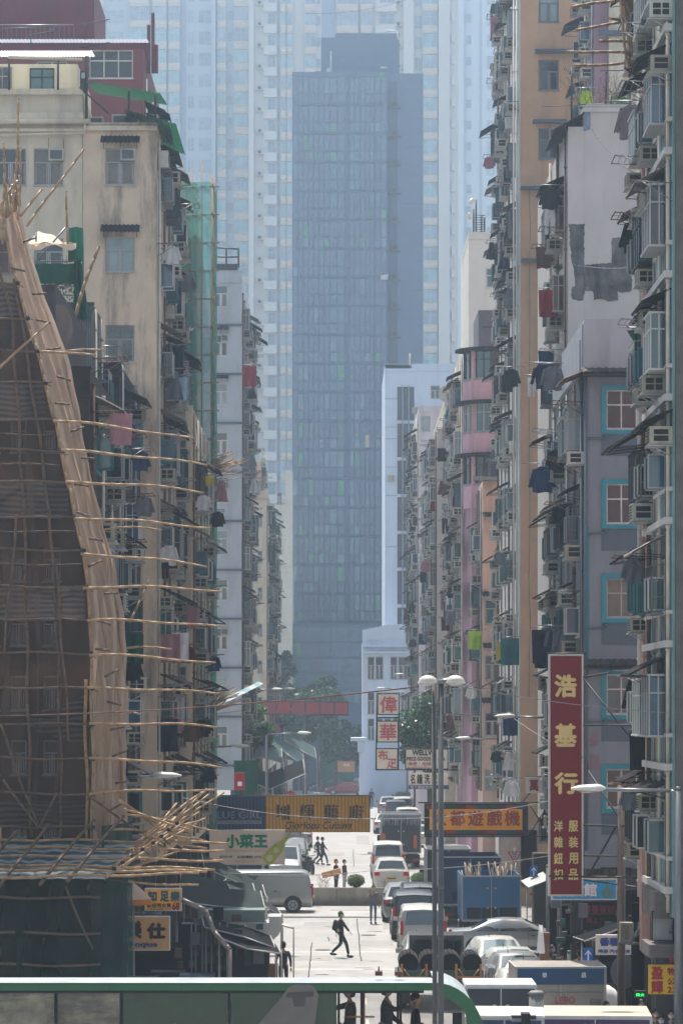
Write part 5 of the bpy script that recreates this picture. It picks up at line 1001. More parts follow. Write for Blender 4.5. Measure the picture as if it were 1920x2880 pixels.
# ================================================================ street lamps
lampw = C('lamp housing', (196, 194, 188), rough=.5, var=.05)
def lamp(label, hx0, hx1, hy, px, Y, up=0, ztop=None, group='cobra head street lamps along the street'):
    T = thing('street_lamp', label, 'street lamp', (gx(px, Y), Y, 0), group=group); pr = px
    L = (hx1-hx0)*Y/F; right = px < hx0; z = gz(hy, Y); X = gx(px, Y)
    xa = gx(hx0, Y); xb = gx(hx1, Y); ia, ib = (xa, xb) if right else (xb, xa)
    m = MB(); m.tube((X, Y, 0), (X, Y, z-.1), .11, .075, 10); m.box(X-.1, X+.1, Y-.1, Y+.1, 0, 1.2); m.build('pole', [metal], T)
    m = MB(); m.path([(X, Y, z-.12), (X+(ia-X)*.1, Y, z-.03), (ia+(ib-ia)*.05, Y, z)], .045, 7); m.build('arm', [metal], T)
    m = MB()
    def head(u, v):
        t = v; wv = math.sin(min(1, t*3.2+.12)*math.pi/2)*(1 if t < .72 else 1-.75*((t-.72)/.28)**1.5); a = 6.283*u; return (ia+(ib-ia)*t, Y+.17*wv*math.cos(a), z+.02+(.11 if math.sin(a) > 0 else .07)*wv*math.sin(a)*(1.15-.5*t))
    m.grid(head, 14, 12); m.build('lamp_head', [lampw], T)
    m = MB(); m.grid(lambda u, v: (ia+(ib-ia)*(.25+.55*v), Y-.1+.2*u, z-.04-.05*math.sin(u*math.pi)*math.sin(v*math.pi)), 6, 6); m.build('lens', [C('lamp lens', (150, 150, 145), rough=.2)], T)
    return T
lamp('large street lamp reaching left in front of the crimson signboard', 1310, 1391, 1813, 1556, 66)
lamp('street lamp reaching right from behind the near scaffold', 350, 418, 1783, 286, 78)
lamp('street lamp with short head above the blue beer sign', 530, 573, 1714, 489, 128)
lamp('street lamp on a dark pole beside the teal stall roof', 683, 716, 1684, 613, 168)
lamp('distant street lamp reaching over the far stalls under the red boards', 590, 616, 1666, 566, 196)
lamp('distant street lamp in front of the left row of red boards', 625, 650, 1583, 577, 216)
lamp('faint farthest left street lamp beyond the red boards', 650, 678, 1582, 585, 250)
lamp('street lamp reaching left before the tan tower', 1134, 1183, 1646, 1268, 110)
lamp('street lamp reaching left before the pink and peach blocks', 1045, 1081, 1696, 1156, 158)
lamp('distant street lamp against the dusty tree crown', 961, 988, 1652, 1052, 200)
lamp('faint distant street lamp above the dusty tree', 905, 928, 1549, 1000, 250)
lamp('faint distant street lamp left of the dusty tree', 863, 885, 1581, 935, 262)
# near double dome lamp
T = thing('street_lamp', 'tall near lamp post with two domed heads rising in front of the bus', 'street lamp', (gx(1003, 48), 48, 0))
Y = 48
for nm, x, r_, y in (('pole', 1001, .046, 1572), ('pole', 1012, .055, 1566)):
    m = MB(); m.tube((gx(x, Y), Y+(.2 if x == 1001 else 0), 0), (gx(x-4 if x == 1001 else x, Y), Y+(.2 if x == 1001 else 0), gz(y, Y)), r_, r_*.85, 12)
    for z in (4, 6.5): m.tube((gx(x, Y), Y+(.2 if x == 1001 else 0), z), (gx(x, Y), Y+(.2 if x == 1001 else 0), z+.05), r_*1.15, n=12)
    m.build(nm, [C('weathered lamp post', (78, 78, 80), rough=.55, metal=.2, var=.25, scale=6)], T)
m = MB(); m.box(gx(1006, Y), gx(1020, Y), Y-.1, Y+.1, gz(1570, Y), gz(1566, Y)); m.path([at(1006, 1567, Y), at(1040, 1561, Y)], .05); m.build('bracket', [metal], T)
for x in (982, 1045):
    m = MB(); c = at(x, 1566, Y); m.ball(c, .16, 18, 0, (1, 1, .72), 0, 90); m.tube((c.x, Y, c.z-.03), (c.x, Y, c.z+.004), .17, .172, 18); m.build('lamp_dome', [C('domed lamp cover', (176, 172, 164), rough=.45, var=.1)], T)
    m = MB(); m.ball((c.x, Y, c.z-.03), .13, 14, 0, (1, 1, .25), -90, 0); m.build('lens', [_M['lamp lens']], T)
# other posts
def post(label, x, y0, Y, r_, mt=metal, name='pole', y1=None, cat='pole'):
    m = MB(); X = gx(x, Y); z1 = gz(y0, Y); m.tube((X, Y, 0), (X, Y, z1), r_*1.1, r_, 10); m.tube((X, Y, z1), (X, Y, z1+.06), r_*1.25, r_*.8, 10)
    for z in (1.0, 1.35): m.tube((X, Y, z), (X, Y, z+.04), r_*1.3, n=10)
    return tag(m.build(name, [mt]), label, cat)
post('tall brownish steel pole behind the white food stall sign', 1426, 1790, 79, .11, C('brown steel pole', (116, 98, 92), rough=.5, var=.2))
post('dark street pole with clamp bands at the right edge', 1556, 1812, 65.9, .06, metal, 'utility_pole')
post('short round topped grey bollard post in front of the purple lorry', 1231, 2282, 60, .16, C('grey post', (110, 110, 108), rough=.6, var=.2), 'bollard', cat='bollard')
post('slim post standing behind the lime jacket', 1306, 2187, 90, .07, metal, 'bollard', cat='bollard')
post('thin pole left of the person in lime', 1257, 1990, 92, .06, metal)
post('thin steel pole between the sedan bonnet and the stall', 1284, 2040, 94, .08, metal)
post('dark traffic signal post at the far junction', 952, 1768, 235, .07, darkm)
# traffic signal head near bottom right
T = thing('traffic_signal', 'traffic signal seen side on between the lorries', 'traffic light', tuple(at(1190, 2352, 58)))
m = MB(); m.box(gx(1173, 58), gx(1230, 58), 57.9, 58.1, gz(2340, 58), gz(2332, 58)); m.build('bracket', [darkm], T)
m = MB(); m.box(gx(1196, 58), gx(1216, 58), 57.8, 58.2, gz(2420, 58), gz(2326, 58)); m.build('housing', [black], T)
m = MB(); m.grid(lambda u, v: (gx(1172+24*v, 58), 58+.14*math.cos(math.pi*u), gz(2345, 58)+.1*math.sin(math.pi*u)), 10, 2); m.build('visor', [metal], T)
# split-unit condenser on the corner, right
T = thing('condenser_unit', 'cream outdoor condenser unit on a bracket left of the pink corner', 'air conditioner', tuple(at(1435, 2162, 77)))
m = MB(); m.box(gx(1421, 77), gx(1451, 77), 76.6, 77, gz(2161, 77), gz(2117, 77)); m.build('casing', [acb], T)
m = MB(); m.box(gx(1430, 77), gx(1440, 77), 76.58, 76.597, gz(2155, 77), gz(2127, 77)); m.box(gx(1424, 77), gx(1448, 77), 76.585, 76.597, gz(2126, 77), gz(2124, 77)); m.build('louvre', [tin2], T)
m = MB(); m.tube(at(1418, 2165, 77), at(1475, 2168, 77), .04); m.path([at(1440, 2168, 76.6), at(1455, 2150, 76.6), at(1466, 2138, 76.6), at(1470, 2118, 76.6)], .07); m.path([at(1470, 2140, 76.6), at(1486, 2155, 76.6), at(1492, 2172, 76.6)], .08); m.build('bracket', [metal], T)
# overhead cables
def wire(label, pts, r_=.012, sag=0, mt=None, n=14):
    m = MB(); 
    for a, b in zip(pts, pts[1:]):
        p, q = at(*a), at(*b); P = [p+(q-p)*(i/n)-Vector((0, 0, 4*sag*(i/n)*(1-i/n))) for i in range(n+1)]; m.path(P, r_, 5)
    return tag(m.build('overhead_cable', [mt or darkm]), label, 'cable', None)
wire('dark cable from the brown netting to the double lamp post', [(-40, 1644, 66), (960, 1577, 52)], .014, .12, rust)
wire('thin cable from the double lamp post to the right edge', [(1040, 1574, 52), (1600, 1640, 70)], .009, .1, metal)
wire('pale sagging cable across the blue and ochre signs', [(420, 1832, 84), (860, 1880, 84), (1290, 1832, 84)], .011, .18, alum)
wire('bright thin cable crossing below the orange sign', [(520, 2004, 96), (860, 1999, 96), (1262, 1965, 96)], .010, .12, white)
wire('slanting dark cable from left row lamps to the ochre sign', [(270, 1800, 90), (480, 1835, 128)], .012, .1)
wire('dark cable rising from the beige tenement to the lean-to roofs', [(700//1, 30, 300), (930, 0, 330)], .03, .5)
wire('cable running down across the crimson sign to the right wall', [(1180, 1650, 105), (1340, 1740, 79)], .012, .1, metal)
wire('fine cable across the white gable wall', [(1355, 290, 104), (1446, 358, 100)], .012, .4)
wire('pale cable along the mouldy gable patch', [(1304, 604, 104), (1470, 612, 98)], .012, .12, metal)
# ================================================================ vehicles
cglass = glass('car glass', (30, 40, 46), rough=.06, var=.1); cglassb = glass('sky lit car glass', (84, 104, 112), rough=.08, var=.2)  # cglassb is a paler copy with sky reflection in its colour
tailr = C('tail lamp red', (170, 16, 24), rough=.25, var=0); tailw = C('lamp clear', (200, 200, 196), rough=.2, var=0); platey = C('yellow number plate', (214, 176, 44), rough=.5, var=0); chrome = C('chrome', (180, 182, 186), rough=.2, metal=.9, var=0); rimm = C('alloy rim', (150, 152, 155), rough=.35, metal=.6, var=0)
PAINT = {'white': ((184, 184, 180), 0), 'silver': ((150, 152, 154), .5), 'black': ((20, 22, 28), 0), 'grey': ((84, 86, 90), .4), 'red': ((140, 24, 30), 0), 'blue': ((36, 74, 124), 0), 'green': ((24, 70, 52), 0)}
def paint(c): return C('car paint '+c, PAINT[c][0], rough=.32, metal=PAINT[c][1], var=.05, coat=.4, grime=.08)
SHAPE = {  # t, top, belt, roof half-width factor
 'sedan': ([(0, .62, 0), (.01, .98, 0), (.15, 1.02, 0), (.30, 1.38, 1), (.42, 1.44, 1), (.56, 1.42, 1), (.74, 1.0, 0), (.95, .78, 0), (1, .55, 0)], 1.8, 4.8, .95),
 'hatch': ([(0, .6, 0), (.015, .95, 0), (.05, 1.02, 0), (.17, 1.48, 1), (.35, 1.56, 1), (.58, 1.52, 1), (.77, 1.02, 0), (.95, .82, 0), (1, .55, 0)], 1.76, 4.2, .98),
 'suv': ([(0, .6, 0), (.012, 1.05, 0), (.03, 1.12, 0), (.12, 1.6, 1), (.3, 1.7, 1), (.58, 1.66, 1), (.76, 1.14, 0), (.95, .98, 0), (1, .6, 0)], 1.9, 4.6, 1.08),
 'mpv': ([(0, .6, 0), (.008, 1.0, 0), (.02, 1.12, 0), (.055, 1.78, 1), (.12, 1.9, 1), (.62, 1.86, 1), (.84, 1.14, 0), (.96, .96, 0), (1, .6, 0)], 1.86, 4.8, 1.08),
 'van': ([(0, .6, 0), (.006, 1.1, 0), (.014, 1.2, 0), (.05, 1.88, 1), (.1, 1.98, 1), (.76, 1.96, 1), (.92, 1.2, 0), (.985, .95, 0), (1, .6, 0)], 1.9, 4.9, 1.15)}
def car(kind, colour, label, loc, rz=0, taxi=False, sideglass=True, group=None, name=None, hs=1, glassm=None, plate=True, ls=1):
    prof, W_, L, belt = SHAPE[kind]; L *= ls; prof = [(t, z*hs, c) for t, z, c in prof]; belt *= hs
    T = thing(name or {'van': 'delivery_van', 'mpv': 'people_carrier'}.get(kind, 'parked_car'), label, {'van': 'van', 'mpv': 'van'}.get(kind, 'car'), loc, rz, group)
    gm = glassm or cglass; hw = W_/2; rings = []; roofw = hw*(.86 if kind in ('van', 'mpv') else .74)
    for i, (t, z, cab) in enumerate(prof):
        y = (t-.5)*L; e = .86 if i in (0, len(prof)-1) else .95 if i in (1, len(prof)-2) else 1
        w_ = hw*e; b = min(belt, z-.04)
        if cab: up = [(w_*.97, belt), (roofw*1.02, z-.09), (roofw*.9, z-.01), (0, z+.03)]
        else: up = [(w_*.97, b), (w_*.93, z-.02), (w_*.8, z), (0, z+.03)]
        half = [(0, .24), (w_*.88, .24), (w_*.99, .42), (w_, (.42+b)/2)]+up
        rings.append([(x, y, zz) for x, zz in half]+[(-x, y, zz) for x, zz in half[-2:0:-1]])
    m = MB(); n = len(rings[0]); m.v = [p for r_ in rings for p in r_]
    for i in range(len(rings)-1):
        for j in range(n):
            k = (j+1) % n; m.f.append((i*n+j, i*n+k, (i+1)*n+k, (i+1)*n+j)); m.m.append(0); m.sm.append(True)
    m.f.append(tuple(range(n))[::-1]); m.f.append(tuple((len(rings)-1)*n+i for i in range(n))); m.m += [0, 0]; m.sm += [False, False]
    # dark wheel wells
    wys = ((.19-.5)*L, (.81-.5)*L); wr = .33 if kind in ('sedan', 'hatch') else .36
    for wy in wys:
        for s_ in (-1, 1): m.tube((s_*(hw-.12), wy, wr+.03), (s_*(hw+.004), wy, wr+.03), wr+.06, n=18, m=1)
    put('body', m.mesh('body', [paint(colour), black], 32), T)
    # glass
    cab = [i for i, p in enumerate(prof) if p[2]]; i0, i1 = cab[0], cab[-1]
    def slope(a, b, nm):
        (ta, za, ca), (tb, zb, cb) = prof[a], prof[b]; ya, yb = (ta-.5)*L, (tb-.5)*L; wa = (hw*.93*.9 if not ca else roofw*.84); wb_ = (hw*.93*.9 if not cb else roofw*.84)
        g = MB(); d = Vector((0, yb-ya, zb-za)).normalized(); nn = Vector((0, -d.z, d.y)); nn = nn if nn.z > 0 else -nn
        def P(u, v): w_ = wa+(wb_-wa)*v; return Vector(((2*u-1)*w_, ya+(yb-ya)*v, za+(zb-za)*v+.025*(1-abs(2*u-1))))+nn*.012
        g.grid(lambda u, v: P(.03+.94*u, .1+.82*v), 6, 3); put(nm, g.mesh(nm, [gm]), T)
    slope(i0-1, i0, 'rear_window'); slope(i1+1, i1, 'windshield')
    if sideglass:
        segs = [(i0-1, i0)]+[(cab[k], cab[k+1]) for k in range(len(cab)-1)]+[(i1, i1+1)]
        y_a = (prof[i0-1][0]-.5)*L; y_b = (prof[i1+1][0]-.5)*L; ra, rb = (prof[i0][0]-.5)*L, (prof[i1][0]-.5)*L
        zt = min(prof[i0][1], prof[i1][1])-.14
        for s_ in (-1, 1):
            cut = [0, .36, .68, 1] if kind != 'van' else [0, .66, 1]
            for k in range(len(cut)-1):
                if kind == 'van' and k == 0: continue
                g = MB(); ua, ub = cut[k]+.012, cut[k+1]-.012; lo = lambda u: y_a+(y_b-y_a)*(.06+.88*u); hi = lambda u: ra+(rb-ra)*(.03+.94*u)
                xo = hw*.97+.006; xi = roofw*1.02+.008
                g.face([(s_*xo, lo(ua), belt+.03), (s_*xo, lo(ub), belt+.03), (s_*(xi+.01), hi(ub), zt), (s_*(xi+.01), hi(ua), zt)]); put('side_window', g.mesh('side_window', [gm]), T)
    for wy in wys:
        for s_ in (-1, 1):
            g = MB(); g.tube((s_*(hw-.2), wy, wr), (s_*(hw+.012), wy, wr), wr, n=20); o = put('wheel', g.mesh('wheel', [rubber]), T)
            g = MB(); g.tube((s_*(hw+.0), wy, wr), (s_*(hw+.02), wy, wr), wr*.66, n=18)
            for k in range(6): a = k*1.047; g.tube((s_*(hw+.024), wy+wr*.35*math.cos(a), wr+wr*.35*math.sin(a)), (s_*(hw+.026), wy+wr*.35*math.cos(a), wr+wr*.35*math.sin(a)), wr*.13, n=8, m=1)
            put('rim', g.mesh('rim', [rimm, darkm]), o)
    yb = -L/2
    g = MB()
    for s_ in (-1, 1):
        for yy in ((-.12*L, .1*L, .26*L) if kind != 'van' else (-.18*L, .14*L, .31*L)):
            x0, x1 = sorted((s_*(hw-.004), s_*(hw+.004))); g.box(x0, x1, yy, yy+.012, .4, belt-.02)
            x0, x1 = sorted((s_*(hw-.01), s_*(hw+.022))); g.box(x0, x1, yy+.1, yy+.26, belt-.16, belt-.12)
        x0, x1 = sorted((s_*(hw-.006), s_*(hw+.006))); g.box(x0, x1, -.3*L, .3*L, .3, .36)
    put('door_trim', g.mesh('door_trim', [darkm]), T)
    for s_ in (-1, 1):
        g = MB(); z0 = {'mpv': .8, 'van': .75, 'suv': .82}.get(kind, .72)*hs; h_ = {'mpv': .55, 'van': .5}.get(kind, .2); x0, x1 = sorted((s_*hw*.66 if h_ < .3 else s_*hw*.84, s_*hw*.97)); g.box(x0, x1, yb-.015, yb+.12, z0, z0+h_); put('tail_light', g.mesh('tail_light', [tailr]), T)
        g = MB(); x0, x1 = sorted((s_*hw*.55, s_*hw*.92)); g.box(x0, x1, L/2-.2, L/2-.01, .6*hs, .74*hs); put('headlight', g.mesh('headlight', [tailw]), T)
        g = MB(); x0, x1 = sorted((s_*(hw-.02), s_*(hw+.17))); yy = (prof[i1+1][0]-.5)*L-.25; g.box(x0, x1, yy, yy+.1, belt+.02, belt+.17); put('wing_mirror', g.mesh('wing_mirror', [paint(colour)]), T)
    g = MB(); g.box(-hw*.85, hw*.85, yb-.05, yb+.1, .3, .48); put('bumper', g.mesh('bumper', [darkm if kind == 'van' else paint(colour)]), T)
    if plate: g = MB(); g.box(-.26, .26, yb-.06, yb-.02, .62*hs, .74*hs); g.box(-.22, .22, yb-.063, yb-.061, .65*hs, .71*hs, 1); put('number_plate', g.mesh('number_plate', [platey, inkd]), T)
    g = MB(); g.tube((.3, L*.02, prof[cab[1]][1]), (.3, L*.02-.12, prof[cab[1]][1]+.2), .01, n=4); put('aerial', g.mesh('aerial', [black]), T)
    return T
def spot(x, Y, z=0): return (gx(x, Y), Y, z)
def lorry(label, loc, rz, boxcol, cabcol, W_=2.2, L=4.4, Hb=2.9, zb=.95, cat='lorry', stripe=None, open_top=False, group=None, name='box_lorry'):
    """rear at y=0, cab towards +y"""
    T = thing(name, label, cat, loc, rz, group); bc = C('lorry box %d %d %d' % boxcol, boxcol, rough=.45, var=.1, scale=2, grime=.3); cc = C('lorry cab %d %d %d' % cabcol, cabcol, rough=.35, var=.05, coat=.3); hw = W_/2
    m = MB()
    if not open_top: m.box(-hw, hw, 0, L-1.7, zb, Hb)
    else:
        t = .06; m.box(-hw, hw, 0, L-1.7, zb, zb+.1); m.box(-hw, -hw+t, 0, L-1.7, zb+.1, Hb); m.box(hw-t, hw, 0, L-1.7, zb+.1, Hb); m.box(-hw+t, hw-t, 0, t, zb+.1, Hb); m.box(-hw+t, hw-t, L-1.7-t, L-1.7, zb+.1, Hb)
    put('cargo_box', m.mesh('cargo_box', [bc]), T)
    m = MB()
    for x in (-hw-.012, hw-.05): m.box(x, x+.062, -.02, .04, zb, Hb+.012)
    m.box(-hw+.05, hw-.05, -.02, .03, Hb-.05, Hb+.012); m.box(-hw+.05, hw-.05, -.02, .03, zb-.02, zb+.06); m.box(-.015, .015, -.015, -.002, zb+.06, Hb-.05)
    for z in (zb+.5, zb+1.3): m.box(-.2, -.12, -.035, -.002, z, z+.08); m.box(.12, .2, -.035, -.002, z, z+.08)
    if not open_top:
        for x in (-hw-.01, hw-.03): m.box(x, x+.04, .04, L-1.7, Hb-.03, Hb+.014)
    put('box_edging', m.mesh('box_edging', [alum]), T)
    m = MB(); y0, y1 = L-1.62, L; cw = hw*.93; zt = 2.15
    m.v = [(s*cw*a, y, z) for s in (-1, 1) for y, z, a in ((y0, .55, 1), (y1, .55, .96), (y1+.02, 1.2, .97), (y1-.45, zt, .86), (y0, zt, .88))]
    m.f = [(0, 1, 2, 3, 4), (9, 8, 7, 6, 5), (0, 5, 6, 1), (1, 6, 7, 2), (2, 7, 8, 3), (3, 8, 9, 4), (4, 9, 5, 0)]; m.m = [0]*7; m.sm = [False]*7
    o = put('cab', m.mesh('cab', [cc]), T)
    g = MB(); g.face([(-cw*.88, y1+.01, 1.28), (cw*.88, y1+.01, 1.28), (cw*.78, y1-.39, zt-.08), (-cw*.78, y1-.39, zt-.08)]); put('windshield', g.mesh('windshield', [cglass]), T)
    for s in (-1, 1): g = MB(); g.face([(s*cw*.985, y0+.5, 1.3), (s*cw*.975, y1-.15, 1.3), (s*cw*.895, y1-.5, zt-.15), (s*cw*.905, y0+.5, zt-.15)]); put('side_window', g.mesh('side_window', [cglass]), T); g = MB(); x0, x1 = sorted((s*cw, s*(cw+.25))); g.box(x0, x1, y1-.25, y1-.17, 1.35, 1.75); put('wing_mirror', g.mesh('wing_mirror', [black]), T)
    g = MB(); g.box(-hw*.4, -hw*.3, .1, L-.4, .5, zb-.02); g.box(hw*.3, hw*.4, .1, L-.4, .5, zb-.02); g.box(-hw*.9, hw*.9, .02, .12, .42, .55); g.box(-hw*.95, hw*.95, .1, .16, .3, .8, 1); put('chassis', g.mesh('chassis', [darkm, black]), T)
    for y in (.95, L-1.0):
        for s in (-1, 1):
            g = MB(); x0, x1 = s*(hw-.35), s*(hw-.08); g.tube((x0, y, .4), (x1, y, .4), .4, n=18); o = put('wheel', g.mesh('wheel', [rubber]), T); g = MB(); g.tube((x1, y, .4), (x1+s*.012, y, .4), .22, n=14); put('rim', g.mesh('rim', [rimm]), o)
    for s in (-1, 1): g = MB(); x0, x1 = sorted((s*hw*.6, s*hw*.92)); g.box(x0, x1, -.01, .019, .44, .56); put('tail_light', g.mesh('tail_light', [tailr]), T)
    g = MB(); g.box(-.27, .27, -.012, .018, .58, .72); put('number_plate', g.mesh('number_plate', [platey]), T)
    return T
# junction and queue of parked cars
car('van', 'silver', 'silver panel van crossing behind the stalls on the left, seen side on', spot(645-45, 135), R(90), ls=1.0)
car('suv', 'white', 'white sporty hatch with red tail lamps facing away beyond the planter', spot(897, 152.3))
car('mpv', 'white', 'white people carrier standing just ahead of the white sporty hatch', spot(889, 163), hs=1.1)
car('suv', 'silver', 'silver crossover partly hidden behind the black people carrier', spot(925, 130), )
car('mpv', 'black', 'black people carrier with tall dark rear window in the parked row', spot(948, 120), ls=1.05, hs=1.05)
car('mpv', 'black', 'second black people carrier roof showing beyond the black one', spot(962, 126), hs=1.02)
car('mpv', 'white', 'white people carrier with bright rear window beside the lamp post', spot(968, 113), glassm=cglassb, hs=.98)
car('hatch', 'silver', 'silver hatchback facing the camera behind the net covered load', spot(975, 101), R(180))
car('sedan', 'silver', 'long silver saloon broadside in the side street in front of the blue skip lorry', spot(1180, 111), R(-90), name='saloon_car', ls=1.04)
car('hatch', 'white', 'white car roof nearest the silver saloon', spot(1141, 100), R(186), glassm=cglassb)
car('sedan', 'white', 'cream white car second from the silver saloon', spot(1174, 97), R(184), glassm=cglassb)
car('hatch', 'silver', 'silver grey car third from the silver saloon', spot(1186, 93.5), R(184))
car('hatch', 'white', 'white car half hidden by the lorry with the blue top band', spot(1200, 87.5), R(182))
car('hatch', 'grey', 'grey car beside the lorry with the blue top band', spot(1222, 91), R(180))
car('suv', 'black', 'dark van with white roof rail right of the lamp post', spot(1030, 150), hs=1.2, name='parked_car')
car('mpv', 'white', 'white van beyond the orange games sign', spot(1042, 158), hs=1.1)
# far queue
for i, (k, c, x, Y, lb) in enumerate((('mpv', 'white', 857, 300, 'white van at the far junction beside the crossing'), ('suv', 'silver', 892, 262, 'silver car with pale roof at the head of the far queue'), ('mpv', 'grey', 908, 245, 'grey people carrier in the far queue'), ('hatch', 'white', 884, 222, 'white hatchback in the far queue above the dark lorry'), ('van', 'white', 926, 250, 'white van in the far right lane of the queue'), ('mpv', 'white', 934, 226, 'white people carrier in the far right lane'), ('sedan', 'silver', 955, 212, 'silver saloon in the far right lane'), ('suv', 'black', 945, 262, 'dark car below the laundry sign in the far queue'), ('hatch', 'white', 962, 200, 'small white car nearest in the far right lane'), ('suv', 'silver', 905, 200, 'silver car just ahead of the red tailed pickup'), ('sedan', 'black', 925, 285, 'dark saloon far behind the vertical red lettered sign'), ('suv', 'white', 943, 305, 'farthest white car below the square sign boards'))):
    car(k, c, lb, spot(x, Y), 0, group='cars queued along the far right kerb')
car('sedan', 'red', 'dark red saloon crossing the far junction side on', spot(795, 322), R(90))
car('sedan', 'grey', 'grey saloon beyond the dark red one at the far junction', spot(765, 334), R(90))
car('hatch', 'silver', 'silver hatchback right of the dark red saloon at the far junction', spot(822, 338), R(90))
car('sedan', 'blue', 'blue grey saloon at the back of the far junction', spot(742, 340), R(90))
car('van', 'white', 'white van with bright roof above the ochre signboard', spot(663, 196), R(0))
car('hatch', 'silver', 'silver hatchback beside the white van above the ochre signboard', spot(688, 200), R(0))
car('mpv', 'black', 'dark van parked at the left kerb under the ochre signboard', spot(672, 172), R(180))
car('van', 'silver', 'silver grey van nose on beside the cream green lettered sign', spot(655, 160), R(180))
# pickup with red tail board
T = lorry('open lorry with red tail board and sacks in the far queue', (gx(905, 186), 184, 0), 0, (150, 60, 54), (200, 200, 196), 2.0, 5, 1.35, .9, open_top=True, name='open_lorry')
m = MB()
for i in range(5): m.ball((-.7+i*.36, .6+.3*(i % 2), 1.4), .32, 10, 0, (1, 1, .6))
m.mesh('x', [cream]); put('sack', m.mesh('sack', [C('pale sacks', (186, 172, 156), rough=.9, var=.3, scale=3)]), T)
# black lorry with string lights
T = lorry('tall black lorry with fringed canopy ahead of the white people carrier', (gx(921, 172), 172, 0), 0, (30, 34, 44), (30, 34, 44), 2.4, 6, 3.3, .9)
m = MB(); rnd = random.Random(5)
for i in range(46): x = -1.15+i*.05; m.tube((x, -.06, 3.3), (x+rnd.uniform(-.02, .02), -.07, 3.3-rnd.uniform(.3, .75)), .012, n=4)
put('fringe', m.mesh('fringe', [C('pale fringe', (170, 178, 186))]), T)
m = MB(); m.box(-1.2, -.95, -.03, -.022, 1.3, 2.1); m.box(.75, .95, -.03, -.022, 1.2, 2.0); put('reflector_board', m.mesh('reflector_board', [C('orange reflector', (170, 90, 60))]), T)
# dark blue lorry right of the post, further
lorry('dark blue open box lorry behind the blue skip lorry', (gx(1075, 126)+.1, 126, 0), 0, (28, 52, 92), (40, 50, 70), 2.75, 6, 3.05, .9, open_top=True)
lorry('dark van bodied lorry behind the lamp post beside the blue skip lorry', (gx(1030, 134), 134, 0), 0, (40, 42, 50), (36, 38, 44), 2.1, 5.5, 3.0, .9)
# blue skip lorry
T = lorry('bright blue high sided lorry heaped with pale timber offcuts', (gx(1128, 116.5), 116.5, 0), 0, (44, 104, 156), (50, 90, 130), 2.42, 6, 2.75, .9, open_top=True, name='skip_lorry')
m = MB(); m.box(-1.0, -.42, -.012, -.003, 1.0, 1.45); m.box(-.38, .28, -.012, -.003, 1.0, 1.45); m.box(.32, 1.05, -.012, -.003, 1.0, 1.45); put('side_gap', m.mesh('side_gap', [black]), T)
m = MB(); rnd = random.Random(6)
for i in range(60):
    x = -1.05+rnd.random()*2.1; y = rnd.uniform(.2, 1.6)
    if -.35 < x < -.1: continue
    m.tube((x, y, 2.2), (x+rnd.uniform(-.25, .15), y+rnd.uniform(-.1, .1), 2.75+rnd.uniform(.12, .55)), .028, n=4)
put('timber_offcut', m.mesh('timber_offcut', [C('pale timber', (226, 206, 180), rough=.8)]), T)['kind'] = 'stuff'
# flatbed with netted rolls
T = thing('flatbed_lorry', 'green railed flatbed loaded with dark rolls under a net', 'lorry', (gx(1012, 90), 90, 0))
hw = 1.35; X = 0
m = MB(); m.box(-hw, hw, 0, 5, .8, .95); m.box(-hw, hw, -.02, .05, .951, 1.3); put('flatbed', m.mesh('flatbed', [C('dark green bed', (26, 62, 50), rough=.5, var=.2)]), T)
for i in range(4):
    m = MB(); x = -hw+.34+i*.67; m.tube((x, .15, 1.5), (x, 1.9, 1.5), .31, .31, 18); put('roll', m.mesh('roll', [C('dark cloth roll', (20, 17, 18), rough=.95, var=.4, scale=4, spec=.1)]), T)
    m = MB()
    for k in range(9): a = k*math.pi/8; m.tube((x+.32*math.cos(a), .12, 1.5+.32*math.sin(a)), (x+.32*math.cos(a), 1.9, 1.5+.32*math.sin(a)), .005, n=4)
    for k in range(5): y = .2+k*.4; m.path([(x+.32*math.cos(a*.3927), y, 1.5+.32*math.sin(a*.3927)) for a in range(9)], .005, 4)
    put('cargo_net', m.mesh('cargo_net', [tin2]), T)
m = MB()
for x0 in (-hw+.08, .45):
    m.box(x0, x0+.07, -.09, -.03, .75, 1.5); m.box(x0+.78, x0+.85, -.09, -.03, .75, 1.5); m.box(x0+.07, x0+.78, -.08, -.03, 1.05, 1.12)
    m.tube((x0+.1, -.06, 1.35), (x0+.35, -.06, 1.0), .03, n=4); m.tube((x0+.75, -.06, 1.35), (x0+.5, -.06, 1.0), .03, n=4)
put('wooden_rail', m.mesh('wooden_rail', [C('varnished timber', (150, 100, 52), rough=.5, var=.2)]), T)
m = MB(); m.box(-.9, .9, 3.9, 5.5, .5, 2.1); m.box(-.8, .8, 3.893, 3.899, 1.3, 1.95, 1); put('cab', m.mesh('cab', [paint('grey'), cglass]), T)
for y in (.9, 4.6):
    for s in (-1, 1): m = MB(); m.tube((s*(hw-.4), y, .4), (s*(hw-.1), y, .4), .4, n=16); put('wheel', m.mesh('wheel', [rubber]), T)
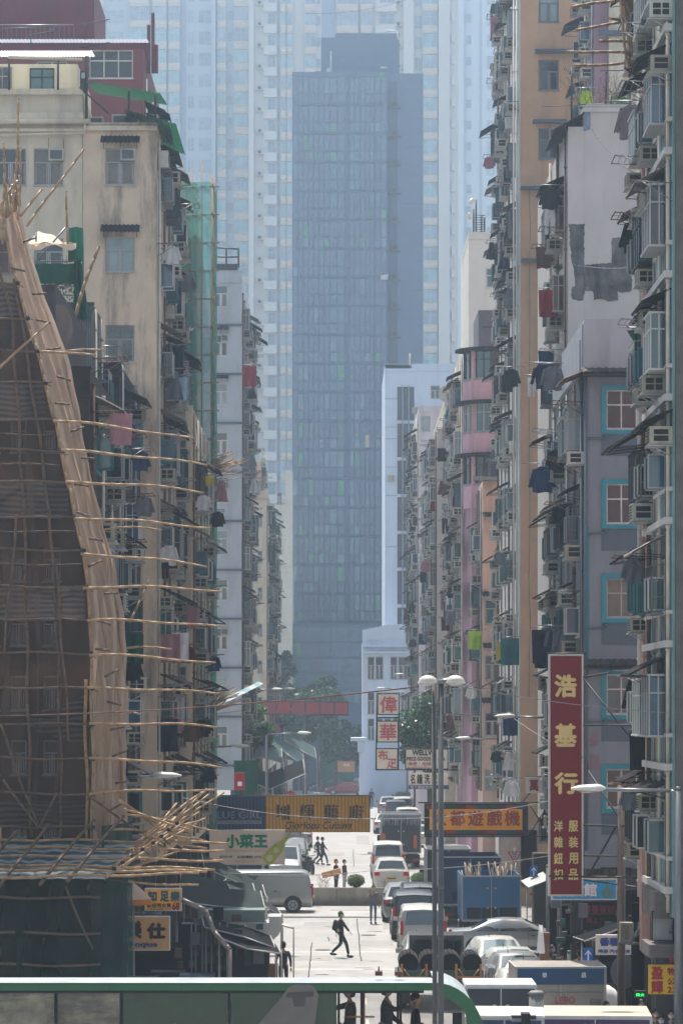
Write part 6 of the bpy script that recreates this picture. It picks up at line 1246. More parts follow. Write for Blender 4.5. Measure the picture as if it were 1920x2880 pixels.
# LEEO lorry
def on(T, body, x0, z0, x1, z1, y, mt, bold=.03):
    me = text_mesh(body, bold); vs = me.vertices; a0 = min(v.co.x for v in vs); a1 = max(v.co.x for v in vs); b0 = min(v.co.y for v in vs); b1 = max(v.co.y for v in vs)
    for v in vs: v.co = (x0+(x1-x0)*(v.co.x-a0)/(a1-a0), y-.01-v.co.z*.2, z0+(z1-z0)*(v.co.y-b0)/(b1-b0))
    me.materials.clear(); me.materials.append(mt); return put('lettering', me, T)
T = lorry('grey box lorry with a dark blue top band and red lettering', (gx(1287, 76), 76, 0), R(2), (150, 142, 134), (190, 190, 186), 2.42, 3.7, 2.66, .9)
m = MB(); m.box(-1.16, 1.16, -.05, -.022, 2.2, 2.62); put('top_band', m.mesh('top_band', [C('dark blue band', (18, 62, 104), rough=.4)]), T)
m = MB()
for z in (1.36, 1.98): m.box(-1.14, 1.14, -.03, -.018, z, z+.02)
for x in (-1.05, .78): m.box(x, x+.3, -.03, -.018, 1.42, 1.8)
put('door_panel', m.mesh('door_panel', [tin2]), T)
on(T, 'LEEO', -.15, 1.68, .38, 1.87, -.022, rl, 0); on(T, '榮', -.5, 2.38, -.38, 2.52, -.055, wl, .02); on(T, '昌', .55, 2.38, .67, 2.52, -.055, wl, .02)
# purple lorry
T = lorry('purple box lorry with cyan lettering in the bottom right corner', (gx(1366, 63), 63, 0), R(-3), (58, 34, 74), (200, 200, 196), 2.5, 3.9, 2.72, .9)
m = MB(); m.box(-1.25, 1.25, .0, 2.2, 2.723, 2.75); put('roof_sheet', m.mesh('roof_sheet', [C('cream roof sheet', (176, 166, 150), rough=.5)]), T)
cy = C('cyan lettering', (60, 170, 210), rough=.5); on(T, 'GOGOVAN', -.3, 2.36, .72, 2.58, -.022, cy)
# small lorry and one below
T = lorry('small dark box lorry with white roof beside the green bus', (gx(1150, 70), 70, 0), 0, (40, 46, 56), (190, 190, 186), 1.75, 3.4, 2.72, .9)
m = MB(); m.box(-.87, .87, .02, 1.7, 2.723, 2.77); put('roof_sheet', m.mesh('roof_sheet', [white]), T)
T = lorry('slate blue lorry with pale roof cut by the bottom edge', (gx(1158, 58), 58, 0), R(-4), (40, 62, 92), (60, 80, 100), 1.6, 3.6, 3.25, .9)
m = MB(); m.box(-.79, .79, .02, 1.88, 3.253, 3.29); put('roof_sheet', m.mesh('roof_sheet', [C('pale roof sheet', (196, 190, 178))]), T)
lorry('dark blue curtain lorry parked behind the silver panel van', (gx(545, 139), 139, 0), R(0), (24, 34, 52), (40, 50, 66), 2.5, 6, 2.9, .9)
lorry('white lorry behind the yellow no entry corner, mostly hidden', (gx(1190, 140), 140, 0), R(0), (190, 176, 166), (200, 200, 196), 1.9, 5, 3.7, .8)
# motorbikes left
def motorbike(label, loc, rz):
    T = thing('motorbike', label, 'motorbike', loc, rz, 'motorbikes parked at the left kerb')
    for y in (-.62, .62): m = MB(); m.tube((-.07, y, .3), (.07, y, .3), .3, n=16); put('wheel', m.mesh('wheel', [rubber]), T)
    m = MB(); m.box(-.12, .12, -.35, .3, .35, .65); m.tube((0, .6, .35), (0, .42, 1.0), .04); m.box(-.16, .16, .38, .55, .6, .95); put('body', m.mesh('body', [black]), T)
    m = MB(); m.box(-.13, .13, -.7, .05, .68, .82); put('seat', m.mesh('seat', [rubber]), T)
    m = MB(); m.tube((-.35, .4, 1.05), (.35, .4, 1.05), .02); m.tube((-.3, .4, 1.05), (-.34, .4, 1.25), .012); m.box(-.42, -.28, .38, .4, 1.22, 1.32); m.box(.28, .42, .38, .4, 1.22, 1.32); put('handlebar', m.mesh('handlebar', [metal]), T)
    m = MB(); m.box(-.06, .06, -.76, -.7, .6, .68); put('tail_light', m.mesh('tail_light', [tailr]), T)
motorbike('black motorbike nearest the ochre signboard shadow', spot(713, 166), R(12)); motorbike('dark motorbike left of the other one under the ochre signboard', spot(698, 168), R(8)); motorbike('third dark motorbike nearest the kerb side stalls', spot(688, 171), R(4))
# ---------------------------------------------------------------- bus
BX1 = gx(1112, 55); BY0, BY1 = 54.0, 56.5; zr = 4.44
bgreen = C('bus green paint', (20, 84, 52), rough=.3, var=.06, coat=.3); bwhite = C('bus roof white', (160, 168, 172), rough=.45, var=.15, scale=1.5, grime=.45)
T = thing('bus', 'green double deck bus crossing the foot of the street', 'bus', (BX1-5, 55, 0))
BX0 = BX1-11.6
m = MB()
def roof(u, v): y = BY0+.02+(BY1-BY0-.04)*v; return (BX0+(BX1-1.0-BX0)*u, y, zr-.1+.01*math.sin(math.pi*v)-.13*v**1.6)
m.grid(roof, 30, 12); m.build('roof', [bwhite], T)
m = MB()
for y0, y1 in ((BY0, BY0+.06), (BY1-.06, BY1)):
    m.box(BX0, BX1-1.0, y0, y1, gz(2275, 54), zr-.1 if y0 < 55 else zr-.32)
    # curved front corner
    P = lambda a, r_: (BX1-1.0+r_*.95*math.sin(a), gz(2275, 54)-.9+(r_*(zr-.1-gz(2275, 54)+.9))*math.cos(a))
    for i in range(10):
        a, b = i*math.pi/20, (i+1)*math.pi/20; ro, ri = 1.0, .76
        q = [P(a, ri), P(b, ri), P(b, ro), P(a, ro)]; m.face([(x, y0, z) for x, z in q]); m.face([(x, y1, z) for x, z in q][::-1]); o1, o2 = P(a, ro), P(b, ro); m.face([(o1[0], y0, o1[1]), (o2[0], y0, o2[1]), (o2[0], y1, o2[1]), (o1[0], y1, o1[1])], 0)
        i1, i2 = P(a, ri), P(b, ri); m.face([(i1[0], y1, i1[1]), (i2[0], y1, i2[1]), (i2[0], y0, i2[1]), (i1[0], y0, i1[1])], 0)
for i in range(10):
    a, b = i*math.pi/20, (i+1)*math.pi/20; o1, o2 = P(a, 1.003), P(b, 1.003)
    if i < 5: m.face([(o1[0], BY0+.05, o1[1]), (o2[0], BY0+.05, o2[1]), (o2[0], BY1-.05, o2[1]), (o1[0], BY1-.05, o1[1])], 1)
m.box(BX0, BX1-.06, BY0, BY0+.06, .4, 3.1-.35); m.box(BX0, BX1-.06, BY1-.06, BY1, .4, 2.75); m.box(BX0-.05, BX0, BY0, BY1, .4, zr-.1); m.box(BX1-.06, BX1-.0, BY0, BY1, .4, 2.85); m.box(BX0, BX1-.07, BY0+.07, BY1-.07, 2.5, 2.6)
m.build('body', [bgreen, bwhite], T)
m = MB()
for x in (279, 527, 778, 833, 920): 
    for y0, y1 in ((BY0+.01, BY0+.055), (BY1-.055, BY1-.01)): m.box(gx(x, 54)-.025, gx(x, 54)+.025, y0, y1, 2.75, gz(2275, 54))
m.box(BX0, BX1-1.2, BY0-.004, BY0+.05, gz(2276, 54)-.04, gz(2275, 54)-.003); m.build('window_pillar', [black], T)
m = MB(); zc = gz(2266, 54)
x = BX0+.4
while x < BX1-1.1: m.box(x, x+.012, BY0-.004, BY0-.001, gz(2275, 54), zr-.1); x += 1.35
m.box(BX0, BX1-1.0, BY0-.014, BY0-.0005, zr-.125, zr-.1); m.build('panel_seam', [C('seam shade', (24, 60, 44), rough=.6)], T)
tint = C('green tinted bus film', (28, 54, 38), rough=.2, var=.25, scale=1.2, spec=.7); clr = glass('clear dark bus glass', (24, 30, 32), rough=.03, alpha=.2)
zw0, zw1 = 2.75, gz(2276, 54)-.04
for a, b_ in ((281, 525), (529, 776)): m = MB(); m.box(gx(a, 54)+.02, gx(b_, 54)-.02, BY0+.02, BY0+.035, zw0, zw1); m.build('window', [tint], T)
for a, b_ in ((780, 831), (835, 918), (922, 1040)): m = MB(); m.face([(gx(a, 54)+.02, BY0+.03, zw0), (gx(b_, 54)-.02, BY0+.03, zw0), (gx(b_, 54)-.02, BY0+.03, zw1), (gx(a, 54)+.02, BY0+.03, zw1)]); m.build('window', [clr], T)
for a, b_ in ((281, 520), (530, 770), (780, 831), (835, 918), (922, 1040)): m = MB(); m.face([(gx(a, 56.4), BY1-.03, zw0), (gx(b_, 56.4), BY1-.03, zw0), (gx(b_, 56.4), BY1-.03, zw1), (gx(a, 56.4), BY1-.03, zw1)]); m.build('window', [clr], T)
# left window panels with mottled reflections painted into their colour
reflm = C('mottled painted reflection', (96, 92, 78), rough=.15, var=.7, scale=2.2, grime=.95, gcol=(.02, .02, .025), stretch=(.6, 1, 4), spec=.8)
for a, b_ in ((-90, 126), (132, 276)): m = MB(); m.box(gx(a, 54)+.01, gx(b_, 54)-.01, BY0+.02, BY0+.035, zw0, zw1); m.build('window', [reflm], T)
m = MB(); pts = [(594, 2352), (620, 2320), (648, 2288), (662, 2268), (676, 2260), (700, 2258), (720, 2264), (732, 2284), (729, 2308), (723, 2352)]; m.face([(gx(x, 54), BY0-.006, gz(y, 54)) for x, y in pts][::-1]); m.build('painted_reflection', [C('pale reflection tone', (96, 93, 88), rough=.5, var=.15, scale=2)], T)  # flat shape painting a ghost reflection over the windows
m = MB(); m.face([(gx(x, 54), BY0-.009, gz(y, 54)) for x, y in [(660, 2279), (720, 2276), (721, 2288), (701, 2290), (700, 2310), (676, 2312), (672, 2292), (656, 2290)]][::-1]); m.build('painted_reflection', [C('darker reflection tone', (72, 71, 70))], T)  # darker part of the painted reflection
m = MB()
for x in (870, 915): m.box(gx(x, 54.5)-.07, gx(x, 54.5)+.07, 54.6, 54.8, zr-.02, zr+.06); m.tube((gx(x, 54.5), 54.7, zr+.05), (gx(x, 54.5), 54.7, zr+.15), .015)
m.build('roof_vent', [rust], T)
m = MB()
for x in range(300, 1000, 95):
    m.box(gx(x, 55.5), gx(x, 55.5)+.42, 55.3, 56.2, 2.75, 2.9); m.box(gx(x, 55.5), gx(x, 55.5)+.08, 55.3, 56.2, 2.9, 3.35)
m.build('seat', [C('seat moquette', (50, 40, 70), rough=.9)], T)
m = MB(); m.tube((gx(836, 54.6), 54.6, 2.6), (gx(836, 54.6), 54.6, zr-.1), .02); m.tube((gx(790, 54.6), 54.6, gz(2335, 54.6)), (gx(860, 54.6), 54.6, gz(2335, 54.6)), .018); m.build('grab_pole', [C('yellow grab pole', (190, 130, 60), rough=.4)], T)
for x in (BX0+2.2, BX1-2.6):
    for y in (BY0+.12, BY1-.12): m = MB(); s = -1 if y < 55 else 1; m.tube((x, y-s*.25, .5), (x, y+s*.1, .5), .5, n=20); m.build('wheel', [rubber], T)
# ================================================================ people
skin = C('skin', (190, 145, 118), rough=.55, var=.05); hair = C('black hair', (22, 18, 18), rough=.6); PC = {}
def pcol(rgb): return C('garment %d %d %d' % rgb, rgb, rough=.9, var=.12, scale=6)
def skinmesh(name, chains, mt, sub=1):
    vs, es, rs = [], [], []; idx = {}
    for ch in chains:
        prev = None
        for p, r_ in ch:
            k = tuple(round(c, 4) for c in p)
            if k not in idx: idx[k] = len(vs); vs.append(p); rs.append(r_)
            i = idx[k]
            if prev is not None: es.append((prev, i))
            prev = i
    me = bpy.data.meshes.new(name); me.from_pydata(vs, es, []); o = bpy.data.objects.new(name, me); COL.objects.link(o)
    md = o.modifiers.new('s', 'SKIN'); sv = me.skin_vertices[0].data
    for i, r_ in enumerate(rs): sv[i].radius = (r_, r_*.85) if not isinstance(r_, tuple) else r_; sv[i].use_root = (i == 0)
    sm = o.modifiers.new('b', 'SUBSURF'); sm.levels = sub; sm.render_levels = sub
    out = bpy.data.meshes.new_from_object(o.evaluated_get(bpy.context.evaluated_depsgraph_get())); bpy.data.objects.remove(o); out.materials.clear(); out.materials.append(mt)
    out.polygons.foreach_set('use_smooth', [True]*len(out.polygons)); out.name = name; return out
def person(label, loc, rz, pose='stand', top=(30, 34, 44), legs=(30, 32, 40), Hs=1.72, hairc=None, sleeve=True, mask=True, seated=False, cap=None, extra=None):
    """faces -y before rotation (towards the camera)"""
    s = Hs/1.72; P = thing('person', label, 'person', loc, rz)
    pel = (0, 0, .95); sp = (0, .01, 1.15); chst = (0, .01, 1.33); nk = (0, 0, 1.46)
    A = {'stand': ((.24, .0, 1.13), (.25, -.06, .88)), 'walkf': ((.23, -.14, 1.15), (.22, -.3, .95)), 'walkb': ((.24, .14, 1.15), (.23, .14, .9)), 'phone': ((.27, -.12, 1.2), (.12, -.2, 1.47)), 'carry': ((.24, -.05, 1.12), (.3, -.25, .98)), 'grab': ((.3, -.2, 1.3), (.36, -.45, 1.42))}
    Lg = {'stand': ((.1, 0, .5), (.1, .03, .08)), 'f': ((.09, -.22, .53), (.08, -.3, .1)), 'b': ((.09, .02, .5), (.09, .36, .16)), 'sit': ((.12, -.4, .9), (.12, -.42, .5))}
    arms = {'stand': ('stand', 'stand'), 'walk': ('walkb', 'walkf'), 'phone': ('phone', 'stand'), 'carry': ('carry', 'stand'), 'grab': ('grab', 'carry')}[pose]
    lg = ('sit', 'sit') if seated else (('f', 'b') if pose == 'walk' else ('stand', 'stand'))
    body = [[(pel, .12), (sp, .11), (chst, .13), (nk, .05), ((0, -.005, 1.52), .05)]]; topc = [[((0, 0, .84), .15), ((0, 0, .95), .15), (sp, .135), (chst, .155), ((0, .005, 1.43), .075)]]; legc = []
    hands = MB(); shoes = MB()
    for sd, ak, lk in ((-1, arms[0], lg[0]), (1, arms[1], lg[1])):
        sh = (sd*.17, .01, 1.38); e, w_ = A[ak]; e = (sd*e[0], e[1], e[2]); w_ = (sd*w_[0], w_[1], w_[2]); body.append([(chst, .13), (sh, .06), (e, .04), (w_, .028)])
        topc.append([(chst, .155), (sh, .078), (e, .058), (tuple(e[i]+(w_[i]-e[i])*(.92 if sleeve else .05) for i in range(3)), .045)])
        k, a = Lg[lk]; k = (sd*k[0], k[1], k[2]); a = (sd*a[0], a[1], a[2]); hp = (sd*.09, 0, .9)
        body.append([(pel, .12), (hp, .085), (k, .055), (a, .036)]); legc.append([((0, 0, 1.0), .12), (hp, .105), (k, .07), ((a[0], a[1], a[2]+.02), .055)])
        d = (Vector(w_)-Vector(e)).normalized(); o = Vector(w_); side_ = d.cross(Vector((0, 1, 0))); side_ = side_.normalized() if side_.length > .1 else Vector((0, 0, 1)); c = o+d*.05
        hands.ball(c, .04, 8, 0, (.9, .6, 1.1))
        for f_ in range(4):
            b0 = c+d*.03+side_*(.018*(f_-1.5)); L_ = (.062, .072, .068, .054)[f_]; m1 = b0+d*L_*.6; m2 = m1+(d*.6+Vector((0, -.5, 0))).normalized()*L_*.5; hands.tube(b0, m1, .009, .008, 6); hands.tube(m1, m2, .008, .006, 6)
        th = c+side_*(-sd*.03); hands.tube(th, th+(d*.6-side_*sd*.7).normalized()*.05, .01, .008, 6)
        if not seated: fx = a; shoes.ball((fx[0], fx[1]-.07, max(.045, fx[2]-.05)), .09, 10, 0, (.55, 1.5, .55)); shoes.ball((fx[0], fx[1]+.02, max(.05, fx[2]-.03)), .06, 8, 0, (.8, 1, .9))
    bm_ = skinmesh('body', body, skin); hd = MB(); hd.ball((0, -.01, 1.62), .1, 16, 0, (.78, .95, 1.18)); hd.ball((0, -.105, 1.605), .018, 6, 0, (.8, 1, 1.3))
    for sd in (-1, 1): hd.ball((sd*.08, 0, 1.61), .02, 6, 0, (.5, .8, 1.3)); hd.ball((sd*.032, -.092, 1.635), .011, 6, 1)
    hd.box(-.02, .02, -.103, -.09, 1.566, 1.574, 2)
    # one continuous mesh: head and hands joined to the grown body
    vs = [tuple(v.co) for v in bm_.vertices]; fs = [tuple(p.vertices) for p in bm_.polygons]; B_ = MB(); B_.v = vs; B_.f = fs; B_.m = [0]*len(fs); B_.sm = [True]*len(fs)
    for q in (hd, hands):
        k = len(B_.v); B_.v += q.v; B_.f += [tuple(i+k for i in f_) for f_ in q.f]; B_.m += q.m; B_.sm += [True]*len(q.f)
    bo = put('body', B_.mesh('body', [skin, inkd, wine]), P, sc=s)
    put('jacket' if sleeve else 'shirt', skinmesh('jacket', topc, pcol(top)), P, sc=s); put('trousers', skinmesh('trousers', legc, pcol(legs)), P, sc=s)
    if shoes.f: put('shoes', shoes.mesh('shoes', [black]), P, sc=s)
    h_ = MB(); h_.ball((0, .012, 1.645), .108, 14, 0, (.82, .98, 1.08), -12, 90); h_.ball((0, .03, 1.6), .095, 12, 0, (.85, .85, 1), -50, 60); put('cap' if cap else 'hair', h_.mesh('hair', [pcol(cap) if cap else (pcol(hairc) if hairc else hair)]), P, sc=s)
    if mask: q = MB(); q.grid(lambda u, v: ((u-.5)*.13, -.118+.05*abs(u-.5)*2, 1.545+.075*v), 6, 3); put('face_mask', q.mesh('face_mask', [C('pale face mask', (190, 206, 214), rough=.8)]), P, sc=s)
    return P
def bag(label, par_loc, rz, colr, size=(.3, .18, .42), z=1.02, off=(0, .22), name='backpack'):
    m = MB(); sx, sy, sz = size; m.ball((off[0], off[1], z+sz/2), 1, 14, 0, (sx/2*1.1, sy/2*1.1, sz/2*1.1)); m.box(off[0]-sx*.36, off[0]+sx*.36, off[1]+sy*.3, off[1]+sy*.6, z+.04, z+sz*.5)
    for sd in (-1, 1): m.path([(off[0]+sd*.1, off[1]-.05, z+sz*.95), (off[0]+sd*.13, off[1]-.28, z+sz*.75), (off[0]+sd*.13, off[1]-.3, z+sz*.2)], .015, 5)
    o = m.build(name, [pcol(colr)], None); o.location = par_loc; o.rotation_euler = (0, 0, rz); return tag(o, label, 'bag')
L = spot(783, 109.7); person('person in dark clothes with a green cap striding across the road', L, R(82), 'walk', (26, 30, 42), (24, 30, 46), 1.76, cap=(70, 110, 60)); bag('black backpack on the striding person', L, R(82), (20, 22, 28))
L = spot(857, 127); person('person in grey jacket standing in the road touching their head', L, R(10), 'phone', (110, 112, 118), (86, 104, 132), 1.7, hairc=(60, 84, 90))
L = spot(772, 148); person('person with reddish hair behind the planter, in a dark shirt', L, R(70), 'stand', (34, 32, 44), (30, 32, 40), 1.78, hairc=(140, 40, 36))
L = spot(791, 150); person('shorter person in maroon top behind the cardboard box', L, R(70), 'stand', (70, 36, 44), (150, 150, 160), 1.66)
L = spot(730, 176); person('person in dark coat walking under the ochre signboard, further left', L, R(75), 'walk', (30, 34, 44), (40, 46, 66), 1.72)
L = spot(741, 175); person('person in dark coat walking under the ochre signboard, further right', L, R(95), 'walk', (36, 36, 42), (44, 50, 64), 1.74)
L = spot(1320, 86.5); person('person in a lime green jacket with a crossbody bag', L, R(-10), 'stand', (130, 190, 30), (36, 38, 42), 1.72)
bag('small black crossbody bag on the person in lime', L, R(-10), (18, 18, 20), (.22, .1, .16), .98, (.08, -.2), 'shoulder_bag')
L = spot(651, 95.5); person('dark clad person with back turned beside the cardboard boxes', L, R(180), 'stand', (22, 26, 40), (24, 26, 32), 1.74)
L = spot(1262, 92); person('person in black standing behind the stall post', L, R(150), 'stand', (24, 24, 30), (24, 26, 32), 1.74)
L = spot(1290, 93); person('person with bag strap facing away behind the stall table', L, R(170), 'stand', (30, 32, 38), (30, 34, 40), 1.72)
L = spot(1392, 76); person('person with dark hair passing behind the purple lorry', L, R(30), 'stand', (60, 56, 56), (40, 40, 44), 1.72)
L = spot(1472, 76.5); person('masked person in pale top under the yellow signboard', L, R(10), 'stand', (120, 124, 130), (40, 44, 60), 1.72)
L = spot(1503, 74.3); person('person in a face mask at the bottom right pavement', L, R(20), 'stand', (100, 92, 86), (40, 42, 48), 1.7)
L = spot(1517, 72.8); person('frontmost person at the bottom right in dark top', L, R(0), 'stand', (34, 34, 40), (40, 42, 48), 1.7)
L = spot(1540, 74); person('person in blue beside the right edge', L, R(0), 'stand', (30, 70, 130), (40, 42, 48), 1.7)
L = spot(754, 262); person('tiny figure with red cap above the ochre signboard', L, R(0), 'stand', (90, 100, 100), (60, 62, 70), 1.72, cap=(170, 40, 40), mask=False)
L = spot(853, 285); person('tiny dark figure in front of the far white van', L, R(0), 'stand', (40, 44, 56), (40, 44, 56), 1.72, mask=False)
L = spot(1268, 94.5); person('person in grey top among the stalls behind the stall table', L, R(40), 'stand', (88, 86, 84), (44, 46, 54), 1.7)
L = spot(1330, 93); person('person in brown top standing right behind the person in lime', L, R(-160), 'stand', (82, 60, 50), (34, 36, 44), 1.68)
L = spot(466, 95); person('stall keeper in pale apron under the pale boxed canopy', L, R(0), 'stand', (120, 116, 108), (50, 50, 58), 1.66)
# bus passengers; silhouette shade is put into near-black clothes
for lb, x, y, rz, ps, h in (('standing bus passenger in silhouette gripping the yellow pole', 803, 55.2, R(-80), 'grab', 1.72), ('bulky bus passenger in silhouette right of the yellow pole', 888, 55.3, R(80), 'grab', 1.75), ('seated bus passenger by the front window', 955, 55.6, R(90), 'stand', 1.55)):
    person(lb, (gx(x, y), y, 2.6-(.3 if h > 1.6 else .3)), rz, ps, (10, 10, 13), (12, 12, 14), h*1.08, mask=False)
# ================================================================ planter, boxes, stalls
PT = thing('planter', 'low concrete planter island across the side street', 'planter', (gx(795, 139), 139, 0))
m = MB()
for i, (a, b_) in enumerate(((696, 772), (773.5, 850), (851.5, 897))): m.box(gx(a, 139), gx(b_, 139), 139, 139.18, .22, .86)
m.box(gx(696, 139), gx(897, 139), 140.4, 140.55, .1, .8); m.box(gx(696, 139)-.001, gx(696, 139)+.15, 139.18, 140.4, .1, .85); m.build('planter_wall', [C('pale planter concrete', (150, 146, 136), rough=.8, var=.15, scale=2, grime=.5)], PT)
m = MB(); m.box(gx(692, 139), gx(900, 139), 138.7, 140.8, .005, .22); m.build('planter_kerb', [C('dark kerb concrete', (84, 82, 80), rough=.8, var=.3, grime=.6)], PT)  # darker strip at the planter's foot
m = MB(); m.box(gx(697, 139)+.15, gx(897, 139), 139.19, 140.39, .3, .78); m.build('soil', [C('dry soil', (84, 70, 54), rough=1, var=.4, scale=6)], PT)
def bush(label, x, y0, y1, Y, r_, seed, n=2600):
    rnd = random.Random(seed); c = at(x, (y0+y1)/2, Y); T = thing('clipped_shrub', label, 'shrub', (c.x, Y, .78)); rz_ = (gz(y0, Y)-gz(y1, Y))/2
    m = MB(); m.tube((c.x, Y, .7), (c.x, Y, c.z), .035)
    for k in range(5): a = k*1.3; m.tube((c.x, Y, c.z-rz_*.6), (c.x+r_*.6*math.cos(a), Y+r_*.6*math.sin(a), c.z+rz_*.4), .015, n=5)
    m.build('stem', [C('twig brown', (90, 70, 50))], T); m = MB()
    for i in range(n):
        d = Vector((rnd.gauss(0, 1), rnd.gauss(0, 1), rnd.gauss(0, 1))).normalized()*(rnd.uniform(.55, 1.03)+.1*math.sin(i)); p = Vector((c.x+d.x*r_, Y+d.y*r_, c.z+d.z*rz_)); t = rnd.uniform(.02, .05); a = Vector((rnd.gauss(0, 1), rnd.gauss(0, 1), rnd.gauss(0, 1))).normalized(); b = a.orthogonal()
        m.face([p-a*t, p+b*t*.6, p+a*t, p-b*t*.6])
    m.build('foliage', [C('clipped shrub leaves', (86, 108, 48), rough=.5, var=.3, scale=4, trans=.3)], T)
bush('round clipped shrub in the middle of the planter', 817, 2008, 2037, 139.6, .42, 1); bush('round clipped shrub at the right end of the planter by the white hatch', 965, 2003, 2034, 138.9, .48, 2)
m = MB(); rnd = random.Random(31)
for x in (735, 738, 742, 746, 750, 880, 884, 890):
    for k in range(4): p = Vector((gx(x, 139.6), 139.6+rnd.uniform(-.2, .2), .75)); m.path([p, p+Vector((rnd.uniform(-.15, .15), 0, .3)), p+Vector((rnd.uniform(-.35, .35), 0, rnd.uniform(.45, .75)))], .008, 4)
tag(m.build('dry_twigs', [C('dry twig', (150, 120, 90))]), 'dry bare twigs standing in the planter', 'plant', kind='stuff')
# cardboard carton held at slant
card = C('cardboard', (188, 142, 98), rough=.85, var=.08)
m = MB(); m.box(-.5, .5, -.22, .22, 0, .3); m.box(-.5, .5, -.01, .01, .3, .304, 1); m.box(-.03, .03, -.222, -.2201, 0, .3, 1)
o = put('carton', m.mesh('carton', [card, tin2]), None, (gx(763, 147), 147.0, .98), 0); o.rotation_euler = (0, R(-14), 0); tag(o, 'long cardboard carton carried at a slant behind the planter', 'box')
# roadside stalls on the left
stw = C('aged white canopy board', (176, 178, 176), rough=.5, var=.1, grime=.35); gtp = C('dull green tarpaulin', (42, 52, 53), rough=.85, var=.25, scale=1, spec=.15, trans=.1); dstl = C('dark stall sheet', (24, 26, 30), rough=.95, var=.4, spec=.08)
def roofsheet(pts, mt, label, name='stall_roof', thick=.05, cat='awning', depth=2.2, rise=.35):
    """pts: front-edge pixel polyline at Y; a sheet running back from it"""
    T = thing(name, label, cat, tuple(at(*pts[0]))); m = MB(); P = [at(*p) for p in pts]; B_ = [p+Vector((-.2, depth, rise)) for p in P]
    for a, b, c, d in zip(P, P[1:], B_[1:], B_): m.face([a, b, c, d], 0); m.face([v-Vector((0, 0, thick)) for v in (d, c, b, a)], 0); m.face([a-Vector((0, 0, thick)), b-Vector((0, 0, thick)), b, a], 0)
    m.build('sheet', [mt], T); m = MB(); m.path([p+Vector((0, -.02, -.02)) for p in P], .025); 
    for p, q in ((P[0], B_[0]), (P[-1], B_[-1])): m.tube(p, q, .02); 
    for p in (P[0], P[-1]): m.tube(p+Vector((0, depth*.5, 0)), (p.x, p.y+depth*.5, 0), .025)
    m.build('sheet_frame', [alum], T); return T
roofsheet([(470, 1990, 104), (560, 2032, 104), (612, 2062, 104)], gtp, 'upper dull green stall awning sloping down behind the bamboo fan')
roofsheet([(420, 2037, 98), (520, 2055, 98), (590, 2061, 98)], gtp, 'second dull green stall awning edge under the cream sign')
roofsheet([(530, 2044, 95), (585, 2066, 95), (648, 2103, 95)], C('black rubber sheet', (24, 26, 30), rough=.5), 'black sloping stall awning with a pale rim reaching the road', rise=.1)
roofsheet([(418, 2070, 92), (500, 2080, 92), (609, 2088, 92)], gtp, 'wide grey green stall canopy above the dark stall', rise=.45)
T = thing('stall_canopy', 'long pale boxed stall canopy front above the dark stalls', 'canopy', tuple(at(520, 2110, 91)))
m = MB(); m.box(gx(455, 91), gx(608, 91), 91, 92.6, gz(2119, 91), gz(2090, 91)); m.build('fascia', [C('grey green board', (104, 122, 120), rough=.5, var=.1)], T)
m = MB(); m.box(gx(418, 91), gx(612, 91), 90.95, 91.0, gz(2122, 91), gz(2118, 91)); m.build('edge_trim', [stw], T)
T = thing('stall_canopy', 'white curved end panel of the stall roof beside the road', 'canopy', tuple(at(620, 2130, 91)))
m = MB(); pts = [(618, 2105), (646, 2105), (646, 2135), (640, 2147), (628, 2158), (600, 2145), (575, 2135), (560, 2120), (618, 2119)]; f_ = [(gx(x, 91.5), 91.5, gz(y, 91.5)) for x, y in pts][::-1]; m.face(f_); m.face([(x, y+1.4, z) for x, y, z in f_][::-1])
for a, b in zip(f_, f_[1:]+f_[:1]): m.face([a, (a[0], a[1]+1.4, a[2]), (b[0], b[1]+1.4, b[2]), b])
m.build('panel', [stw], T)
T = roofsheet([(645, 2122, 93), (674, 2131, 93)], C('buff board', (206, 190, 168), rough=.6), 'buff flap jutting over the road from the white stall end', depth=1.2, rise=-.0)
roofsheet([(470, 2128, 89), (560, 2150, 89), (632, 2176, 89)], dstl, 'dark lower stall awning sloping towards the boxes', rise=.2)
roofsheet([(500, 2150, 88), (570, 2178, 88), (645, 2188, 88)], dstl, 'lowest dark stall awning with bright rim above the boxes', rise=.1)
m = MB()
for x, y, wd, dp in ((475, 2165, 140, 3), (300, 2175, 130, 2), (410, 2120, 60, 2)): m.box(gx(x, 93), gx(x+wd, 93), 93, 93+dp, 0, gz(y, 93))
T = thing('market_stall', 'dark stall body stacked with goods below the canopies on the left', 'stall', tuple(spot(480, 92)))
m.build('counter', [dstl], T); m = MB()
for x in (440, 450, 465, 486, 505, 522): m.tube((gx(x, 90), 90, 0), (gx(x, 90), 90, gz(2118, 90)), .03)
m.build('post', [metal], T); rnd = random.Random(55); GM = [C('goods brown', (92, 70, 58)), C('goods grey', (90, 92, 100)), C('goods green', (30, 66, 60)), dstl, C('goods teal', (36, 84, 92))]
for i in range(34):
    x = rnd.uniform(390, 600); y = rnd.uniform(2110, 2230); s = rnd.uniform(.12, .34); c = at(x, y, 89.5+rnd.random()*2); m = MB(); m.box(c.x, c.x+s, c.y, c.y+.2, c.z, c.z+s*rnd.uniform(.6, 1.6)); m.build('goods', [GM[i % 4]], T)
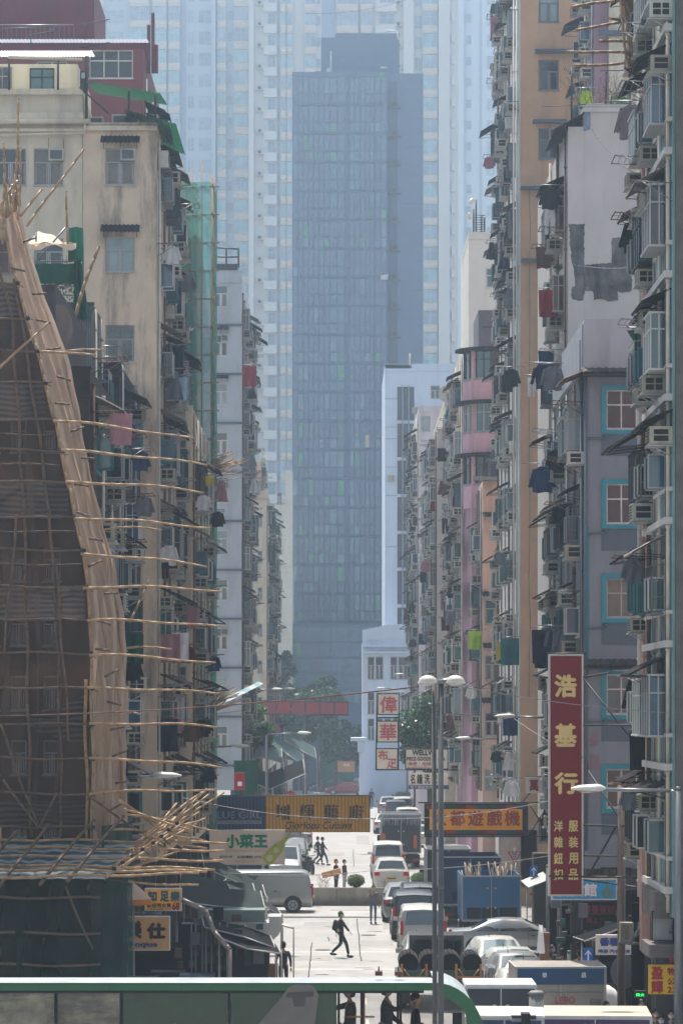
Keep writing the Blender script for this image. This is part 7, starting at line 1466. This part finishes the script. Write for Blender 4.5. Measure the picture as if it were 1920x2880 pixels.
for i, (x, wd, y, lb) in enumerate(((490, 18, 2212, 'tall brown carton at the stall'), (509, 22, 2212, 'brown carton right of the tall one at the stall'), (576, 28, 2212, 'reddish open topped carton by the stall'), (606, 32, 2216, 'reddish carton nearest the dark clad person'))):
    m = MB(); Y = 94; a, b_, z = gx(x, Y), gx(x+wd, Y), gz(y, Y); m.box(a, b_, Y, Y+.5, 0.15, z); m.face([(a-.05, Y-.15, z+.06), (b_+.05, Y-.15, z+.06), (b_, Y, z+.002), (a, Y, z+.002)]); tag(m.build('carton', [C('old cardboard', (120, 86, 66), rough=.9, var=.15)]), lb, 'box', 'cartons stacked at the left stall')
for (x, Y, lb, c_) in ((322, 88, 'dark green rubbish bin under the tan signboard', (12, 48, 38)), (452, 89, 'pale box with a blue poster at the stall front', (96, 110, 140)), (385, 90, 'dark freezer chest behind the tan signboard', (34, 40, 48))):
    m = MB(); a = gx(x, Y); m.box(a-.5, a+.5, Y, Y+.8, 0, 1.15); m.box(a-.54, a+.54, Y-.04, Y+.84, 1.151, 1.24); m.box(a-.4, a-.36, Y-.03, Y-.001, .3, .9); tag(m.build('bin' if 'bin' in lb else 'chest', [C('tub %d' % c_[0], c_, rough=.5, var=.2)]), lb, 'bin' if 'bin' in lb else 'box')
# brown parasol and bent pipe
T = thing('market_parasol', 'buff stall parasol with ochre valance beside the amber sign', 'parasol', tuple(at(312, 2075, 84)))
m = MB(); a = at(300, 2031, 84); 
e0, e1 = at(262, 2068, 84), at(345, 2066, 84); c = Vector(((e0.x+e1.x)/2, 84.8, a.z)); R_ = (e1.x-e0.x)/2
m.grid(lambda u, v: (c.x+R_*v*math.cos(6.283*u), c.y+R_*v*math.sin(6.283*u), a.z-(a.z-e0.z)*v**1.1), 16, 4); m.build('canopy', [C('buff parasol cloth', (196, 172, 150), rough=.8, trans=.4)], T)
m = MB(); m.grid(lambda u, v: (c.x+R_*math.cos(6.283*u), c.y+R_*math.sin(6.283*u), e0.z-.17*v), 16, 1); m.build('valance', [C('ochre valance', (196, 120, 50), rough=.8, trans=.4)], T)
m = MB(); m.tube((c.x, c.y, 0), (c.x, c.y, a.z), .03); m.build('pole', [metal], T)
m = MB(); m.path([at(418, 2066, 86), at(455, 2083, 86), at(472, 2090, 86), at(478, 2105, 86), at(492, 2140, 86), at(520, 2172, 86), at(527, 2180, 86), at(527, 2300, 86)], .075, 10); tag(m.build('bent_pipe', [C('grey pipe', (120, 112, 110), rough=.5, var=.15)]), 'thick bent grey lamp arm rising from the left stalls', 'pipe')
# far teal stall tarps left
tt = C('teal stall sheet', (54, 80, 80), rough=.6, var=.25, scale=1.5, trans=.3)
for i, (p, lb) in enumerate(((((624, 1707, 225), (655, 1728, 225), (700, 1760, 225)), 'left slope of the teal market sheets at the far stalls'), (((655, 1700, 235), (690, 1722, 235), (727, 1742, 235)), 'right slope of the teal market sheets at the far stalls'), (((560, 1745, 190), (600, 1738, 190), (650, 1752, 190)), 'grey green market sheet below the small bright tree'), (((590, 1800, 180), (620, 1812, 180), (700, 1776, 200)), 'dark market sheet behind the no entry disc'))): roofsheet(p, tt if i != 3 else dstl, lb, depth=5, rise=.9)
T = thing('market_stall', 'added dark stall backs closing the bright gap behind the bent lamp arm', 'stall', spot(400, 128)); m = MB(); m.box(gx(290, 128), gx(492, 128), 128.2, 129, 0, 5.2); m.build('stall_body', [dstl], T)  # added dark backs hide a bright strip of sunlit ground
for i in range(9): m = MB(); x = gx(300+i*21, 128); m.box(x, x+.05, 128.1, 128.197, 0, 5.1); m.build('post', [metal], T)
T = thing('market_stall', 'dark mass of far stalls on the left beyond the ochre sign', 'stall', spot(600, 190)); m = MB()
for i in range(26):
    Y = 180+i*3.5; m.box(-7.4, -5.2+.5*math.sin(i*2.1), Y, Y+2.8, 0, 2.6+.5*math.sin(i*1.7))
m.build('stall_body', [dstl], T)
for x, Y, c_, lb in ((565, 168, 'green', 'teal cloth hung low beside the far left lamp'), (655, 240, 'grey', 'lilac cloth hung from the far lamp pole')):
    laundry('sheet', c_, tuple(at(x, 1745 if x < 600 else 1697, Y)), lb, .2, 1.6 if x < 600 else .9)
m = MB(); m.box(gx(538, 150), gx(562, 150), 150, 150.4, gz(1815, 150), gz(1775, 150)); m.box(gx(546, 150), gx(556, 150), 149.97, 149.99, gz(1805, 150), gz(1795, 150), 1); tag(m.build('red_cabinet', [C('red cabinet', (150, 30, 50)), wl]), 'red box with a white mark at the far left stalls', 'box')
# green hoarding and far board
m = MB(); m.box(gx(735, 336), gx(812, 336), 336, 336.2, 0, gz(1722, 336)+.0)
for i in range(12): x = gx(735+6.4*i, 336); m.box(x, x+.1, 335.9, 335.997, 0, gz(1723, 336))
tag(m.build('site_hoarding', [C('green hoarding', (36, 116, 96), rough=.6, var=.1)]), 'green site hoarding below the hazy trees', 'hoarding')
sign('orange brown board with a white label at the far junction', 775, 1748, 815, 1773, 325, C('orange brown board', (190, 130, 80)), None, [('出租', 789, 1753, 803, 1760, wl, .03)], .1, .02)
# right stalls
roofsheet([(1340, 2160, 86), (1400, 2140, 86), (1470, 2110, 86)], dstl, 'dark sloping stall awning above the white food stall sign', depth=1.4, rise=.0)
roofsheet([(1212, 2038, 112), (1262, 2018, 112)], stw, 'small pale awning flap left of the crimson sign', depth=1.2, rise=.2)
T = thing('market_stall', 'dark shuttered stalls behind the person in lime', 'stall', spot(1340, 98))
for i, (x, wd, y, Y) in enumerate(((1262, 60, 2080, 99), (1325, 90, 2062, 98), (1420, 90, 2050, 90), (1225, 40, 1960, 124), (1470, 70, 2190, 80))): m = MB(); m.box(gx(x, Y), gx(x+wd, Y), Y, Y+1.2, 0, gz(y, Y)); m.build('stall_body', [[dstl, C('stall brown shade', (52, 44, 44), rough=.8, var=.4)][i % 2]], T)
rnd = random.Random(66)
for i in range(40):
    x = rnd.uniform(1262, 1480); y = rnd.uniform(2070, 2200); Y = 88+rnd.random()*8; s = rnd.uniform(.1, .3); c = at(x, y, Y); m = MB(); m.box(c.x, c.x+s, c.y, c.y+.2, c.z, c.z+s*rnd.uniform(.6, 1.6)); m.build('goods', [GM[i % 5]], T)
T = thing('stall_table', 'small brown stall table with a hanging plastic bag left of the person in lime', 'table', tuple(spot(1265, 88))); m = MB(); m.box(gx(1240, 88), gx(1282, 88), 88, 88.6, .9, 1.0); m.box(gx(1240, 88), gx(1262, 88), 88.1, 88.5, 1.001, gz(2143, 88)); m.build('top', [C('stall wood', (110, 82, 62), rough=.8, var=.2)], T)
for x in (1242, 1279): m = MB(); m.tube((gx(x, 88), 88.1, 0), (gx(x, 88), 88.1, .9), .03); m.build('leg', [metal], T)
m = MB(); c = at(1241, 2125, 87.6); m.grid(lambda u, v: (c.x+(.06+.07*v)*math.cos(6.28*u), c.y+.05*math.sin(6.28*u), c.z-.85*v+.03*math.sin(u*20)), 12, 8); tag(m.build('plastic_bag', [C('white plastic bag', (220, 220, 224), rough=.4, trans=.5)]), 'long white plastic bag hanging by the stall table', 'bag')
T = thing('stall_fan', 'large round grey dish shaped fan cover under the food stall sign', 'fan', tuple(spot(1440, 80))); m = MB(); c = at(1432, 2232, 80); m.grid(lambda u, v: (c.x+.38*v*math.cos(6.283*u), 80-.12*(1-v*v), c.z+.48*v*math.sin(6.283*u)), 22, 5); m.build('cover', [C('grey mesh cover', (100, 104, 112), rough=.6)], T); m = MB(); m.tube((c.x, 80.05, 0), (c.x, 80.05, c.z), .03); m.build('stand', [metal], T)
m = MB(); c = at(1385, 2205, 82); m.ball((c.x, 82.3, 1.0), .55, 14, 0, (1, .8, 1.1), -60, 90); tag(m.build('covered_scooter', [C('white scooter cover', (206, 204, 200), rough=.6, var=.1)]), 'pale covered scooter beside the low blue arrow plate', 'scooter')
T = thing('shopfront', 'blue and dark street level shopfront below the yellow signboard', 'shopfront', spot(1510, 70.5)); m = MB(); m.box(gx(1500, 77.6), gx(1560, 77.6), 77.6, 77.8, 0, 2.4); m.box(gx(1450, 78.6), gx(1560, 78.6), 78.6, 78.8, 0, 4.2, 1); m.build('shutter', [C('blue shutter', (24, 110, 170), rough=.5, var=.2), dstl], T)
m = MB(); m.box(gx(1490, 70.6), gx(1552, 70.6), 70.6, 72.5, gz(2200, 70.6), gz(2170, 70.6)); m.box(gx(1502, 71), gx(1552, 71), 71, 74, gz(2110, 71), gz(2050, 71)); m.build('fascia', [C('grey pink render', (104, 96, 95), rough=.9, var=.2, grime=.6)], T)
# pink corner column and drain details at right
T = thing('corner_column', 'salmon pink corner column with conduits at the right edge', 'column', spot(1480, 77)); m = MB(); m.box(gx(1473, 76), gx(1492, 76), 76, 76.6, gz(2185, 76), gz(1900, 76)); m.build('shaft', [C('salmon render', (196, 150, 140), rough=.8, var=.1, grime=.4)], T); m = MB(); m.tube((gx(1497, 75.9), 75.9, 1), (gx(1497, 75.9), 75.9, gz(1950, 76)), .04); m.build('conduit', [metal], T)
# ================================================================ bamboo at the top right
T = thing('bamboo_scaffold', 'bamboo hanging scaffold with blue sheeting in the top right corner', 'scaffold', tuple(at(1480, 190, 76)))
for i in range(9): x = 1421+i*5; bam('bamboo_pole', at(x, -20, 76+i*.3), at(x+22, 150+rnd.uniform(-20, 20), 76+i*.3), .045, bamboo, T)
for a, b_, c, d in ((1311, 16, 1490, -8), (1322, 67, 1500, 43), (1318, 152, 1470, 142), (1301, 117, 1480, 124), (1400, 44, 1440, 45), (1375, 93, 1450, 98)): bam('bamboo_ledger', at(a, b_, 76), at(c, d, 77), .042, bamboo, T)
for i in range(16): y = 110+rnd.uniform(0, 55); bam('bamboo_platform', at(1430+rnd.uniform(0, 25), y, 75+rnd.random()*3), at(1525+rnd.uniform(-30, 5), y+rnd.uniform(5, 30), 75+rnd.random()*3), .035, rust, T)
m = MB(); m.grid(lambda u, v: (gx(1462+30*u+6*math.sin(v*5), 77), 77+.1*math.sin(u*14+v*5), gz(-10+112*v, 77)), 14, 14); m.build('tarpaulin', [C('pale blue sheeting', (150, 196, 226), rough=.4, trans=.5, var=.2)], T)
m = MB(); m.grid(lambda u, v: (gx(1505+34*u, 75), 75+.1*math.sin(u*14+v*5), gz(-10+78*v-5*u, 75)), 10, 10); m.build('tarpaulin', [C('strong blue sheeting', (20, 96, 190), rough=.4, trans=.4, var=.15)], T)
# bare creeper and roof plants on the white gable
m = MB(); rnd = random.Random(91)
for i in range(60):
    p = at(1320+rnd.random()*130, 240, 106+rnd.random()*2); 
    P = [p]; d = Vector((rnd.uniform(-.4, .4), 0, 1)).normalized()
    for k in range(7): d = (d+Vector((rnd.uniform(-.6, .6), rnd.uniform(-.3, .3), rnd.uniform(-.35, .3)))).normalized(); P.append(P[-1]+d*rnd.uniform(.1, .28))
    m.path(P, .012, 4, 0, .006)
tag(m.build('bare_creeper', [C('bare vine', (96, 74, 64), rough=.9)]), 'tangle of bare brown creeper over the white gable roof', 'plant', kind='stuff')
m = MB()
for i in range(500):
    c = at(rnd.gauss(1425, 11), rnd.gauss(228, 8), 106+rnd.random()); a = rnd.uniform(0, 6.3); s = rnd.uniform(.04, .1); m.face([c, c+Vector((s*math.cos(a), .02, s*math.sin(a))), c+Vector((s*.6*math.cos(a+.8), .03, s*.8*math.sin(a+.8)))])
for i in range(160):
    c = at(rnd.gauss(1283, 5), rnd.gauss(614, 3), 108); a = rnd.uniform(0, 6.3); s = rnd.uniform(.04, .1); m.face([c, c+Vector((s*math.cos(a), .02, s*math.sin(a))), c+Vector((s*.6*math.cos(a+.8), .03, s*.8*math.sin(a+.8)))])
tag(m.build('roof_plant', [leafp]), 'fresh green plants on the white gable roof edge', 'plant')
T = thing('roof_frame', 'dark roof frame and antenna mast above the white gable', 'frame', tuple(at(1390, 245, 105.6))); m = MB()
for x, y in ((1390, 165), (1402, 215), (1445, 160)): m.tube(at(x, 248, 105.6), at(x+2, y, 105.6), .035)
m.tube(at(1330, 240, 105.6), at(1450, 238, 105.6), .03); m.tube(at(1377, 162, 105.6), at(1480, 160, 105.6), .025); m.tube(at(1312, 278, 105.2), at(1312, 155, 105.2), .04); m.tube(at(1242, 245, 105.2), at(1345, 240, 105.2), .015)
for k in range(7): m.tube(at(1294+k*4, 160+k*3, 105.2), at(1298+k*4, 153+k*3, 105.2), .015, n=4)
m.build('frame', [darkm], T)
# ================================================================ hand-placed laundry
LQ = [('shirt', 'grey', 1452, 236, 80, 1.5, 'large grey shirt with dangling sleeves hung high at the right edge'), ('trousers', 'black', 1510, 366, 76, 1.25, 'black trousers spread wide on a rack at the right edge'), ('towel', 'pink', 1541, 362, 75, .7, 'small pink cloth beside the black trousers'),
 ('shirt', 'black', 1463, 500, 80, 1.5, 'black vest hung on a single hanger below the white framed sash'), ('strip', 'green', 1462, 757, 78, 1.0, 'long green cloth dangling to a point from a wire rack'), ('shirt', 'navy', 1500, 655, 75, .55, 'small navy garment near the orange stained rack'), ('towel', 'pale blue', 1525, 650, 75, .5, 'pale blue cloth beside the small navy garment'),
 ('shirt', 'black', 1478, 1545, 78, 1.75, 'long black coat hanging above the red striped washing at right'), ('dress', 'maroon', 1472, 1610, 77.5, .9, 'rusty maroon dress under the long black coat'), ('trousers', 'black', 1470, 1640, 77, .75, 'black shorts below the rusty maroon dress'), ('sheet', 'black', 1475, 1680, 76.5, .8, 'dark cloth left of the striped washing at right'), ('sheet', 'red', 1513, 1700, 76, .7, 'red banded cloth low on the right facade'), ('towel', 'green', 1520, 1775, 75.8, .5, 'green edged cloth under the red banded cloth'), ('shirt', 'black', 1462, 1790, 78, 1.2, 'black jacket beside the grey wall above the lamp arm'), ('dress', 'white', 1513, 1978, 76, .6, 'white frilled top pegged at the right edge'), ('towel', 'teal', 1512, 1260, 75, .9, 'turquoise bag shaped cloth below the pale sheet'), ('sheet', 'white', 1520, 1195, 76, .85, 'pale translucent sheet on the right edge rack'),
 ('shirt', 'black', 1263, 428, 106, 1.25, 'black jacket with white trim beside the white gable'), ('trousers', 'white', 1262, 480, 106.3, .95, 'white trousers under the black jacket by the white gable'), ('shirt', 'black', 1285, 428, 107, 1.1, 'second black shirt nearer the white gable corner'), ('sheet', 'red', 1258, 665, 107, .8, 'crimson towel on a rack beside the tan tower'), ('shirt', 'navy', 1245, 836, 100, 1.3, 'navy robe over the turquoise edged corner'), ('shirt', 'grey', 1268, 838, 99, 1.3, 'grey sweater beside the navy robe'), ('trousers', 'white', 1221, 865, 100, .7, 'small white trousers sticking out left of the navy robe'), ('shirt', 'black', 1173, 845, 138, 1.35, 'black long sleeved top in front of the tan tower piping'), ('shirt', 'blue', 1245, 1068, 99, 1.4, 'blue denim jacket on the grey blue corner building rack'), ('shirt', 'black', 1277, 1030, 98, 1.1, 'black blouse above the blue denim jacket'), ('sheet', 'navy', 1248, 1445, 96, .9, 'checked dark shawl just above the crimson signboard'), ('shirt', 'grey', 1275, 1440, 96, 1.2, 'grey checked shirt just above the crimson signboard'), ('shirt', 'grey', 1298, 1442, 95.5, 1.1, 'rightmost grey shirt above the crimson signboard'),
 ('towel', 'lime', 1090, 1448, 152, 1.2, 'lime yellow cloth against the peach block'), ('shirt', 'lime', 1344, 205, 110, .9, 'lime shirt drying on the roof beside the bare creeper'), ('towel', 'yellow', 1152, 1475, 137, 1.0, 'mustard cloth beside the tan tower piping'), ('towel', 'blue', 1160, 1478, 137, 1.1, 'blue cloth beside the mustard cloth'), ('sheet', 'teal', 1170, 1465, 136, 1.0, 'turquoise strip of cloth by the tan tower piping'), ('sheet', 'blue', 1171, 1640, 120, .7, 'blue bundle hung behind the lamp before the tan tower'), ('shirt', 'white', 1174, 1790, 126, 1.1, 'white shirt with a black yoke over the orange games sign'),
 ('sheet', 'navy', 395, 796, 103, .95, 'long navy cloth on the beige tenement rack'), ('dress', 'grey', 400, 850, 102.5, 1.1, 'grey pleated dress under the long navy cloth'), ('towel', 'pale blue', 411, 865, 102.8, 1.0, 'pale blue towel right of the grey pleated dress'), ('sheet', 'black', 228, 1005, 88, .9, 'black cloth hanging on the pebble dash block'), ('shirt', 'white', 468, 1135, 108, .9, 'white top with yellow patch at the tip of the bamboo poles'), ('towel', 'yellow', 481, 1092, 112, .5, 'small yellow cloth at the bamboo tips'), ('shirt', 'white', 388, 1250, 100.4, 1.1, 'white shirt between two bamboo poles on the beige tenement'), ('trousers', 'black', 380, 1290, 100.3, .6, 'black shorts below the white shirt'), ('sheet', 'green', 306, 1455, 92, .75, 'bright green cloth beside the cream netting'), ('shirt', 'black', 306, 1515, 92, 1.0, 'black clothes below the bright green cloth'), ('sheet', 'pink', 391, 1455, 101, .8, 'red checked pink cloth behind the bamboo poles'), ('sheet', 'white', 412, 1452, 101.4, .75, 'white sheet beside the red checked pink cloth'), ('sheet', 'navy', 382, 1650, 100.6, .9, 'dark blue cloth low on the beige tenement'), ('shirt', 'pink', 402, 1645, 101, .9, 'dusty pink blouse beside the dark blue cloth'), ('shirt', 'brown', 440, 1655, 108, 1.2, 'patterned brown shirt on the low cream tenement'), ('shirt', 'black', 470, 1645, 110, 1.0, 'black and white garment at the low cream tenement edge'), ('towel', 'red', 573, 840, 176, 1.5, 'bright red cloth on the pale blue grey block'), ('shirt', 'grey', 571, 1040, 176, 1.5, 'grey coat on a cage balcony of the pale blue grey block'), ('shirt', 'pink', 978, 1285, 204, 1.3, 'pink shirt on the white and beige block'), ('towel', 'red', 996, 1150, 204, .9, 'orange red cloth high on the white and beige block')]
for kd, cl, x, y, Y, sc_, lb in LQ:
    p = at(x, y, Y); laundry(kd, cl, tuple(p), lb, 0, sc_)
    m = MB(); m.tube(p+Vector((-.5*sc_, 0, .06)), p+Vector((.5*sc_, 0, .07)), .014, n=5); m.tube(p+Vector((-.5*sc_ if x < 772 else .5*sc_, 0, .06)), p+Vector((-.5*sc_ if x < 772 else .5*sc_, 1.2, -.1)), .012, n=5); tag(m.build('drying_pole', [metal]), 'thin drying pole holding the '+' '.join(lb.split()[:9]), 'pole')
# ================================================================ haze
hz = bpy.data.materials.new('street haze'); hz.use_nodes = True; n = hz.node_tree.nodes; n.remove(n['Principled BSDF']); v = n.new('ShaderNodeVolumePrincipled')
v.inputs['Color'].default_value = (.65, .83, 1.0, 1); v.inputs['Density'].default_value = .0008; v.inputs['Anisotropy'].default_value = .78
hz.node_tree.links.new(v.outputs[0], n['Material Output'].inputs['Volume'])
m = MB(); m.box(-440, 440, -110, 840, -2, 140); tag(m.build('haze', [hz]), kind='stuff')
